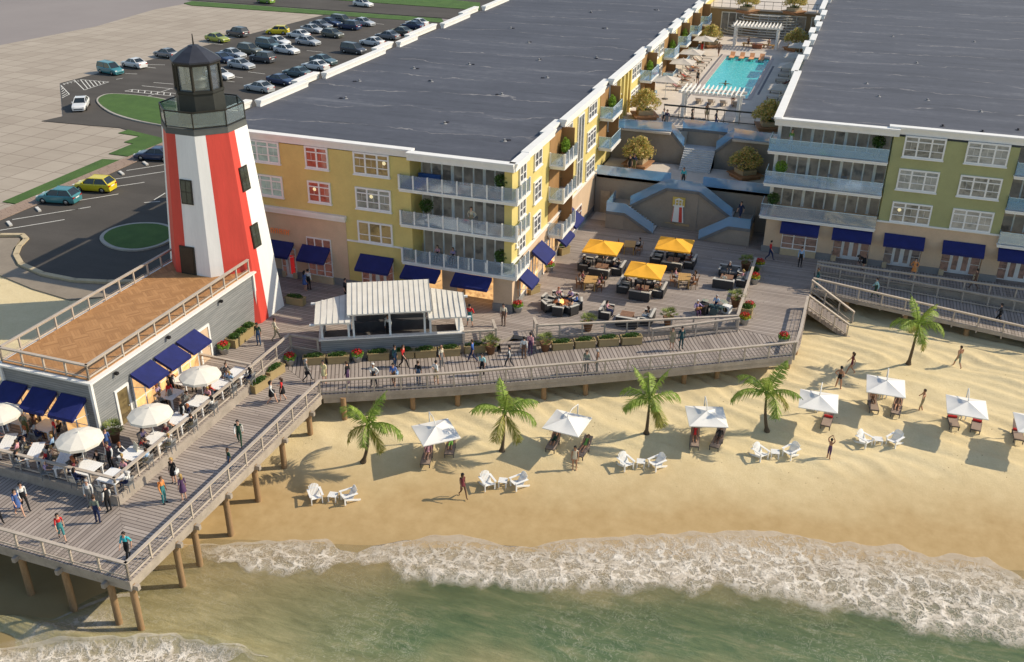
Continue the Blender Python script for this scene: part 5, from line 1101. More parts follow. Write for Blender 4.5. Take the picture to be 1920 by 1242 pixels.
def adirondack():
    o = thing("adirondack_chair", "", "beach chair"); b = MB()
    for i in range(7):
        y = -.27+i*.09; ht = .70-.015*(i-3)**2
        b.add([(-.20, y-.036, .28), (-.20, y+.036, .28), (-.55, y+.03, .28+ht), (-.55, y-.03, .28+ht), (-.225, y-.036, .27), (-.225, y+.036, .27), (-.575, y+.03, .27+ht), (-.575, y-.03, .27+ht)], [(0, 1, 2, 3), (7, 6, 5, 4), (0, 4, 5, 1), (3, 2, 6, 7), (0, 3, 7, 4), (1, 5, 6, 2)])
    b.box((-.50, -.30, .66), (-.46, .30, .73)); b.obj("backrest", ADW, o)
    b = MB()
    for i in range(6): t = i/5; b.bar((.28-t*.5, -.29, .40-t*.12), (.28-t*.5, .29, .40-t*.12), .085, .022)
    b.obj("seat", ADW, o)
    am = MB().box((-.55, -.07, .60), (.38, .07, .63)).mesh("arm", ADW)
    for s in (-1, 1): link("arm", am, o, (0, s*.36, 0))
    fl = MB().box((.24, -.03, 0), (.33, .03, .60)).mesh("leg", ADW); bl = MB().bar((.26, 0, .36), (-.72, 0, .03), .04, .12).mesh("leg", ADW)
    for s in (-1, 1): link("leg", fl, o, (0, s*.33, 0)); link("leg", bl, o, (0, s*.30, 0))
    return Kind(o)
ADC = adirondack()
def low_table():
    o = thing("beach_table", "", "table"); b = MB()
    for i in range(6): b.box((-.27+i*.092, -.27, .40), (-.27+i*.092+.082, .27, .43))
    b.obj("tabletop", ADW, o); lm = MB().box((-.03, -.03, 0), (.03, .03, .40)).mesh("leg", ADW)
    for x in (-.22, .22):
        for y in (-.22, .22): link("leg", lm, o, (x, y, 0))
    return Kind(o)
LTB = low_table()
for i, (a, t, c) in enumerate([((593, 940), (625, 938), (652, 940)), ((915, 915), (943, 911), (970, 914)), ((1174, 878), (1201, 875), (1229, 878)), ((1426, 860), (1452, 857), (1480, 857)), ((1621, 835), (1645, 833), (1674, 835))]):
    w_ = ["nearest the pier", "in front of the second palm", "in front of the third palm", "in front of the fourth palm", "farthest right"][i]
    ADC.put(atb(*a), R(-48+i*3), "white slatted beach chair, left one of the pair %s" % w_, "white beach chairs")
    LTB.put(atb(*t), R(-80), "small white slatted table in the pair of beach chairs %s" % w_, "small white beach tables")
    ADC.put(atb(*c), R(-130+i*2), "white slatted beach chair, right one of the pair %s" % w_, "white beach chairs")
for px, py, lb in [(1531, 770, "small white side table under the fourth sunshade"), (1654, 746, "small white side table between the loungers of the fifth sunshade"), (1802, 784, "small white side table between the loungers of the sixth sunshade")]: LTB.put(atb(px, py), R(5), lb, "small white beach tables")
TAUP = mat("taupe_sling", (.30, .225, .18), .8, .08); TOWEL = mat("red_towel", (.55, .03, .03), .9, .15)
WIK = mat("dark_wicker", (.045, .042, .042), .75, .3, 14, .4); WIKR = mat("pale_wicker_rim", (.52, .49, .44), .7, .1); CUSH = mat("grey_cushion", (.17, .165, .16), .9, .1); WOODT = mat("honey_teak", (.50, .30, .11), .6, .15, 2, stretch=(1, 6, 1)); BRT = mat("brown_table", (.24, .135, .085), .6, .15)
def lounger(roll):
    o = thing("sun_lounger", "", "sun lounger"); b = MB()
    b.bar((-.05, -.30, .30), (1.25, -.30, .30), .05, .06).bar((-.05, .30, .30), (1.25, .30, .30), .05, .06).bar((1.22, -.3, .30), (1.22, .3, .30), .05, .05); b.obj("frame", DPOLE, o)
    MB().box((0, -.29, .315), (1.22, .29, .37)).obj("seat", TAUP, o)
    MB().add([(0, -.29, .32), (0, .29, .32), (-.62, .29, .80), (-.62, -.29, .80), (.03, -.29, .37), (.03, .29, .37), (-.59, .29, .85), (-.59, -.29, .85)], [(3, 2, 1, 0), (4, 5, 6, 7), (0, 1, 5, 4), (2, 3, 7, 6), (1, 2, 6, 5), (0, 4, 7, 3)]).obj("backrest", TAUP, o)
    lm = MB().box((-.03, -.03, 0), (.03, .03, .30)).mesh("leg", DPOLE)
    for x in (.05, 1.15):
        for y in (-.28, .28): link("leg", lm, o, (x, y, 0))
    if roll: MB().tube([(.10, -.28, .45), (.10, .28, .45)], .085, 10).obj("rolled_towel", TOWEL, o)
    return Kind(o)
LG, LGT = lounger(False), lounger(True)
def place_lg(px, py, rz, lb, k=LG): p = atb(px, py); k.put(p, rz, lb, "taupe loungers on the beach"); return p
LPOS = {}
for key, px, py, rz, tw, lb in [("a", 803, 858, -64, 0, "taupe lounger under the first sunshade, holding the person in pink"), ("b", 846, 840, -62, 0, "taupe lounger under the first sunshade, holding the man in green shorts"), ("c", 1041, 832, -78, 0, "taupe lounger left of the second sunshade's middle"), ("d", 1097, 845, -84, 0, "taupe lounger right of the second sunshade's middle"), ("e", 1302, 826, -70, 0, "taupe lounger left under the blue tinted sunshade"), ("f", 1347, 829, -84, 0, "taupe lounger right under the blue tinted sunshade"), ("g", 1552, 790, -84, 1, "empty taupe lounger with a red towel under the fourth sunshade"), ("h", 1634, 760, -70, 0, "taupe lounger left under the fifth sunshade"), ("i", 1681, 768, -84, 0, "taupe lounger right under the fifth sunshade"), ("j", 1783, 790, -72, 1, "empty taupe lounger with a red towel left under the sixth sunshade"), ("k", 1830, 798, -86, 1, "empty taupe lounger with a red towel right under the sixth sunshade"), ("l", 1905, 815, -78, 1, "taupe lounger with a red towel cut by the right edge of the picture")]:
    LPOS[key] = (place_lg(px, py, R(rz-12), lb, LGT if tw else LG), R(rz-12))
plt_ = mat("pool_lounger_cloth", (.50, .43, .36), .8, .08); ORG = mat("orange_sling", (.72, .34, .16), .7, .08)
def pool_lounger(m):
    o = thing("pool_lounger", "", "sun lounger"); MB().box((0, -.3, .26), (1.3, .3, .33)).obj("seat", m, o)
    MB().add([(0, -.3, .27), (0, .3, .27), (-.55, .3, .7), (-.55, -.3, .7), (.03, -.3, .33), (.03, .3, .33), (-.52, .3, .76), (-.52, -.3, .76)], [(3, 2, 1, 0), (4, 5, 6, 7), (0, 1, 5, 4), (2, 3, 7, 6), (1, 2, 6, 5), (0, 4, 7, 3)]).obj("backrest", m, o)
    lm = MB().box((-.03, -.03, 0), (.03, .03, .27)).mesh("leg", DPOLE)
    for x in (.05, 1.2):
        for y in (-.26, .26): link("leg", lm, o, (x, y, 0))
    return Kind(o)
PLG, PLO = pool_lounger(plt_), pool_lounger(ORG); PLP = []
NTH12 = NTH+["eighth", "ninth", "tenth", "eleventh", "twelfth"]
for i in range(11): PLP.append((-19.3, 110.8+i*1.75, Z2)); PLG.put(PLP[-1], 0, "pale pool lounger on the sunny side of the pool, %s from the sea" % NTH12[i], "pale loungers by the pool")
for i in range(7): PLG.put((-7.9, 110.5+i*3.0, Z2), PI, "pale pool lounger on the shaded side of the pool, %s from the sea" % NTH12[i], "pale loungers by the pool")
for i in range(4): PLO.put((-15.9+i*1.25, 131.5, Z2-.12), R(-90), "orange lounger standing in the shallow far end of the pool, %s from the left" % NTH[i], "orange loungers in the pool")
for i in range(4): PLG.put((-15.8+i*1.3, 105.5, Z2), R(90), "pale lounger behind the near pergola, %s from the left" % NTH[i], "pale loungers by the pool")
def sofa(wd, name="sofa"):
    o = thing(name, "", "sofa"); b = MB().box((-.4, -wd/2, .08), (.42, wd/2, .34)).box((-.42, -wd/2, .08), (-.27, wd/2, .78)).box((-.27, -wd/2, .341), (.42, -wd/2+.13, .60)).box((-.27, wd/2-.13, .341), (.42, wd/2, .60)); b.obj("wicker_frame", WIK, o)
    MB().box((-.44, -wd/2-.02, .78), (-.25, wd/2+.02, .82)).box((-.25, -wd/2-.02, .60), (.44, -wd/2+.14, .64)).box((-.25, wd/2-.14, .60), (.44, wd/2+.02, .64)).obj("pale_rim", WIKR, o)
    n = max(1, round(wd/.75)); cw = (wd-.28)/n
    cm_ = MB().box((-.25, -cw/2+.01, .341), (.40, cw/2-.01, .47)).mesh("seat_cushion", CUSH); bm2 = MB().box((-.268, -cw/2+.01, .471), (-.12, cw/2-.01, .80)).mesh("back_cushion", CUSH)
    for i in range(n): y = -wd/2+.14+cw*(i+.5); link("seat_cushion", cm_, o, (0, y, 0)); link("back_cushion", bm2, o, (0, y, 0))
    lm = MB().box((-.04, -.04, 0), (.04, .04, .08)).mesh("leg", WIK)
    for x in (-.36, .36):
        for y in (-wd/2+.08, wd/2-.08): link("leg", lm, o, (x, y, 0))
    return Kind(o)
S1, S2 = sofa(.85, "armchair"), sofa(1.65)
S3 = sofa(.8, "armchair")
def table(name, lx, ly, h, m, lg=.05):
    o = thing(name, "", "table"); b = MB(); n = max(3, round(lx/.14)); st_ = lx/n
    for i in range(n): b.box((-lx/2+i*st_+.006, -ly/2, h-.05), (-lx/2+(i+1)*st_-.006, ly/2, h))
    b.box((-lx/2+.06, -ly/2+.06, h-.10), (lx/2-.06, ly/2-.06, h-.051)); b.obj("tabletop", m, o); lm = MB().box((-lg, -lg, 0), (lg, lg, h-.10)).mesh("leg", m)
    for x in (-lx/2+.1, lx/2-.1):
        for y in (-ly/2+.1, ly/2-.1): link("leg", lm, o, (x, y, 0))
    return Kind(o)
COF = table("coffee_table", 1.0, 1.0, .42, BRT, .06); TEAK = table("teak_table", 1.0, 1.5, .75, WOODT); WTB = table("white_table", 1.3, 1.3, .74, mat("white_cloth_top", (.80, .80, .80), .6, .03)); LTBL = table("long_white_table", .72, 1.75, .74, MC["white_cloth_top"])
def chair(m, back, name="chair"):
    o = thing(name, "", "chair"); MB().box((-.22, -.22, .42), (.22, .22, .47)).obj("seat", m, o)
    b = MB().bar((-.21, -.18, .47), (-.27, -.18, .88), .035, .035).bar((-.21, .18, .47), (-.27, .18, .88), .035, .035).box((-.29, -.21, .80), (-.25, .21, .90))
    for y in (-.09, 0, .09): b.bar((-.21, y, .48), (-.26, y, .82), .02, .04)
    b.obj("backrest", back, o); lm = MB().box((-.02, -.02, 0), (.02, .02, .42)).mesh("leg", back)
    for x in (-.19, .19):
        for y in (-.19, .19): link("leg", lm, o, (x, y, 0))
    return Kind(o)
CHG = chair(mat("grey_chair", (.20, .205, .21), .6), MC["grey_chair"]); CHB = chair(mat("brown_chair", (.26, .12, .05), .6), MC["brown_chair"])
SEATS = {}     # name -> (position, facing) of seats people sit on
def group(name, c, items):
    """furniture set: (kind, dx, dy, rz degrees, label, seat key)"""
    for k, dx, dy, rz, lb, key in items:
        p = (c[0]+dx, c[1]+dy, c[2]); k.put(p, R(rz), lb, name)
        if key: SEATS[key] = (p, R(rz))
def sofa_set(tagname, c, txt, keys):
    group("wicker sofas on the patio", c, [(S2, 0, 1.35, -90, "dark wicker sofa facing the sea "+txt, keys[0]), (S2, 1.45, .1, 180, "dark wicker sofa on the right side "+txt, keys[1]), (S2, .15, -1.35, 90, "wicker sofa backing onto the sea "+txt, keys[2]), (S1, -1.45, .55, 0, "dark wicker armchair far left "+txt, keys[3]), (S1, -1.45, -.5, 0, "dark wicker armchair near left "+txt, keys[4])])
    COF.put(c, 0, "low brown table among the wicker sofas "+txt, "low tables on the patio")
sofa_set("a", at(1128, 507, 0), "under the parasol nearest the yellow building", ("a0", "a1", "a2", "a3", "a4"))
sofa_set("b", at(1203, 548, 0), "under the parasol nearest the sea", ("b0", "b1", "b2", "b3", "b4"))
sofa_set("c", at(1262, 495, 0), "under the shaded orange parasol at the back", ("c0", "c1", "c2", "c3", "c4"))
c = at(1362, 528, 0)
group("wicker sofas on the patio", c, [(S2, 0, 1.3, -90, "dark wicker sofa facing the sea by the right patio railing", "d0"), (S2, 1.3, .0, 180, "dark wicker sofa against the right patio railing", "d1"), (S2, -.1, -1.3, 90, "dark wicker sofa with its back to the musicians", "d2")]); COF.put(c, 0, "low brown table by the right patio railing", "low tables on the patio")
c = at(1175, 598, 0)
group("wicker sofas on the patio", c, [(S2, -1.6, 0, 0, "dark wicker sofa left of the low table at the front railing", "e0"), (S2, 1.6, .1, 180, "dark wicker sofa right of the low table at the front railing", "e1"), (S2, .3, -1.1, 90, "dark wicker sofa against the front patio railing", "e2")]); COF.put(c, 0, "low brown table at the front patio railing", "low tables on the patio")
c = at(1053, 578, 0); FP = c
for i in range(7):
    a = 2*PI*i/7+.3; p = (c[0]+1.18*math.cos(a), c[1]+1.18*math.sin(a), 0); S3.put(p, a+PI, "dark wicker armchair of the fire table ring, " + ["on its right", "behind it to the right", "behind it to the left", "on its left", "in front to the left", "in front in the middle", "in front to the right"][i], "armchairs round the fire table"); SEATS["f%d" % i] = (p, a+PI)
o = thing("fire_table", "round copper coloured fire table with a small flame among the ring of armchairs", "fire table", c); MB().lathe([(0, 0), (.5, 0), (.55, .4), (.7, .42), (.7, .48), (.25, .48), (.22, .40), (0, .40)], 20).obj("table_ring", mat("copper_table", (.30, .11, .05), .45, .2), o)
fl = MB(); 
for i in range(7): a = i*.9; fl.lathe([(.0, .40), (.07, .47), (.05, .58), (0, .72+.05*(i % 3))], 7, (math.cos(a)*.11, math.sin(a)*.11, 0))
fl.obj("flame", mat("flame", (1.0, .55, .18), .5, .1, 4, emit=1.6), o)
def teak_set(c, txt, key, chk):
    TEAK.put(c, R(8), "honey coloured teak dining table "+txt, "teak tables on the patio")
    for i, (dx, dy, rz) in enumerate([(-.85, .4, 0), (-.85, -.4, 0), (.85, .4, 180), (.85, -.4, 180)]):
        p = (c[0]+dx, c[1]+dy, 0); chk.put(p, R(rz+8), "brown chair, %s %s of the table " % (("left", "right")[i > 1], ("far end", "near end")[i % 2])+txt, "chairs at the teak tables"); SEATS["%s%d" % (key, i)] = (p, R(rz+8))
teak_set(at(1107, 540, 0), "by the fire table", "g", CHB); teak_set(at(1282, 535, 0), "right of the parasol nearest the sea", "h", CHB); teak_set(at(1180, 472, 0), "behind the parasol nearest the yellow building", "i", CHB)
# restaurant terrace tables: place, chairs with seats
RT = []
def rest_table(px, py, rz, txt, long=False, pat=(1, 1, 1, 1), z=0, px_is_top=True):
    c = at(px, py, .74); c = (c[0], c[1], 0); k = LTBL if long else WTB; i = len(RT); k.put(c, R(rz), "white topped restaurant "+txt if txt[:5] == "table" else "white topped "+txt, "white tables on the restaurant terrace"); RT.append(c)
    sp = [(-.95, 0, 0), (.95, 0, 180), (0, .95, -90), (0, -.95, 90)] if not long else [(-.8, .75, 0), (-.8, -.75, 0), (.8, .75, 180), (.8, -.75, 180)]
    wn = ["left", "right", "far side", "near side"] if not long else ["far left", "near left", "far right", "near right"]
    for j, (dx, dy, a) in enumerate(sp):
        if not pat[j]: continue
        ca, sa = math.cos(R(rz)), math.sin(R(rz)); p = (c[0]+dx*ca-dy*sa, c[1]+dx*sa+dy*ca, 0)
        CHG.put(p, R(a+rz), "grey metal chair at the %s of the %s" % (wn[j], txt), "grey chairs on the restaurant terrace"); SEATS["t%d%s" % (i, "abcd"[j])] = (p, R(a+rz), wn[j], txt)
rest_table(446, 698, 0, "table nearest the cross railing", pat=(1, 1, 0, 1)); rest_table(411, 720, 0, "second table from the cross railing"); rest_table(374, 752, 0, "third table from the cross railing"); rest_table(335, 785, 0, "fourth table from the cross railing"); rest_table(293, 822, 0, "fifth table from the cross railing")
rest_table(250, 850, 0, "menu board table"); rest_table(212, 892, 0, "terrace corner table", pat=(0, 1, 1, 1)); rest_table(162, 876, 0, "table beside the corner table", pat=(1, 0, 1, 1))
rest_table(118, 862, 28, "long table nearest the corner", True); rest_table(66, 845, 28, "second long table from the corner", True); rest_table(14, 828, 28, "long table at the picture's edge", True)
rest_table(88, 797, 0, "table before the front awnings", pat=(1, 1, 0, 1)); rest_table(38, 783, 0, "table under the left front awning", pat=(1, 1, 0, 0)); rest_table(318, 738, 0, "table under the middle side awning", pat=(1, 0, 0, 1)); rest_table(344, 712, 0, "table under the upper cream parasol", pat=(1, 0, 0, 0))
# musicians' gear
o = thing("drum_kit", "small drum kit with green drums and pale cymbals by the patio corner", "drum kit", at(1338, 590, 0)); DR = mat("green_drum", (.06, .10, .10), .4, .1); CY = mat("cymbal_brass", (.55, .52, .36), .35, .1, metal=.6)
MB().tube([(-.0, -.28, .33), (0, .22, .33)], .32, 18).obj("bass_drum", DR, o)
for x, y, z, r in [(-.45, .25, .55, .18), (.4, .35, .5, .22), (-.2, .0, .72, .15), (.2, 0, .72, .15)]: MB().tube([(x, y, z-.1), (x, y, z+.1)], r, 14).obj("drum", DR, o)
for x, y, z in [(-.75, .1, 1.05), (.75, .15, 1.1), (.55, .7, .95)]: MB().lathe([(.26, 0), (.03, .04), (0, .05)], 16, (x, y, z)).tube([(x, y, 0), (x, y, z)], .012, 5).obj("cymbal", CY, o)
MB().tube([(0, .75, .48), (0, .75, .55)], .17, 12).tube([(0, .75, 0), (0, .75, .5)], .02, 6).obj("stool", BLK, o)
for px, py, lb in [(1318, 588, "black loudspeaker box left of the drum kit"), (1362, 586, "white cased amplifier right of the drum kit")]:
    o = thing("loudspeaker", lb, "loudspeaker", at(px, py, 0), R(-20)); w_ = "white" in lb; MB().box((-.32, -.25, 0), (.32, .25, .9 if not w_ else .6)).obj("cabinet", WHP if w_ else mat("amp_black", (.03, .03, .032), .6), o); MB().tube([(0, -.252, .3), (0, -.27, .3)], .2, 16).obj("speaker_cone", BLK, o)
# balcony furniture and menu board
TERR = mat("blue_cloth", (.05, .12, .33), .7, .1)
o = thing("balcony_sofa", "blue covered daybed on the top balcony of the yellow building", "daybed", (-29.3, 64.3, 9.02)); MB().box((-.9, -.4, 0), (.9, .5, .45)).obj("seat", TERR, o); MB().box((-.9, .5, 0), (.9, .65, .85)).obj("backrest", TERR, o)
for x, y, z, lb in [(-25.5, 64.3, 6.2, "grey chair on the middle balcony of the yellow building"), (-28.6, 64.4, 3.12, "grey chair behind the left sitter on the lowest balcony"), (-27.3, 64.4, 3.12, "grey chair behind the right sitter on the lowest balcony"), (-1, 84, 6.32, "grey chair on the middle balcony of the olive building"), (0.2, 83.9, 6.32, "grey chair nearer the dark door on the middle balcony of the olive building")]: CHG.put((x, y, z), R(-90), lb, "grey chairs on the balconies")
# ================================================================ CARS
GLC = mat("car_glass", (.02, .028, .033), .08, .1, 1, spec=.6); TYRE = mat("tyre_rubber", (.018, .018, .019), .85); RIM = mat("wheel_rim", (.45, .46, .47), .3, .1, metal=.8); HL = mat("headlamp_lens", (.75, .76, .76), .15); TLM = mat("tail_lamp_lens", (.35, .01, .01), .25)
def car_body(kind):
    """lofted cross sections from tail (-x) to nose (+x): hull up to the belt line, cabin above"""
    L_ = {"sedan": 4.6, "hatch": 4.1, "suv": 4.5, "van": 4.5}[kind]; W = 1.78; H = {"sedan": 1.43, "hatch": 1.50, "suv": 1.68, "van": 1.72}[kind]; belt = {"sedan": .92, "hatch": .95, "suv": 1.02, "van": 1.0}[kind]; zb = .22
    prof = {"sedan": [(-1, .55, .80), (-.97, .62, .96), (-.62, .66, .99), (-.40, .66, .94), (.28, .66, .93), (.45, .64, .90), (.80, .58, .80), (.97, .50, .64), (1, .42, .55)],
            "hatch": [(-1, .55, .86), (-.96, .66, .98), (-.7, .67, .97), (-.3, .67, .95), (.30, .67, .94), (.52, .64, .92), (.82, .58, .82), (.97, .5, .66), (1, .42, .55)],
            "suv": [(-1, .6, .95), (-.97, .66, 1.05), (-.7, .68, 1.05), (-.3, .68, 1.02), (.30, .68, 1.02), (.50, .66, 1.02), (.86, .6, .94), (.98, .54, .76), (1, .46, .6)],
            "van": [(-1, .6, .95), (-.97, .66, 1.02), (-.7, .68, 1.02), (-.3, .68, 1.0), (.30, .68, 1.0), (.58, .66, .98), (.88, .6, .84), (.98, .54, .70), (1, .46, .58)]}[kind]
    b = MB(); sec = []
    for u, _, zt in prof:
        x = u*L_/2; e = 1-abs(u)**6*.16; hw = W/2*e; sec.append([(x, -hw*.92, zb), (x, -hw, .45), (x, -hw, zt-.14), (x, -hw*.93, zt-.03), (x, -hw*.6, zt), (x, hw*.6, zt), (x, hw*.93, zt-.03), (x, hw, zt-.14), (x, hw, .45), (x, hw*.92, zb)])
    n = 10; vs = [p for s in sec for p in s]
    fs = [(i*n+k, i*n+(k+1) % n, (i+1)*n+(k+1) % n, (i+1)*n+k) for i in range(len(sec)-1) for k in range(n)]
    b.add(vs, [tuple(reversed(f)) for f in fs]+[tuple(range(n)), tuple(range((len(sec)-1)*n+n-1, (len(sec)-1)*n-1, -1))], 0, False)
    x0, x1, x2, x3 = {"sedan": (-1.75, -.95, .15, .98), "hatch": (-1.95, -1.45, .25, 1.02), "suv": (-2.12, -1.75, .3, 1.02), "van": (-2.15, -1.95, .55, 1.30)}[kind]
    lo_, hi_, wt = belt-.03, H, .62
    def ring(xa, xb, wl, wh, z0, z1): return [(xa, -wl, z0), (xb, -wl, z0), (xb, wl, z0), (xa, wl, z0)], [(xa, -wh, z1), (xb, -wh, z1), (xb, wh, z1), (xa, wh, z1)]
    base = [(x0, -.80, lo_), (x3, -.78, lo_-.02), (x3, .78, lo_-.02), (x0, .80, lo_)]; top = [(x1, -wt, hi_-.03), (x2, -wt, hi_-.04), (x2, wt, hi_-.04), (x1, wt, hi_-.03)]; cr = [(x1+.15, -.4, hi_), (x2-.1, -.4, hi_-.005), (x2-.1, .4, hi_-.005), (x1+.15, .4, hi_)]
    b.add(base+top+cr, [(4, 5, 9, 8), (5, 6, 10, 9), (6, 7, 11, 10), (7, 4, 8, 11), (8, 9, 10, 11)], 0)
    V = [Vector(p) for p in base+top]
    for i, j in ((0, 4), (1, 5), (2, 6), (3, 7)): b.bar(V[i], V[j], .07, .07)
    mid0, mid1 = V[0].lerp(V[1], .52), V[4].lerp(V[5], .52)
    for s in (1, -1): b.bar((mid0.x, mid0.y*s, mid0.z), (mid1.x, mid1.y*s, mid1.z), .06, .05)
    b.bar(V[4], V[5], .06, .06); b.bar(V[7], V[6], .06, .06)
    b.box((L_/2-.03, -.55, .34), (L_/2+.01, .55, .44), 1); b.box((-L_/2-.01, -.3, .62), (-L_/2+.03, .3, .74), 2)
    for s in (-1, 1): b.box((x3-.28, s*.86-.09, belt+.0), (x3-.16, s*.86+.09, belt+.13))
    gl = MB(); k = .985
    gb = [Vector(((p.x-(x0+x3)/2)*k+(x0+x3)/2, p.y*k, p.z)) for p in V]
    gl.add(gb, [(0, 1, 5, 4), (1, 2, 6, 5), (2, 3, 7, 6), (3, 0, 4, 7)])
    return b, gl, L_, belt
def make_car(kind):
    b, gl, L_, belt = car_body(kind); bm_ = b.mesh("body", [HL, GLC, HL]); gm = gl.mesh("windows", GLC)
    wm = MB().lathe([(.19, -.10), (.30, -.10), (.325, -.06), (.325, .06), (.30, .10), (.19, .10)], 18); tm = [(x, z, y) for x, y, z in wm.v]; wm.v = tm; ty = wm.mesh("tyre", TYRE)
    rm_ = MB().lathe([(0, -.085), (.06, -.09), (.19, -.07), (.20, 0), (.19, .07), (.06, .09), (0, .085)], 14); rm_.v = [(x, z, y) for x, y, z in rm_.v]; ri = rm_.mesh("rim", RIM)
    hl = MB().box((-.10, -.17, -.06), (.03, .17, .06)).mesh("headlight", HL); tl = MB().box((-.03, -.15, -.07), (.08, .15, .07)).mesh("tail_light", TLM)
    return bm_, gm, ty, ri, hl, tl, L_
CARS = {k: make_car(k) for k in ("sedan", "hatch", "suv", "van")}
CCOL = {"white": (.72, .72, .71), "silver": (.42, .44, .46), "dark grey": (.075, .08, .09), "grey": (.19, .20, .22), "navy": (.03, .05, .11), "teal": (.05, .22, .25), "yellow": (.72, .58, .02), "lime green": (.32, .36, .05), "green": (.16, .30, .05), "olive grey": (.13, .135, .11), "black": (.02, .022, .026), "teal grey": (.10, .16, .18)}
def paint(c):
    nm = "car_paint_"+c.replace(" ", "_")
    if nm not in MC:
        m = mat(nm, CCOL[c], .28, .03, 1, spec=.55); m.node_tree.nodes["Principled BSDF"].inputs["Coat Weight"].default_value = .5
    return MC[nm]
def car(px, py, kind, colr, hd, label, z=ZL, group="cars in the car park"):
    bm_, gm, ty, ri, hl, tl, L_ = CARS[kind]; p = at(px, py, z)
    o = thing("parked_car" if "driving" not in label else "car", label, "car", p, R(hd), group)
    bo = link("body", bm_, o); bo.material_slots[0].link = 'OBJECT'; bo.material_slots[0].material = paint(colr); link("windows", gm, o)
    for x in (-.30*L_, .30*L_):
        for s in (-1, 1):
            t = link("wheel", ty, o, (x, s*.80, .325)); link("rim", ri, t)
    zz = {"sedan": .60, "hatch": .64, "suv": .74, "van": .70}[kind]
    for s in (-1, 1): link("headlight", hl, o, (L_/2-.06, s*.58, zz)); link("tail_light", tl, o, (-L_/2+.02, s*.62, zz+.12))
    return o
for a in [(112, 379, "hatch", "teal", 190, "teal hatchback at the kerb of the lower car park"), (179, 357, "hatch", "yellow", 190, "bright yellow car with a black soft top at the kerb of the lower car park"), (293, 299, "sedan", "navy", 190, "navy car half hidden by the red side of the lighthouse"),
    (153, 203, "sedan", "white", -58, "white car driving past the upper grass island"), (208, 138, "van", "teal", -14, "teal minivan nearest the striped corner of the car park"), (252, 126, "sedan", "white", 166, "white sedan beside the teal minivan at the plaza edge"), (312, 107, "sedan", "grey", 166, "grey sedan half hidden behind the lantern room"), (408, 78, "sedan", "lime green", -12, "lime green sedan by the plaza edge just right of the lantern roof"), (446, 68, "suv", "dark grey", 166, "dark grey hatchback next to the lime green sedan at the plaza edge"), (521, 64, "hatch", "yellow", 196, "yellow green car standing alone at the plaza edge"),
    (413, 147, "sedan", "white", -12, "white car mostly hidden behind the right edge of the lantern room"), (417, 116, "sedan", "navy", -12, "navy sedan just right of the lantern roof in the middle row"), (438, 108, "sedan", "silver", -12, "silver sedan behind the navy sedan in the middle row"), (453, 128, "sedan", "silver", -12, "silver sedan at the near end of the middle row"), (469, 101, "suv", "olive grey", -12, "olive grey car in the middle row left of the teal van"), (493, 116, "suv", "dark grey", 168, "dark grey estate car nearest the viewer in the middle row"), (503, 91, "van", "teal grey", -12, "teal grey van in the middle row"), (522, 84, "sedan", "white", -12, "white sedan half behind the teal grey van"), (538, 100, "sedan", "white", -12, "white sedan in the open part of the middle row"), (578, 84, "sedan", "silver", -12, "silver sedan right of the white sedans in the middle row"),
    (560, 71, "sedan", "white", 166, "white sedan at the front of the far middle row"), (586, 61, "sedan", "silver", -12, "silver sedan behind the far white sedan"), (602, 53, "sedan", "grey", -12, "grey sedan third in the far row"), (620, 48, "sedan", "navy", -12, "navy sedan fourth in the far row"), (641, 45, "van", "olive grey", -12, "olive grey van at the far end of the far row"), (624, 70, "hatch", "olive grey", -12, "olive grey hatchback facing the far row"), (656, 55, "suv", "navy", 168, "dark navy estate car facing the far row"), (682, 48, "sedan", "silver", -12, "silver sedan alone at the far right of the far row"),
    (487, 171, "sedan", "silver", 168, "silver sedan nearest the lighthouse gallery beside the building"), (528, 158, "sedan", "navy", -12, "navy sedan beside the building parapet next to the silver one"), (557, 143, "sedan", "teal grey", 168, "teal grey sedan third along the building parapet"), (592, 130, "sedan", "white", 168, "white sedan fourth along the building parapet"), (607, 120, "sedan", "teal grey", -12, "teal grey sedan behind the white one along the parapet"), (663, 100, "van", "dark grey", -12, "dark grey van alone beside the building parapet"), (698, 85, "sedan", "white", 168, "white sedan sixth along the building parapet"), (727, 73, "sedan", "grey", 168, "dark grey sedan seventh along the building parapet"), (751, 65, "sedan", "olive grey", 168, "olive grey sedan eighth along the building parapet"), (774, 54, "sedan", "navy", 168, "navy sedan farthest along the building parapet"), (782, 49, "sedan", "white", 168, "white car just showing behind the farthest navy sedan"),
    (499, 6, "hatch", "green", 165, "green car driving on the far road"), (681, 12, "sedan", "white", -15, "white sedan driving on the far road")]: car(*a)
# ================================================================ PEOPLE
SKIN = {"light": (.62, .36, .25), "tan": (.42, .22, .13), "dark": (.13, .065, .04)}
CLO = {"white": (.74, .73, .70), "cream": (.68, .61, .47), "pale yellow": (.72, .64, .34), "turquoise": (.05, .45, .52), "aqua": (.35, .60, .62), "light blue": (.30, .45, .65), "blue": (.06, .14, .42), "navy": (.02, .03, .09), "dark teal": (.02, .07, .08), "teal": (.05, .22, .23), "black": (.012, .012, .014), "dark grey": (.05, .05, .055), "grey": (.20, .20, .20), "grey green": (.22, .25, .20), "red": (.60, .03, .03), "orange": (.78, .30, .09), "pink": (.68, .34, .38), "lilac": (.42, .32, .50), "purple": (.10, .05, .12), "brown": (.16, .09, .06), "khaki": (.38, .31, .19), "tan": (.45, .33, .20), "olive": (.13, .13, .05), "dark green": (.02, .06, .035), "green": (.14, .30, .06), "maroon": (.18, .04, .05), "jeans blue": (.06, .11, .20), "blue floral": (.07, .13, .33), "blonde": (.48, .33, .13), "peach": (.70, .42, .28)}
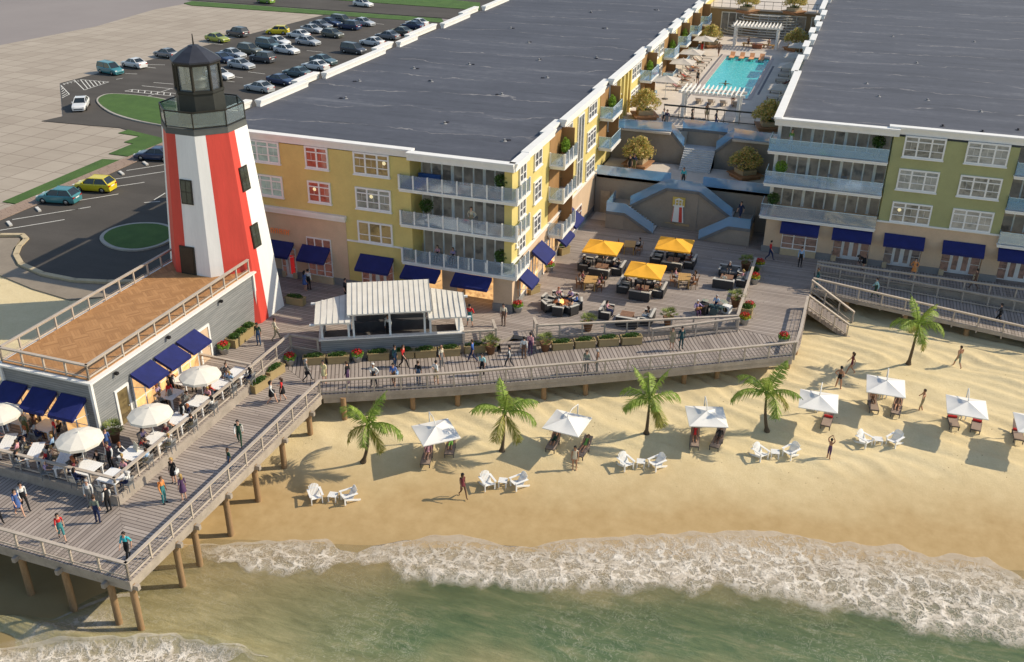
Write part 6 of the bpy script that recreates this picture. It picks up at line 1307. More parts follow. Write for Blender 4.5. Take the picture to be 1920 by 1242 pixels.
def cm(c):
    if c in SKIN: return mat("skin_"+c, SKIN[c], .55, .06, 6)
    return mat("cloth_"+c.replace(" ", "_"), CLO[c], .85, .14, 5 if "floral" not in c else 30)
# pose: joints in metres, person faces +X, left is +Y
def joints(p):
    J = dict(pel=(0, 0, .94), wai=(0, 0, 1.08), che=(.01, 0, 1.29), nec=(-.01, 0, 1.44), ne2=(.01, 0, 1.50), jaw=(.035, 0, 1.56), hea=(.02, 0, 1.64), cro=(.005, 0, 1.72))
    for s, n in ((1, "l"), (-1, "r")):
        J.update({"sh"+n: (-.01, s*.165, 1.385), "el"+n: (-.03, s*.215, 1.12), "wr"+n: (.05, s*.215, .88), "ha"+n: (.075, s*.205, .80), "hi"+n: (0, s*.09, .87), "kn"+n: (.02, s*.10, .48), "an"+n: (-.02, s*.10, .08), "to"+n: (.13, s*.115, .035)})
    if p == "walk":
        J.update(knl=(.20, .09, .50), anl=(.30, .09, .10), tol=(.43, .10, .07), knr=(-.04, -.09, .47), anr=(-.32, -.09, .15), tor=(-.22, -.10, .04), ell=(-.14, .22, 1.14), wrl=(-.10, .22, .90), hal=(-.08, .21, .82), elr=(.08, -.22, 1.13), wrr=(.22, -.20, .95), har=(.27, -.19, .88))
    if p == "stroll":
        J.update(knl=(.13, .09, .48), anl=(.14, .09, .08), tol=(.29, .10, .04), knr=(.0, -.09, .47), anr=(-.20, -.09, .11), tor=(-.08, -.10, .03), elr=(.03, -.22, 1.12), wrr=(.20, -.14, 1.05), har=(.26, -.09, 1.08))
    if p == "akimbo":
        J.update(ell=(-.10, .33, 1.14), wrl=(.03, .19, .98), hal=(.07, .14, .97), elr=(-.10, -.33, 1.14), wrr=(.03, -.19, .98), har=(.07, -.14, .97), knl=(.02, .15, .48), anl=(-.02, .19, .08), tol=(.12, .22, .035), knr=(.02, -.15, .48), anr=(-.02, -.19, .08), tor=(.12, -.22, .035))
    if p == "raise":
        J.update(ell=(.02, .26, 1.62), wrl=(.03, .12, 1.84), hal=(.04, .06, 1.91), elr=(.02, -.26, 1.62), wrr=(.03, -.12, 1.84), har=(.04, -.06, 1.91), knl=(.05, .11, .48), knr=(.0, -.07, .48))
    if p == "point":
        J.update(ell=(.15, .36, 1.40), wrl=(.22, .60, 1.42), hal=(.24, .69, 1.43), elr=(.05, -.30, 1.20), wrr=(.12, -.42, 1.05), har=(.14, -.47, .99), knl=(.14, .10, .48), anl=(.15, .10, .08), tol=(.30, .11, .035), anr=(-.12, -.10, .08), tor=(.02, -.1, .035))
    if p in ("sit", "guitar"):
        for n, s in (("l", 1), ("r", -1)):
            J.update({"hi"+n: (.0, s*.09, .52), "kn"+n: (.43, s*.11, .52), "an"+n: (.43, s*.11, .09), "to"+n: (.58, s*.12, .04), "el"+n: (.06, s*.23, .80), "wr"+n: (.28, s*.16, .73), "ha"+n: (.36, s*.13, .74)})
        for k in ("pel", "wai", "che", "nec", "ne2", "jaw", "hea", "cro"): x, y, z = J[k]; J[k] = (x-.02, y, z-.40)
        for n in "lr": x, y, z = J["sh"+n]; J["sh"+n] = (x-.02, y, z-.40)
    if p == "guitar": J.update(ell=(.10, .34, .82), wrl=(.30, .42, .92), hal=(.36, .45, .95), elr=(.05, -.28, .78), wrr=(.26, -.10, .74), har=(.32, -.04, .73))
    if p == "recline":
        d = Vector((-.78, 0, .60)).normalized(); base = Vector((0, 0, .46)); z0 = .94
        for k in ("pel", "wai", "che", "nec", "ne2", "jaw", "hea", "cro", "shl", "shr"):
            x, y, z = J[k]; q = base+d*(z-z0)+Vector((.6, 0, .78))*x; J[k] = (q.x, y, q.z)
        for n, s in (("l", 1), ("r", -1)): J.update({"hi"+n: (.05, s*.09, .45), "kn"+n: (.46, s*.11, .54 if n == "l" else .47), "an"+n: (.86, s*.11, .42), "to"+n: (.92, s*.12, .54), "el"+n: (-.10, s*.27, .60), "wr"+n: (.12, s*.24, .52), "ha"+n: (.20, s*.21, .52)})
    if p == "swim":
        J.update(ell=(.05, .38, 1.42), wrl=(.10, .60, 1.40), hal=(.12, .69, 1.39), elr=(.05, -.38, 1.40), wrr=(.12, -.60, 1.38), har=(.14, -.69, 1.37), knl=(-.2, .1, .55), anl=(-.5, .1, .4), tol=(-.6, .1, .35), knr=(-.25, -.1, .58), anr=(-.55, -.1, .45), tor=(-.65, -.1, .4))
    if p == "bend":
        for k, v in dict(wai=(.10, 0, 1.03), che=(.30, 0, 1.12), nec=(.42, 0, 1.17), ne2=(.47, 0, 1.18), jaw=(.53, 0, 1.16), hea=(.58, 0, 1.21), cro=(.64, 0, 1.26)).items(): J[k] = v
        for n, s in (("l", 1), ("r", -1)): J.update({"sh"+n: (.38, s*.16, 1.10), "el"+n: (.42, s*.18, .85), "wr"+n: (.46, s*.14, .66), "ha"+n: (.48, s*.12, .58)})
    return J
RADM = dict(pel=.135, wai=.115, che=.135, nec=.075, ne2=.056, jaw=.072, hea=.098, cro=.062, sh=.068, el=.046, wr=.032, ha=.036, hi=.088, kn=.062, an=.042, to=.036)
RADF = dict(RADM, pel=.135, wai=.092, che=.118, nec=.062, ne2=.05, sh=.055, el=.038, wr=.027, ha=.032, hi=.092, kn=.056, an=.036, to=.032)
BONES = [("pel", "wai", 4), ("wai", "che", 1), ("che", "nec", 1), ("nec", "ne2", 0), ("ne2", "jaw", 0), ("jaw", "hea", 0), ("hea", "cro", 0)]
for n in "lr": BONES += [("nec", "sh"+n, 1), ("sh"+n, "el"+n, 2), ("el"+n, "wr"+n, 3), ("wr"+n, "ha"+n, 0), ("pel", "hi"+n, 4), ("hi"+n, "kn"+n, 5), ("kn"+n, "an"+n, 6), ("an"+n, "to"+n, 7)]
BODY = {}
def body(p, fem):
    if (p, fem) in BODY: return BODY[(p, fem)]
    J = joints(p); rad = RADF if fem else RADM; names = list(J); ix = {n: i for i, n in enumerate(names)}
    if fem: J = {k: ((v[0], v[1]*.90, v[2]) if k[:2] in ("sh", "el") else v) for k, v in J.items()}
    me = bpy.data.meshes.new("body"); me.from_pydata([J[n] for n in names], [(ix[a], ix[b_]) for a, b_, _ in BONES], [])
    o = bpy.data.objects.new("body", me); COL.objects.link(o)
    sk = o.modifiers.new("skin", 'SKIN'); sk.use_smooth_shade = True; sk.branch_smoothing = .6
    for n, i in ix.items():
        r = rad[n if n in rad else n[:-1]]; v = me.skin_vertices[0].data[i]
        v.radius = (r, r*(1.25 if n in ("che", "pel", "wai") else 1)) if n in ("che", "wai", "pel") else (r, r); v.use_root = (n == "pel")
    sb = o.modifiers.new("sub", 'SUBSURF'); sb.levels = 1; sb.render_levels = 1
    dg = bpy.context.evaluated_depsgraph_get(); dg.update(); ev = bpy.data.meshes.new_from_object(o.evaluated_get(dg))
    bpy.data.objects.remove(o); bpy.data.meshes.remove(me)
    V = {k: Vector(v) for k, v in J.items()}; tags = []
    hd = (V["cro"]-V["jaw"]).normalized()
    for f in ev.polygons:
        c = f.center; best = (9, 0)
        for a, b_, t in BONES:
            d = V[b_]-V[a]; u = max(0, min(1, (c-V[a]).dot(d)/d.length_squared)); q = (c-(V[a]+d*u)).length-rad[a if a in rad else a[:-1]]*.8
            if q < best[0]: best = (q, t)
        t = best[1]
        if t == 1 and (c-V["che"]).dot((V["nec"]-V["che"]).normalized()) > .125 and abs(c.y) < .07: t = 0
        if t == 1 and (c-V["che"]).dot((V["nec"]-V["wai"]).normalized()) > -.06: t = 8
        tags.append(t)
    b = MB(); b.v = [tuple(v.co) for v in ev.vertices]; b.f = [tuple(f.vertices) for f in ev.polygons]; b.m = tags; b.sm = [True]*len(tags)
    bpy.data.meshes.remove(ev)
    # face: nose, eyes, mouth, ears; hands: five fingers
    up = (V["cro"]-V["jaw"]).normalized(); lf = Vector((0, 1, 0)); fw = lf.cross(up).normalized(); h = V["hea"]; r = rad["hea"]*.93
    b.tube([h+fw*r*.86+up*.018, h+fw*(r+.012)-up*.018, h+fw*r*.8-up*.03], [.008, .014, .008], 5)
    for s in (-1, 1):
        b.sphere(h+fw*r*.84+lf*s*.034+up*.014, .012, 6, 4, 9); b.sphere(h+lf*s*r*.98-up*.005, (.02, .012, .03), 6, 4, 0)
    b.bar(h+fw*r*.86-up*.055-lf*.022, h+fw*r*.86-up*.055+lf*.022, .012, .010, 10)
    for n, s in (("l", 1), ("r", -1)):
        w_, ha = V["wr"+n], V["ha"+n]; d = (ha-w_).normalized(); sd_ = d.cross(Vector((1, 0, 0)) if abs(d.x) < .8 else Vector((0, 0, 1))).normalized(); nm = sd_.cross(d)
        for k, ln in enumerate((.070, .080, .074, .058)):
            o_ = ha+sd_*(k-1.5)*.017+d*.01; kk = o_+d*ln*.55; b.tube([o_, kk, kk+(d*.8+nm*.45).normalized()*ln*.5], [.0095, .009, .007], 5)
        o_ = ha-sd_*.026-d*.02; b.tube([o_, o_-sd_*.022+d*.025, o_-sd_*.026+d*.055], [.011, .010, .008], 5)
    me = b.mesh("person", [None]*11)
    BODY[(p, fem)] = (me, h, up, fw, V); return BODY[(p, fem)]
HAIRM = {}
def hair_mesh(style, p, fem):
    k = (style, p, fem)
    if k in HAIRM: return HAIRM[k]
    me, h, up, fw, V = body(p, fem); lf = Vector((0, 1, 0)); b = MB(); r = .108
    Z0 = -.35 if style != "cap" else .15
    vs = []; n, m = 12, 6
    for i in range(m+1):
        for j in range(n):
            a = 2*PI*j/n; front = max(0, math.cos(a)); lim = lerp(-.62, .42, front); e = lerp(PI/2, math.asin(max(-1, min(1, lim))), i/m)
            vs.append(h+(fw*math.cos(a)*math.cos(e)+lf*math.sin(a)*math.cos(e)*.92)*r+up*math.sin(e)*r*1.08)
    b.add(vs, [(i*n+j, i*n+(j+1) % n, (i+1)*n+(j+1) % n, (i+1)*n+j) for i in range(m) for j in range(n)], 0, True)
    if style == "long":
        q = h-fw*.075; b.tube([q+up*.03, q-up*.08-fw*.02, q-up*.20-fw*.01, q-up*.29], [.075, .082, .07, .03], 8)
    if style == "bun": b.sphere(h-fw*.10+up*.05, .05, 8, 6)
    if style == "cap": b.add([h+fw*.09+lf*.06+up*.05, h+fw*.17+lf*.045+up*.04, h+fw*.17-lf*.045+up*.04, h+fw*.09-lf*.06+up*.05], [(0, 1, 2, 3)])
    HAIRM[k] = b.mesh("hair", [None]); return HAIRM[k]
def skirt_mesh(p, fem, ln):
    k = ("sk", p, fem, ln)
    if k in HAIRM: return HAIRM[k]
    me, h, up, fw, V = body(p, fem); b = MB(); z0 = V["wai"].z; z1 = lerp(V["pel"].z, V["knl"].z, ln); x = V["pel"].x
    b.lathe([(.115, z0), (.155, z0-.14), (.20, z1+.03), (.205, z1), (.19, z1+.01)], 14, (x, 0, 0)); HAIRM[k] = b.mesh("skirt", [None]); return HAIRM[k]
BAG = None
NP = [0]; LABELS = {}
HCOL = {"black": (.012, .010, .010), "brown": (.055, .03, .016), "blonde": (.40, .26, .09), "grey": (.35, .34, .33), "red": (.30, .09, .03), "white": (.70, .69, .66)}
def person(loc, face, pose, g_, top, bot, label, hair="brown", skin="light", hs=None, group=None, sc=1.0, cat="person"):
    """top: 'L white' long sleeves, 'T' short, 'V' waistcoat over white, 'N' bare, 'B' bikini; bot: 'L' trousers, 'S' shorts, 'K' skirt, 'D' dress, 'N' swim briefs"""
    fem = g_ == "f"; me, h, up, fw, V = body(pose, fem); o = link("person", me, None, loc, face); o.scale = (sc*(1.07 if pose not in ("sit", "recline", "swim", "guitar") else 1.0),)*3
    ts, tc = top.split(" ", 1); bs, bc = bot.split(" ", 1); S = cm(skin); T, Bm = cm(tc), cm(bc)
    shoe = cm("black") if bs in "LSK" and skin != "x" and ts not in "NB" else S
    sl = [S, T if ts != "B" and ts != "N" else S, {"L": T, "T": T, "V": cm("white")}.get(ts, S), {"L": T, "V": cm("white")}.get(ts, S), Bm, Bm if bs in "LS" else S, Bm if bs == "L" else S, shoe, S if ts == "N" else T, cm("black"), cm("maroon")]
    for i, m in enumerate(sl): o.material_slots[i].link = 'OBJECT'; o.material_slots[i].material = m
    hs = hs or ("long" if fem else "short")
    if hair != "bald":
        hm = link("hair" if hs != "cap" else "cap", hair_mesh(hs, pose, fem), o); hm.material_slots[0].link = 'OBJECT'; hm.material_slots[0].material = mat("hair_"+hair, HCOL[hair], .6, .25, 20) if hs != "cap" else cm(hair if hair in CLO else "red")
    if bs in "KD" and pose not in ("recline", "sit"):
        k = link("skirt", skirt_mesh(pose, fem, .72), o); k.material_slots[0].link = 'OBJECT'; k.material_slots[0].material = Bm
    tag(o, label, cat, group); return o
def bag(o, c, s=-1, z=.72, lb=None):
    b = MB().box((-.16, -.05, 0), (.16, .05, .22)).tube([(-.10, 0, .22), (0, 0, .42), (.10, 0, .22)], .012, 5); x = b.obj("handbag", cm(c), None, Vector(o.location)+Vector((math.cos(o.rotation_euler[2]+s*1.5)*.27, math.sin(o.rotation_euler[2]+s*1.5)*.27, z)), o.rotation_euler[2]); tag(x, lb or "%s bag carried at the side of a walker" % c, "bag")
D = R
GP = "people strolling on the pier and promenade"
W = "walk"; ST = "stand"; SR = "stroll"; AK = "akimbo"
for px, py, zz, fc, ps, g_, tp, bt, hr, lb in [
 (242, 1050, "p", -80, W, "m", "T turquoise", "L black", "black", "man in a bright turquoise shirt and black trousers by the outer corner of the pier"),
 (118, 1013, "p", -35, W, "f", "T red", "S teal", "black", "woman in a red top and teal shorts walking near the sea railing"),
 (185, 981, "p", 100, ST, "m", "T grey green", "L navy", "brown", "man in a grey green shirt seen from behind, close to the terrace corner"),
 (172, 950, "p", -60, ST, "m", "L white", "L grey", "grey", "grey haired man in white facing the one in the grey green shirt"),
 (206, 960, "p", 170, ST, "m", "V black", "L black", "grey", "man in a black waistcoat and white sleeves under the terrace corner post"),
 (49, 956, "p", -25, W, "m", "L white", "L black", "black", "man in a white shirt striding beside the woman in blue"),
 (38, 967, "p", -20, W, "f", "T blue floral", "D blue floral", "black", "woman in a short blue floral dress walking with a man in white"),
 (-2, 979, "p", -20, W, "m", "T dark grey", "L black", "black", "walker half cut by the left edge on the pier"),
 (309, 944, "p", 0, ST, "m", "L orange", "L teal", "brown", "man in an orange jacket and teal trousers talking to a woman in dark purple"),
 (328, 906, "p", -85, ST, "f", "L black", "K black", "blonde", "blonde woman in a black suit on the pier"),
 (346, 938, "p", 150, ST, "f", "T purple", "D purple", "blonde", "woman in a dark purple dress with her hands to her hair"),
 (432, 882, "p", -120, ST, "m", "T dark green", "L jeans blue", "brown", "boy in a dark green printed shirt at the beach side railing of the pier"),
 (451, 835, "p", -60, W, "m", "V dark green", "L dark green", "black", "man in a dark waistcoat with white sleeves walking out along the pier"),
 (511, 758, "p", 20, W, "f", "L white", "K black", "black", "woman in a white top and black skirt beside the planters on the pier"),
 (531, 752, "p", -160, SR, "f", "T red", "K black", "brown", "woman in a red top and black skirt facing the woman in white"),
 (577, 716, "m", 30, W, "f", "L grey", "L dark grey", "grey", "grey dressed woman with a black bag near the pier elbow"),
 (609, 718, "m", -90, ST, "f", "T pale yellow", "D pale yellow", "black", "woman in a long pale yellow dress on the promenade"),
 (653, 722, "m", 175, ST, "m", "L black", "L purple", "brown", "person in a black sweater and purple trousers on the promenade"),
 (702, 725, "m", -90, AK, "m", "L white", "L dark grey", "white", "white haired man in a white shirt with hands on hips"),
 (739, 725, "m", -80, SR, "m", "T blue", "S brown", "black", "man in blue carrying a light blue jacket over his shoulder"),
 (785, 721, "m", 90, ST, "m", "T black", "L jeans blue", "brown", "person in a black printed T shirt and jeans seen from behind"),
 (818, 720, "m", 60, AK, "m", "T white", "S khaki", "black", "man in a white shirt and khaki shorts by the promenade railing"),
 (757, 690, "m", -5, W, "m", "T red", "L black", "brown", "man in a red shirt striding along the planters"),
 (741, 690, "m", -5, ST, "m", "L dark teal", "L jeans blue", "black", "person in dark teal just left of the striding man in red"),
 (828, 690, "m", -15, ST, "m", "T cream", "L grey", "bald", "bald person in a cream top beside the planters"),
 (886, 680, "m", 185, W, "m", "T blue", "L navy", "brown", "man in a blue shirt walking left between the planters and the railing"),
 (904, 706, "m", -95, ST, "m", "T aqua", "L black", "black", "man in an aqua shirt behind the palm at the promenade railing"),
 (955, 690, "m", 175, W, "m", "V dark grey", "L dark grey", "black", "man in a dark waistcoat walking behind the bushy palm"),
 (982, 674, "m", 100, ST, "m", "L white", "L brown", "black", "man in a white shirt and brown trousers facing the entrance steps"),
 (994, 666, "m", 80, ST, "m", "L pink", "L purple", "black", "person in a pink shirt next to the man facing the entrance steps"),
 (1099, 700, "m", -100, ST, "m", "L grey green", "L grey", "brown", "man in a grey green suit at the promenade railing"),
 (1119, 699, "m", 180, ST, "m", "L brown", "L grey", "grey", "thin person in brown beside the grey green suit"),
 (1259, 655, "m", -90, ST, "f", "L khaki", "K khaki", "black", "woman in beige standing with the man in the dark suit"),
 (1276, 655, "m", -60, ST, "m", "L dark teal", "L dark teal", "black", "man in a dark teal suit at the ramp railing"),
 (486, 648, 0, -80, ST, "m", "T dark green", "L jeans blue", "black", "man in a dark green printed shirt by the lighthouse foot"),
 (518, 639, 0, 40, W, "m", "L cream", "L khaki", "brown", "man in a cream shirt and khaki trousers by the lighthouse foot"),
 (573, 546, 0, 60, ST, "f", "T blue floral", "D blue floral", "black", "woman in a blue dress in front of the peach wall"),
 (580, 544, 0, 90, ST, "m", "L white", "L black", "black", "man in a white shirt beside the woman in the blue dress"),
 (649, 562, 0, 0, ST, "m", "T dark grey", "L black", "black", "dark haired person whose head shows over the left bar roof"),
 (729, 632, 0, -80, ST, "m", "L white", "L black", "black", "bartender in a white shirt behind the bar counter"),
 (881, 612, 0, 100, AK, "m", "T red", "S teal", "black", "man in red leaning at the right end of the bar"),
 (944, 611, 0, -80, ST, "m", "T cream", "L brown", "black", "man in a cream T shirt in front of the corner pillar"),
 (1442, 488, 0, -10, W, "m", "T red", "L navy", "black", "man in a red top and dark jeans by the olive building's corner"),
 (1499, 501, 0, -80, ST, "m", "L light blue", "L black", "black", "man in a light blue shirt in front of the first shop window"),
 (1530, 541, "w", 200, ST, "m", "L dark teal", "L teal", "brown", "person in dark teal at the head of the lower walkway"),
 (1639, 560, "w", 190, W, "m", "L aqua", "L dark green", "black", "man in a pale blue shirt striding along the lower walkway"),
 (1618, 506, 0, 200, "bend", "f", "L black", "K black", "black", "person in a black coat bending down in front of the shops"),
 (1711, 521, 0, -90, AK, "f", "L orange", "D orange", "black", "person in a wide orange wrap in front of the white shop doors"),
 (1825, 543, 0, 150, W, "m", "L brown", "L brown", "black", "person in brown in front of the right hand shop"),
 (1870, 609, "w", 170, W, "m", "L dark grey", "L black", "black", "dark dressed man on the sunlit lower walkway"),
 (1280, 350, Z1, -90, ST, "m", "T turquoise", "S dark grey", "black", "man in a turquoise shirt at the top of the double stairs"),
 (1387, 414, 1.65, -120, W, "m", "T navy", "S navy", "black", "man in navy on the right stair landing"),
 (1188, 323, Z1, -90, ST, "m", "T navy", "S olive", "brown", "man in navy and olive shorts on the lower terrace"),
 (1180, 324, Z1, -70, ST, "f", "T black", "D black", "black", "woman in a black dress beside the man in olive shorts"),
 (1243, 238, Z2, -60, ST, "m", "T white", "S dark grey", "black", "man in a white shirt by the near pool tree"),
 (1249, 240, Z2, -90, ST, "m", "T navy", "S grey", "brown", "person in navy beside the man in white by the near pool tree"),
 (1296, 237, Z2, 0, W, "f", "T black", "S black", "black", "dark dressed person walking outside the pool fence"),
 (1324, 226, Z2, -90, ST, "f", "B tan", "K khaki", "brown", "woman in a khaki wrap under the near pergola"),
 (1341, 241, Z2, 10, W, "m", "T dark grey", "S navy", "black", "man in grey walking outside the pool fence"),
 (1373, 200, Z2, -90, ST, "f", "B brown", "N brown", "brown", "tanned bather at the right post of the near pergola"),
 (1307, 160, Z2, -60, ST, "f", "B black", "N black", "black", "dark swimsuited woman standing at the left edge of the pool"),
 (1347, 106, Z2, -100, W, "m", "N tan", "S brown", "brown", "bather walking at the far left corner of the pool"),
 (1315, 104, Z2, 90, ST, "f", "B red", "N red", "brown", "bather in red under the farthest beige parasol"),
 (892, 434, 6.2, -90, AK, "m", "L cream", "L khaki", "brown", "man in a cream shirt on the middle balcony of the yellow building"),
 (1482, 272, 9.15, -60, ST, "f", "T green", "S white", "brown", "woman in a green top on the top balcony of the olive building"),
 ]:
    if zz == "p": p = at(px, py, PZ)
    elif zz == "m": p = at(px, py, -.6); p = at(px, py, zprom(p)); p = at(px, py, zprom(p))
    elif zz == "w": p = at(px, py, -.5); p = at(px, py, wz(p)); p = at(px, py, wz(p))
    else: p = at(px, py, zz)
    if zz == 6.2: p = (-25.6, 64.0, 6.2)
    if zz == 9.15: p = (-4.5, 83.7, 9.15)
    sk = "tan" if g_ == "m" and px % 3 == 0 or tp[0] in "NB" else "light"
    o = person(p, R(fc), ps, g_, tp, bt, lb, hr, sk, sc=(.86 if lb.startswith("boy") else 1.0)*(.98 if g_ == "m" else .95))
    if px == 577: bag(o, "black")
    if px == 739: bag(o, "light blue", 1, .95, "light blue jacket carried by the man in blue shorts")
    if px == 328: bag(o, "white", 1, .75, "small white handbag of the blonde woman in black")
    if px == 511: bag(o, "grey", 1, .7, "grey handbag of the woman in the black skirt")
for px, py, fc, ps, g_, tp, bt, hr, sk, lb in [
 (868, 933, -40, W, "f", "B maroon", "N maroon", "black", "dark", "dark skinned woman in a swimsuit walking on the open sand"),
 (1077, 881, -80, ST, "f", "B cream", "N cream", "black", "tan", "woman in a pale bikini standing in front of the second sunshade"),
 (1553, 861, 60, "raise", "m", "N tan", "S purple", "black", "tan", "boy in purple trunks holding both arms over his head"),
 (1594, 702, 190, W, "f", "B maroon", "N maroon", "brown", "tan", "woman in a dark bikini in the shadow of the far palm"),
 (1571, 729, 60, AK, "m", "N tan", "N black", "black", "tan", "bather in black briefs behind the fourth sunshade"),
 (1726, 773, 190, "point", "m", "N tan", "S khaki", "brown", "tan", "man in khaki trunks stretching out an arm between two sunshades"),
 (1794, 690, 120, W, "m", "N tan", "S grey green", "brown", "tan", "man in long grey green trunks with an arm raised by the lower walkway")]:
    person(atb(px, py), R(fc), ps, g_, tp, bt, lb, hr, sk, sc=.85 if lb.startswith("boy") else .98)
for k, g_, tp, bt, hr, sk, lb in [("a", "f", "T pink", "N pink", "blonde", "light", "person in pink lying under the first sunshade"), ("b", "m", "N tan", "S green", "black", "tan", "man in green trunks lying under the first sunshade"), ("c", "m", "N tan", "S dark green", "black", "tan", "broad bare backed man on the left lounger of the second sunshade"), ("d", "f", "B green", "N green", "brown", "tan", "woman in a green swimsuit on the right lounger of the second sunshade"), ("e", "f", "B red", "N red", "brown", "tan", "woman in a red swimsuit under the blue tinted sunshade"), ("f", "f", "T black", "N black", "black", "dark", "person in black on the right lounger under the blue tinted sunshade"), ("h", "m", "N tan", "S brown", "black", "tan", "man leaning forward on the left lounger of the fifth sunshade"), ("i", "f", "B brown", "N brown", "brown", "tan", "woman in brown on the right lounger of the fifth sunshade")]:
    p, rz = LPOS[k]; person(p, rz, "recline" if k != "h" else "sit", g_, tp, bt, lb, hr, sk, sc=.95)
for i, (ix, tp, bt, g_) in enumerate([(0, "B pink", "N pink", "f"), (2, "N tan", "S brown", "m"), (3, "B red", "N red", "f"), (5, "N tan", "S navy", "m"), (6, "B orange", "N orange", "f"), (8, "N tan", "S olive", "m")]):
    person(PLP[ix], 0, "recline", g_, tp, bt, "bather in %s lying on a pale lounger, %s from the sea along the pool" % (bt[2:], NTH[i]), "brown", "tan", sc=.95)
for y, c, lb in [(113.5, "black", "bather in black on a shaded lounger right of the pool"), (116.5, "maroon", "bather in dark red on a shaded lounger right of the pool")]: person((-7.9, y, Z2), PI, "recline", "f", "B "+c, "N "+c, lb, "black", "dark", sc=.95)
p = at(1360, 160, Z2-.1); person((p[0], p[1], Z2-.12-1.18), R(-100), "swim", "m", "N tan", "S black", "swimmer with arms spread in the middle of the pool", "black", "tan", group=None)
for x, c, lb in [(-14.9, "brown", "bather on a bench under the far pergola, left one"), (-12.2, "khaki", "bather on a bench under the far pergola, right one")]:
    bn = thing("pergola_bench", "low timber bench under the far pergola, " + ("left one" if x < -14 else "right one"), "bench", (x, 139.5, Z2)); MB().box((-.8, -.35, .34), (.8, .35, .44)).obj("seat", WOODT, bn)
    for s in (-1, 1): MB().box((s*.6-.08, -.3, 0), (s*.6+.08, .3, .34)).obj("leg", WOODT, bn)
    person((x, 139.4, Z2), R(-90), "sit", "m", "N tan", "S "+c, lb, "brown", "tan", sc=.95)
o = thing("fire_table", "copper coloured fire table between the benches under the far pergola", "fire table", (-13.6, 138.8, Z2)); MB().box((-.6, -.5, 0), (.6, .5, .5)).obj("table_body", mat("copper_table", (.30, .11, .05)), o); MB().box((-.7, -.6, .5), (.7, .6, .56)).obj("table_top", MC["copper_table"], o)
# people on seats
def seat(key, g_, tp, bt, hr, lb, sk="light", ps="sit", dx=.05):
    p, rz = SEATS[key][:2]; person((p[0]+math.cos(rz)*dx, p[1]+math.sin(rz)*dx, 0), rz, ps, g_, tp, bt, lb, hr, sk, sc=.96)
for a in [("f5", "m", "L black", "L black", "white", "white haired person in black in the left armchair of the fire table ring"), ("f2", "f", "T pink", "L grey", "red", "red haired woman in pink at the back left of the fire table"), ("f1", "m", "T lilac", "L navy", "grey", "grey haired man in lilac at the back right of the fire table"), ("f0", "m", "L blue", "L navy", "black", "person in royal blue in the right armchair of the fire table"), ("f6", "f", "T peach", "L brown", "black", "dark haired person in peach at the front right of the fire table"),
    ("a4", "f", "L black", "L black", "brown", "person in black in the near armchair under the parasol nearest the yellow building"), ("a1", "m", "L black", "L navy", "brown", "man in black on the right sofa under the parasol nearest the yellow building"), ("a0", "f", "T grey", "L grey", "brown", "woman in grey on the back sofa under the parasol nearest the yellow building"),
    ("b3", "m", "T brown", "L black", "black", "man in brown in the far armchair under the parasol nearest the sea"), ("b0", "m", "V black", "L black", "brown", "man in a black waistcoat on the back sofa under the parasol nearest the sea"), ("b1", "m", "L tan", "L khaki", "brown", "man in tan on the right sofa under the parasol nearest the sea"), ("b2", "f", "L maroon", "L brown", "brown", "person in maroon with her back to the sea under the parasol nearest the sea"),
    ("c0", "m", "L black", "L black", "black", "person in black on the back sofa under the shaded parasol"), ("c1", "f", "T maroon", "S brown", "brown", "woman in dark red on the right sofa under the shaded parasol"), ("d0", "f", "L dark grey", "L grey", "grey", "person in dark grey on the far sofa by the right railing"), ("d1", "f", "T pink", "L cream", "blonde", "blonde woman in pink against the right patio railing"), ("d2", "m", "T cream", "L grey", "black", "person in cream on the sofa backing onto the musicians"),
    ("e0", "f", "T pink", "L navy", "black", "woman in pink on the left sofa at the front railing"), ("e1", "f", "L brown", "S white", "brown", "woman in brown on the right sofa at the front railing"),
    ("g0", "f", "T maroon", "L brown", "black", "woman in maroon at the far left of the teak table by the fire ring"), ("g1", "m", "T grey", "L brown", "brown", "man in grey at the near left of the teak table by the fire ring"), ("g3", "f", "T pink", "L brown", "brown", "woman in pink on the right of the teak table by the fire ring"), ("g2", "f", "L maroon", "L brown", "black", "woman in maroon at the far right of the teak table by the fire ring"),
    ("h0", "f", "T pink", "L white", "brown", "woman in pink left of the right hand teak table"), ("h2", "f", "L brown", "L brown", "brown", "woman in brown right of the right hand teak table"), ("h3", "m", "T tan", "L brown", "brown", "man in tan at the near right of the right hand teak table"), ("i2", "m", "V black", "L black", "black", "man in a black waistcoat at the back teak table")]: seat(*a)
TOPS = ["T white", "L black", "T lilac", "L dark grey", "T red", "T pink", "L navy", "T grey", "V black", "T cream", "L brown", "T peach", "L maroon", "T light blue"]; HRS = ["brown", "black", "blonde", "grey", "brown", "red"]
rq = random.Random(21); ti = 0
for key in sorted(k for k in SEATS if k[0] == "t"):
    p, rz, wn, txt = SEATS[key]
    if rq.random() < .04: continue
    g_ = "mf"[ti % 2]; tp = TOPS[(ti*5+3) % len(TOPS)]; hr = HRS[ti % len(HRS)]
    person((p[0]+math.cos(rz)*.04, p[1]+math.sin(rz)*.04, 0), rz, "sit", g_, tp, "L "+("black", "navy", "khaki", "grey")[ti % 4], "%s haired %s in %s, %s at the %s" % (hr, "man" if g_ == "m" else "woman", tp[2:], wn, txt), hr, ("light", "light", "tan")[ti % 3], sc=.96); ti += 1
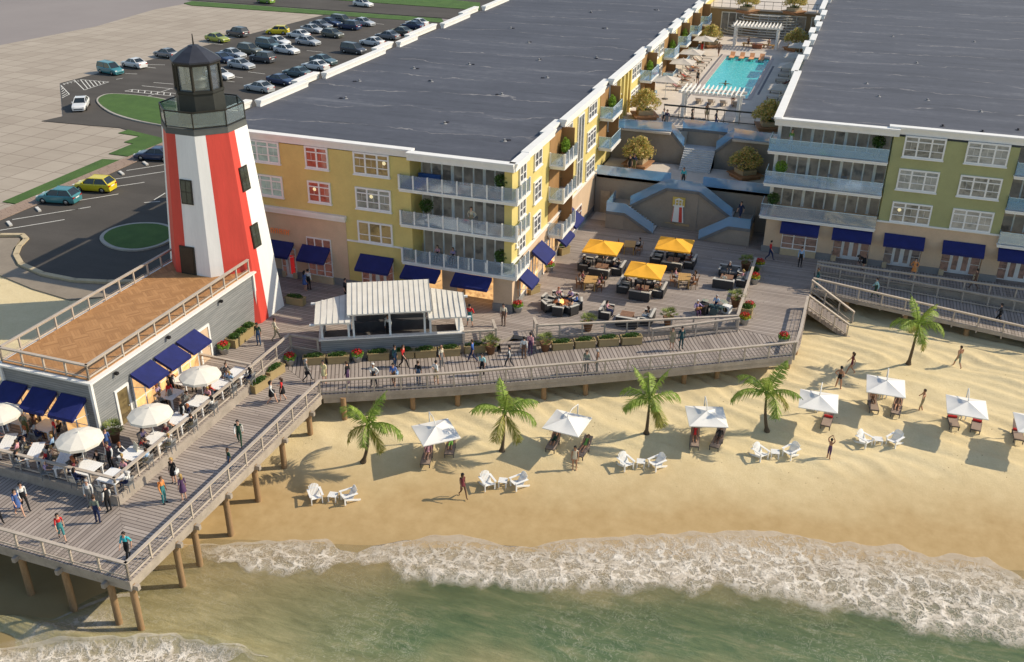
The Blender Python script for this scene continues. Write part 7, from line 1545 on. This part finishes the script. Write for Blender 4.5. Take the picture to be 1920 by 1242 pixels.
for px, py, fc, g_, tp, bt, hr, lb in [(325, 742, -60, "m", "V black", "L black", "black", "waiter in a black waistcoat under the side awnings"), (322, 760, 160, "f", "T red", "L grey", "brown", "woman in a red top standing at the side tables"), (365, 735, -60, "m", "T olive", "L olive", "brown", "man in olive half hidden by the upper cream parasol"), (205, 852, -30, "f", "T blue floral", "D blue floral", "black", "woman in a blue dress by the potted palm on the terrace"), (52, 820, 100, "m", "T grey green", "L olive", "grey", "grey haired man in grey green standing on the front terrace"), (108, 830, -120, "f", "T red", "S grey", "grey", "woman in bright red beside the front parasol"), (12, 806, -60, "m", "L navy", "L navy", "black", "person in navy at the left edge of the terrace"), (345, 796, -110, "m", "V black", "L black", "brown", "waiter in a dark waistcoat by the pier side railing"), (210, 878, -90, "m", "V maroon", "L black", "brown", "waiter in a maroon waistcoat at the corner tables")]:
    person(at(px, py, 0), R(fc), ST, g_, tp, bt, lb, hr, "light", sc=.98)
for x, y, c, lb in [(-28.6, 64.35, "pink", "woman in pink sitting on the lowest balcony of the yellow building"), (-27.3, 64.35, "lilac", "person in lilac sitting on the lowest balcony of the yellow building")]: person((x, y, 3.12), R(-90), "sit", "f", "T "+c, "L black", lb, "brown", sc=.95)
# musicians
p = at(1306, 592, 0); gs = thing("guitar_stool", "small stool under the guitarist in purple", "stool", p); MB().tube([(0, 0, .44), (0, 0, .5)], .17, 12).tube([(0, 0, 0), (0, 0, .45)], .03, 6).obj("stool_seat", BLK, gs)
person(p, R(-60), "guitar", "m", "L lilac", "L purple", "guitarist in a purple shirt playing by the patio railing", "white", "tan")
gt = thing("guitar", "brown guitar held by the musician in purple", "guitar", (p[0]+.16, p[1]-.28, .76), R(-60+10)); MB().sphere((0, -.1, 0), (.07, .19, .15), 12, 8).sphere((0, .14, 0), (.06, .14, .11), 12, 8).obj("guitar_body", mat("guitar_wood", (.28, .12, .04), .35), gt); MB().bar((0, .22, .01), (0, .78, .12), .035, .05).obj("guitar_neck", mat("guitar_neck_wood", (.09, .05, .03), .5), gt)
p = at(1338, 590, 0); person((p[0]+.02, p[1]+.72, .05), R(-90), "sit", "m", "T light blue", "L navy", "drummer in light blue behind the green drum kit", "grey", "light", sc=.97)
# menu board on a terrace table, folded papers left out
mb_ = MB().bar((0, -.25, .02), (.12, -.25, .45), .02, .03).add([(-.02, -.3, 0), (-.02, .3, 0), (.10, .3, .42), (.10, -.3, .42), (0, -.3, 0), (0, .3, 0), (.12, .3, .42), (.12, -.3, .42)], [(0, 1, 2, 3), (7, 6, 5, 4), (0, 4, 5, 1), (3, 2, 6, 7), (0, 3, 7, 4), (1, 5, 6, 2)])
tag(mb_.obj("menu_board", mat("cream_card", (.72, .67, .52), .7, .04), None, (RT[5][0]-.1, RT[5][1]+.3, .745), R(60)), "cream menu board standing on a white table near the terrace corner", "menu board")
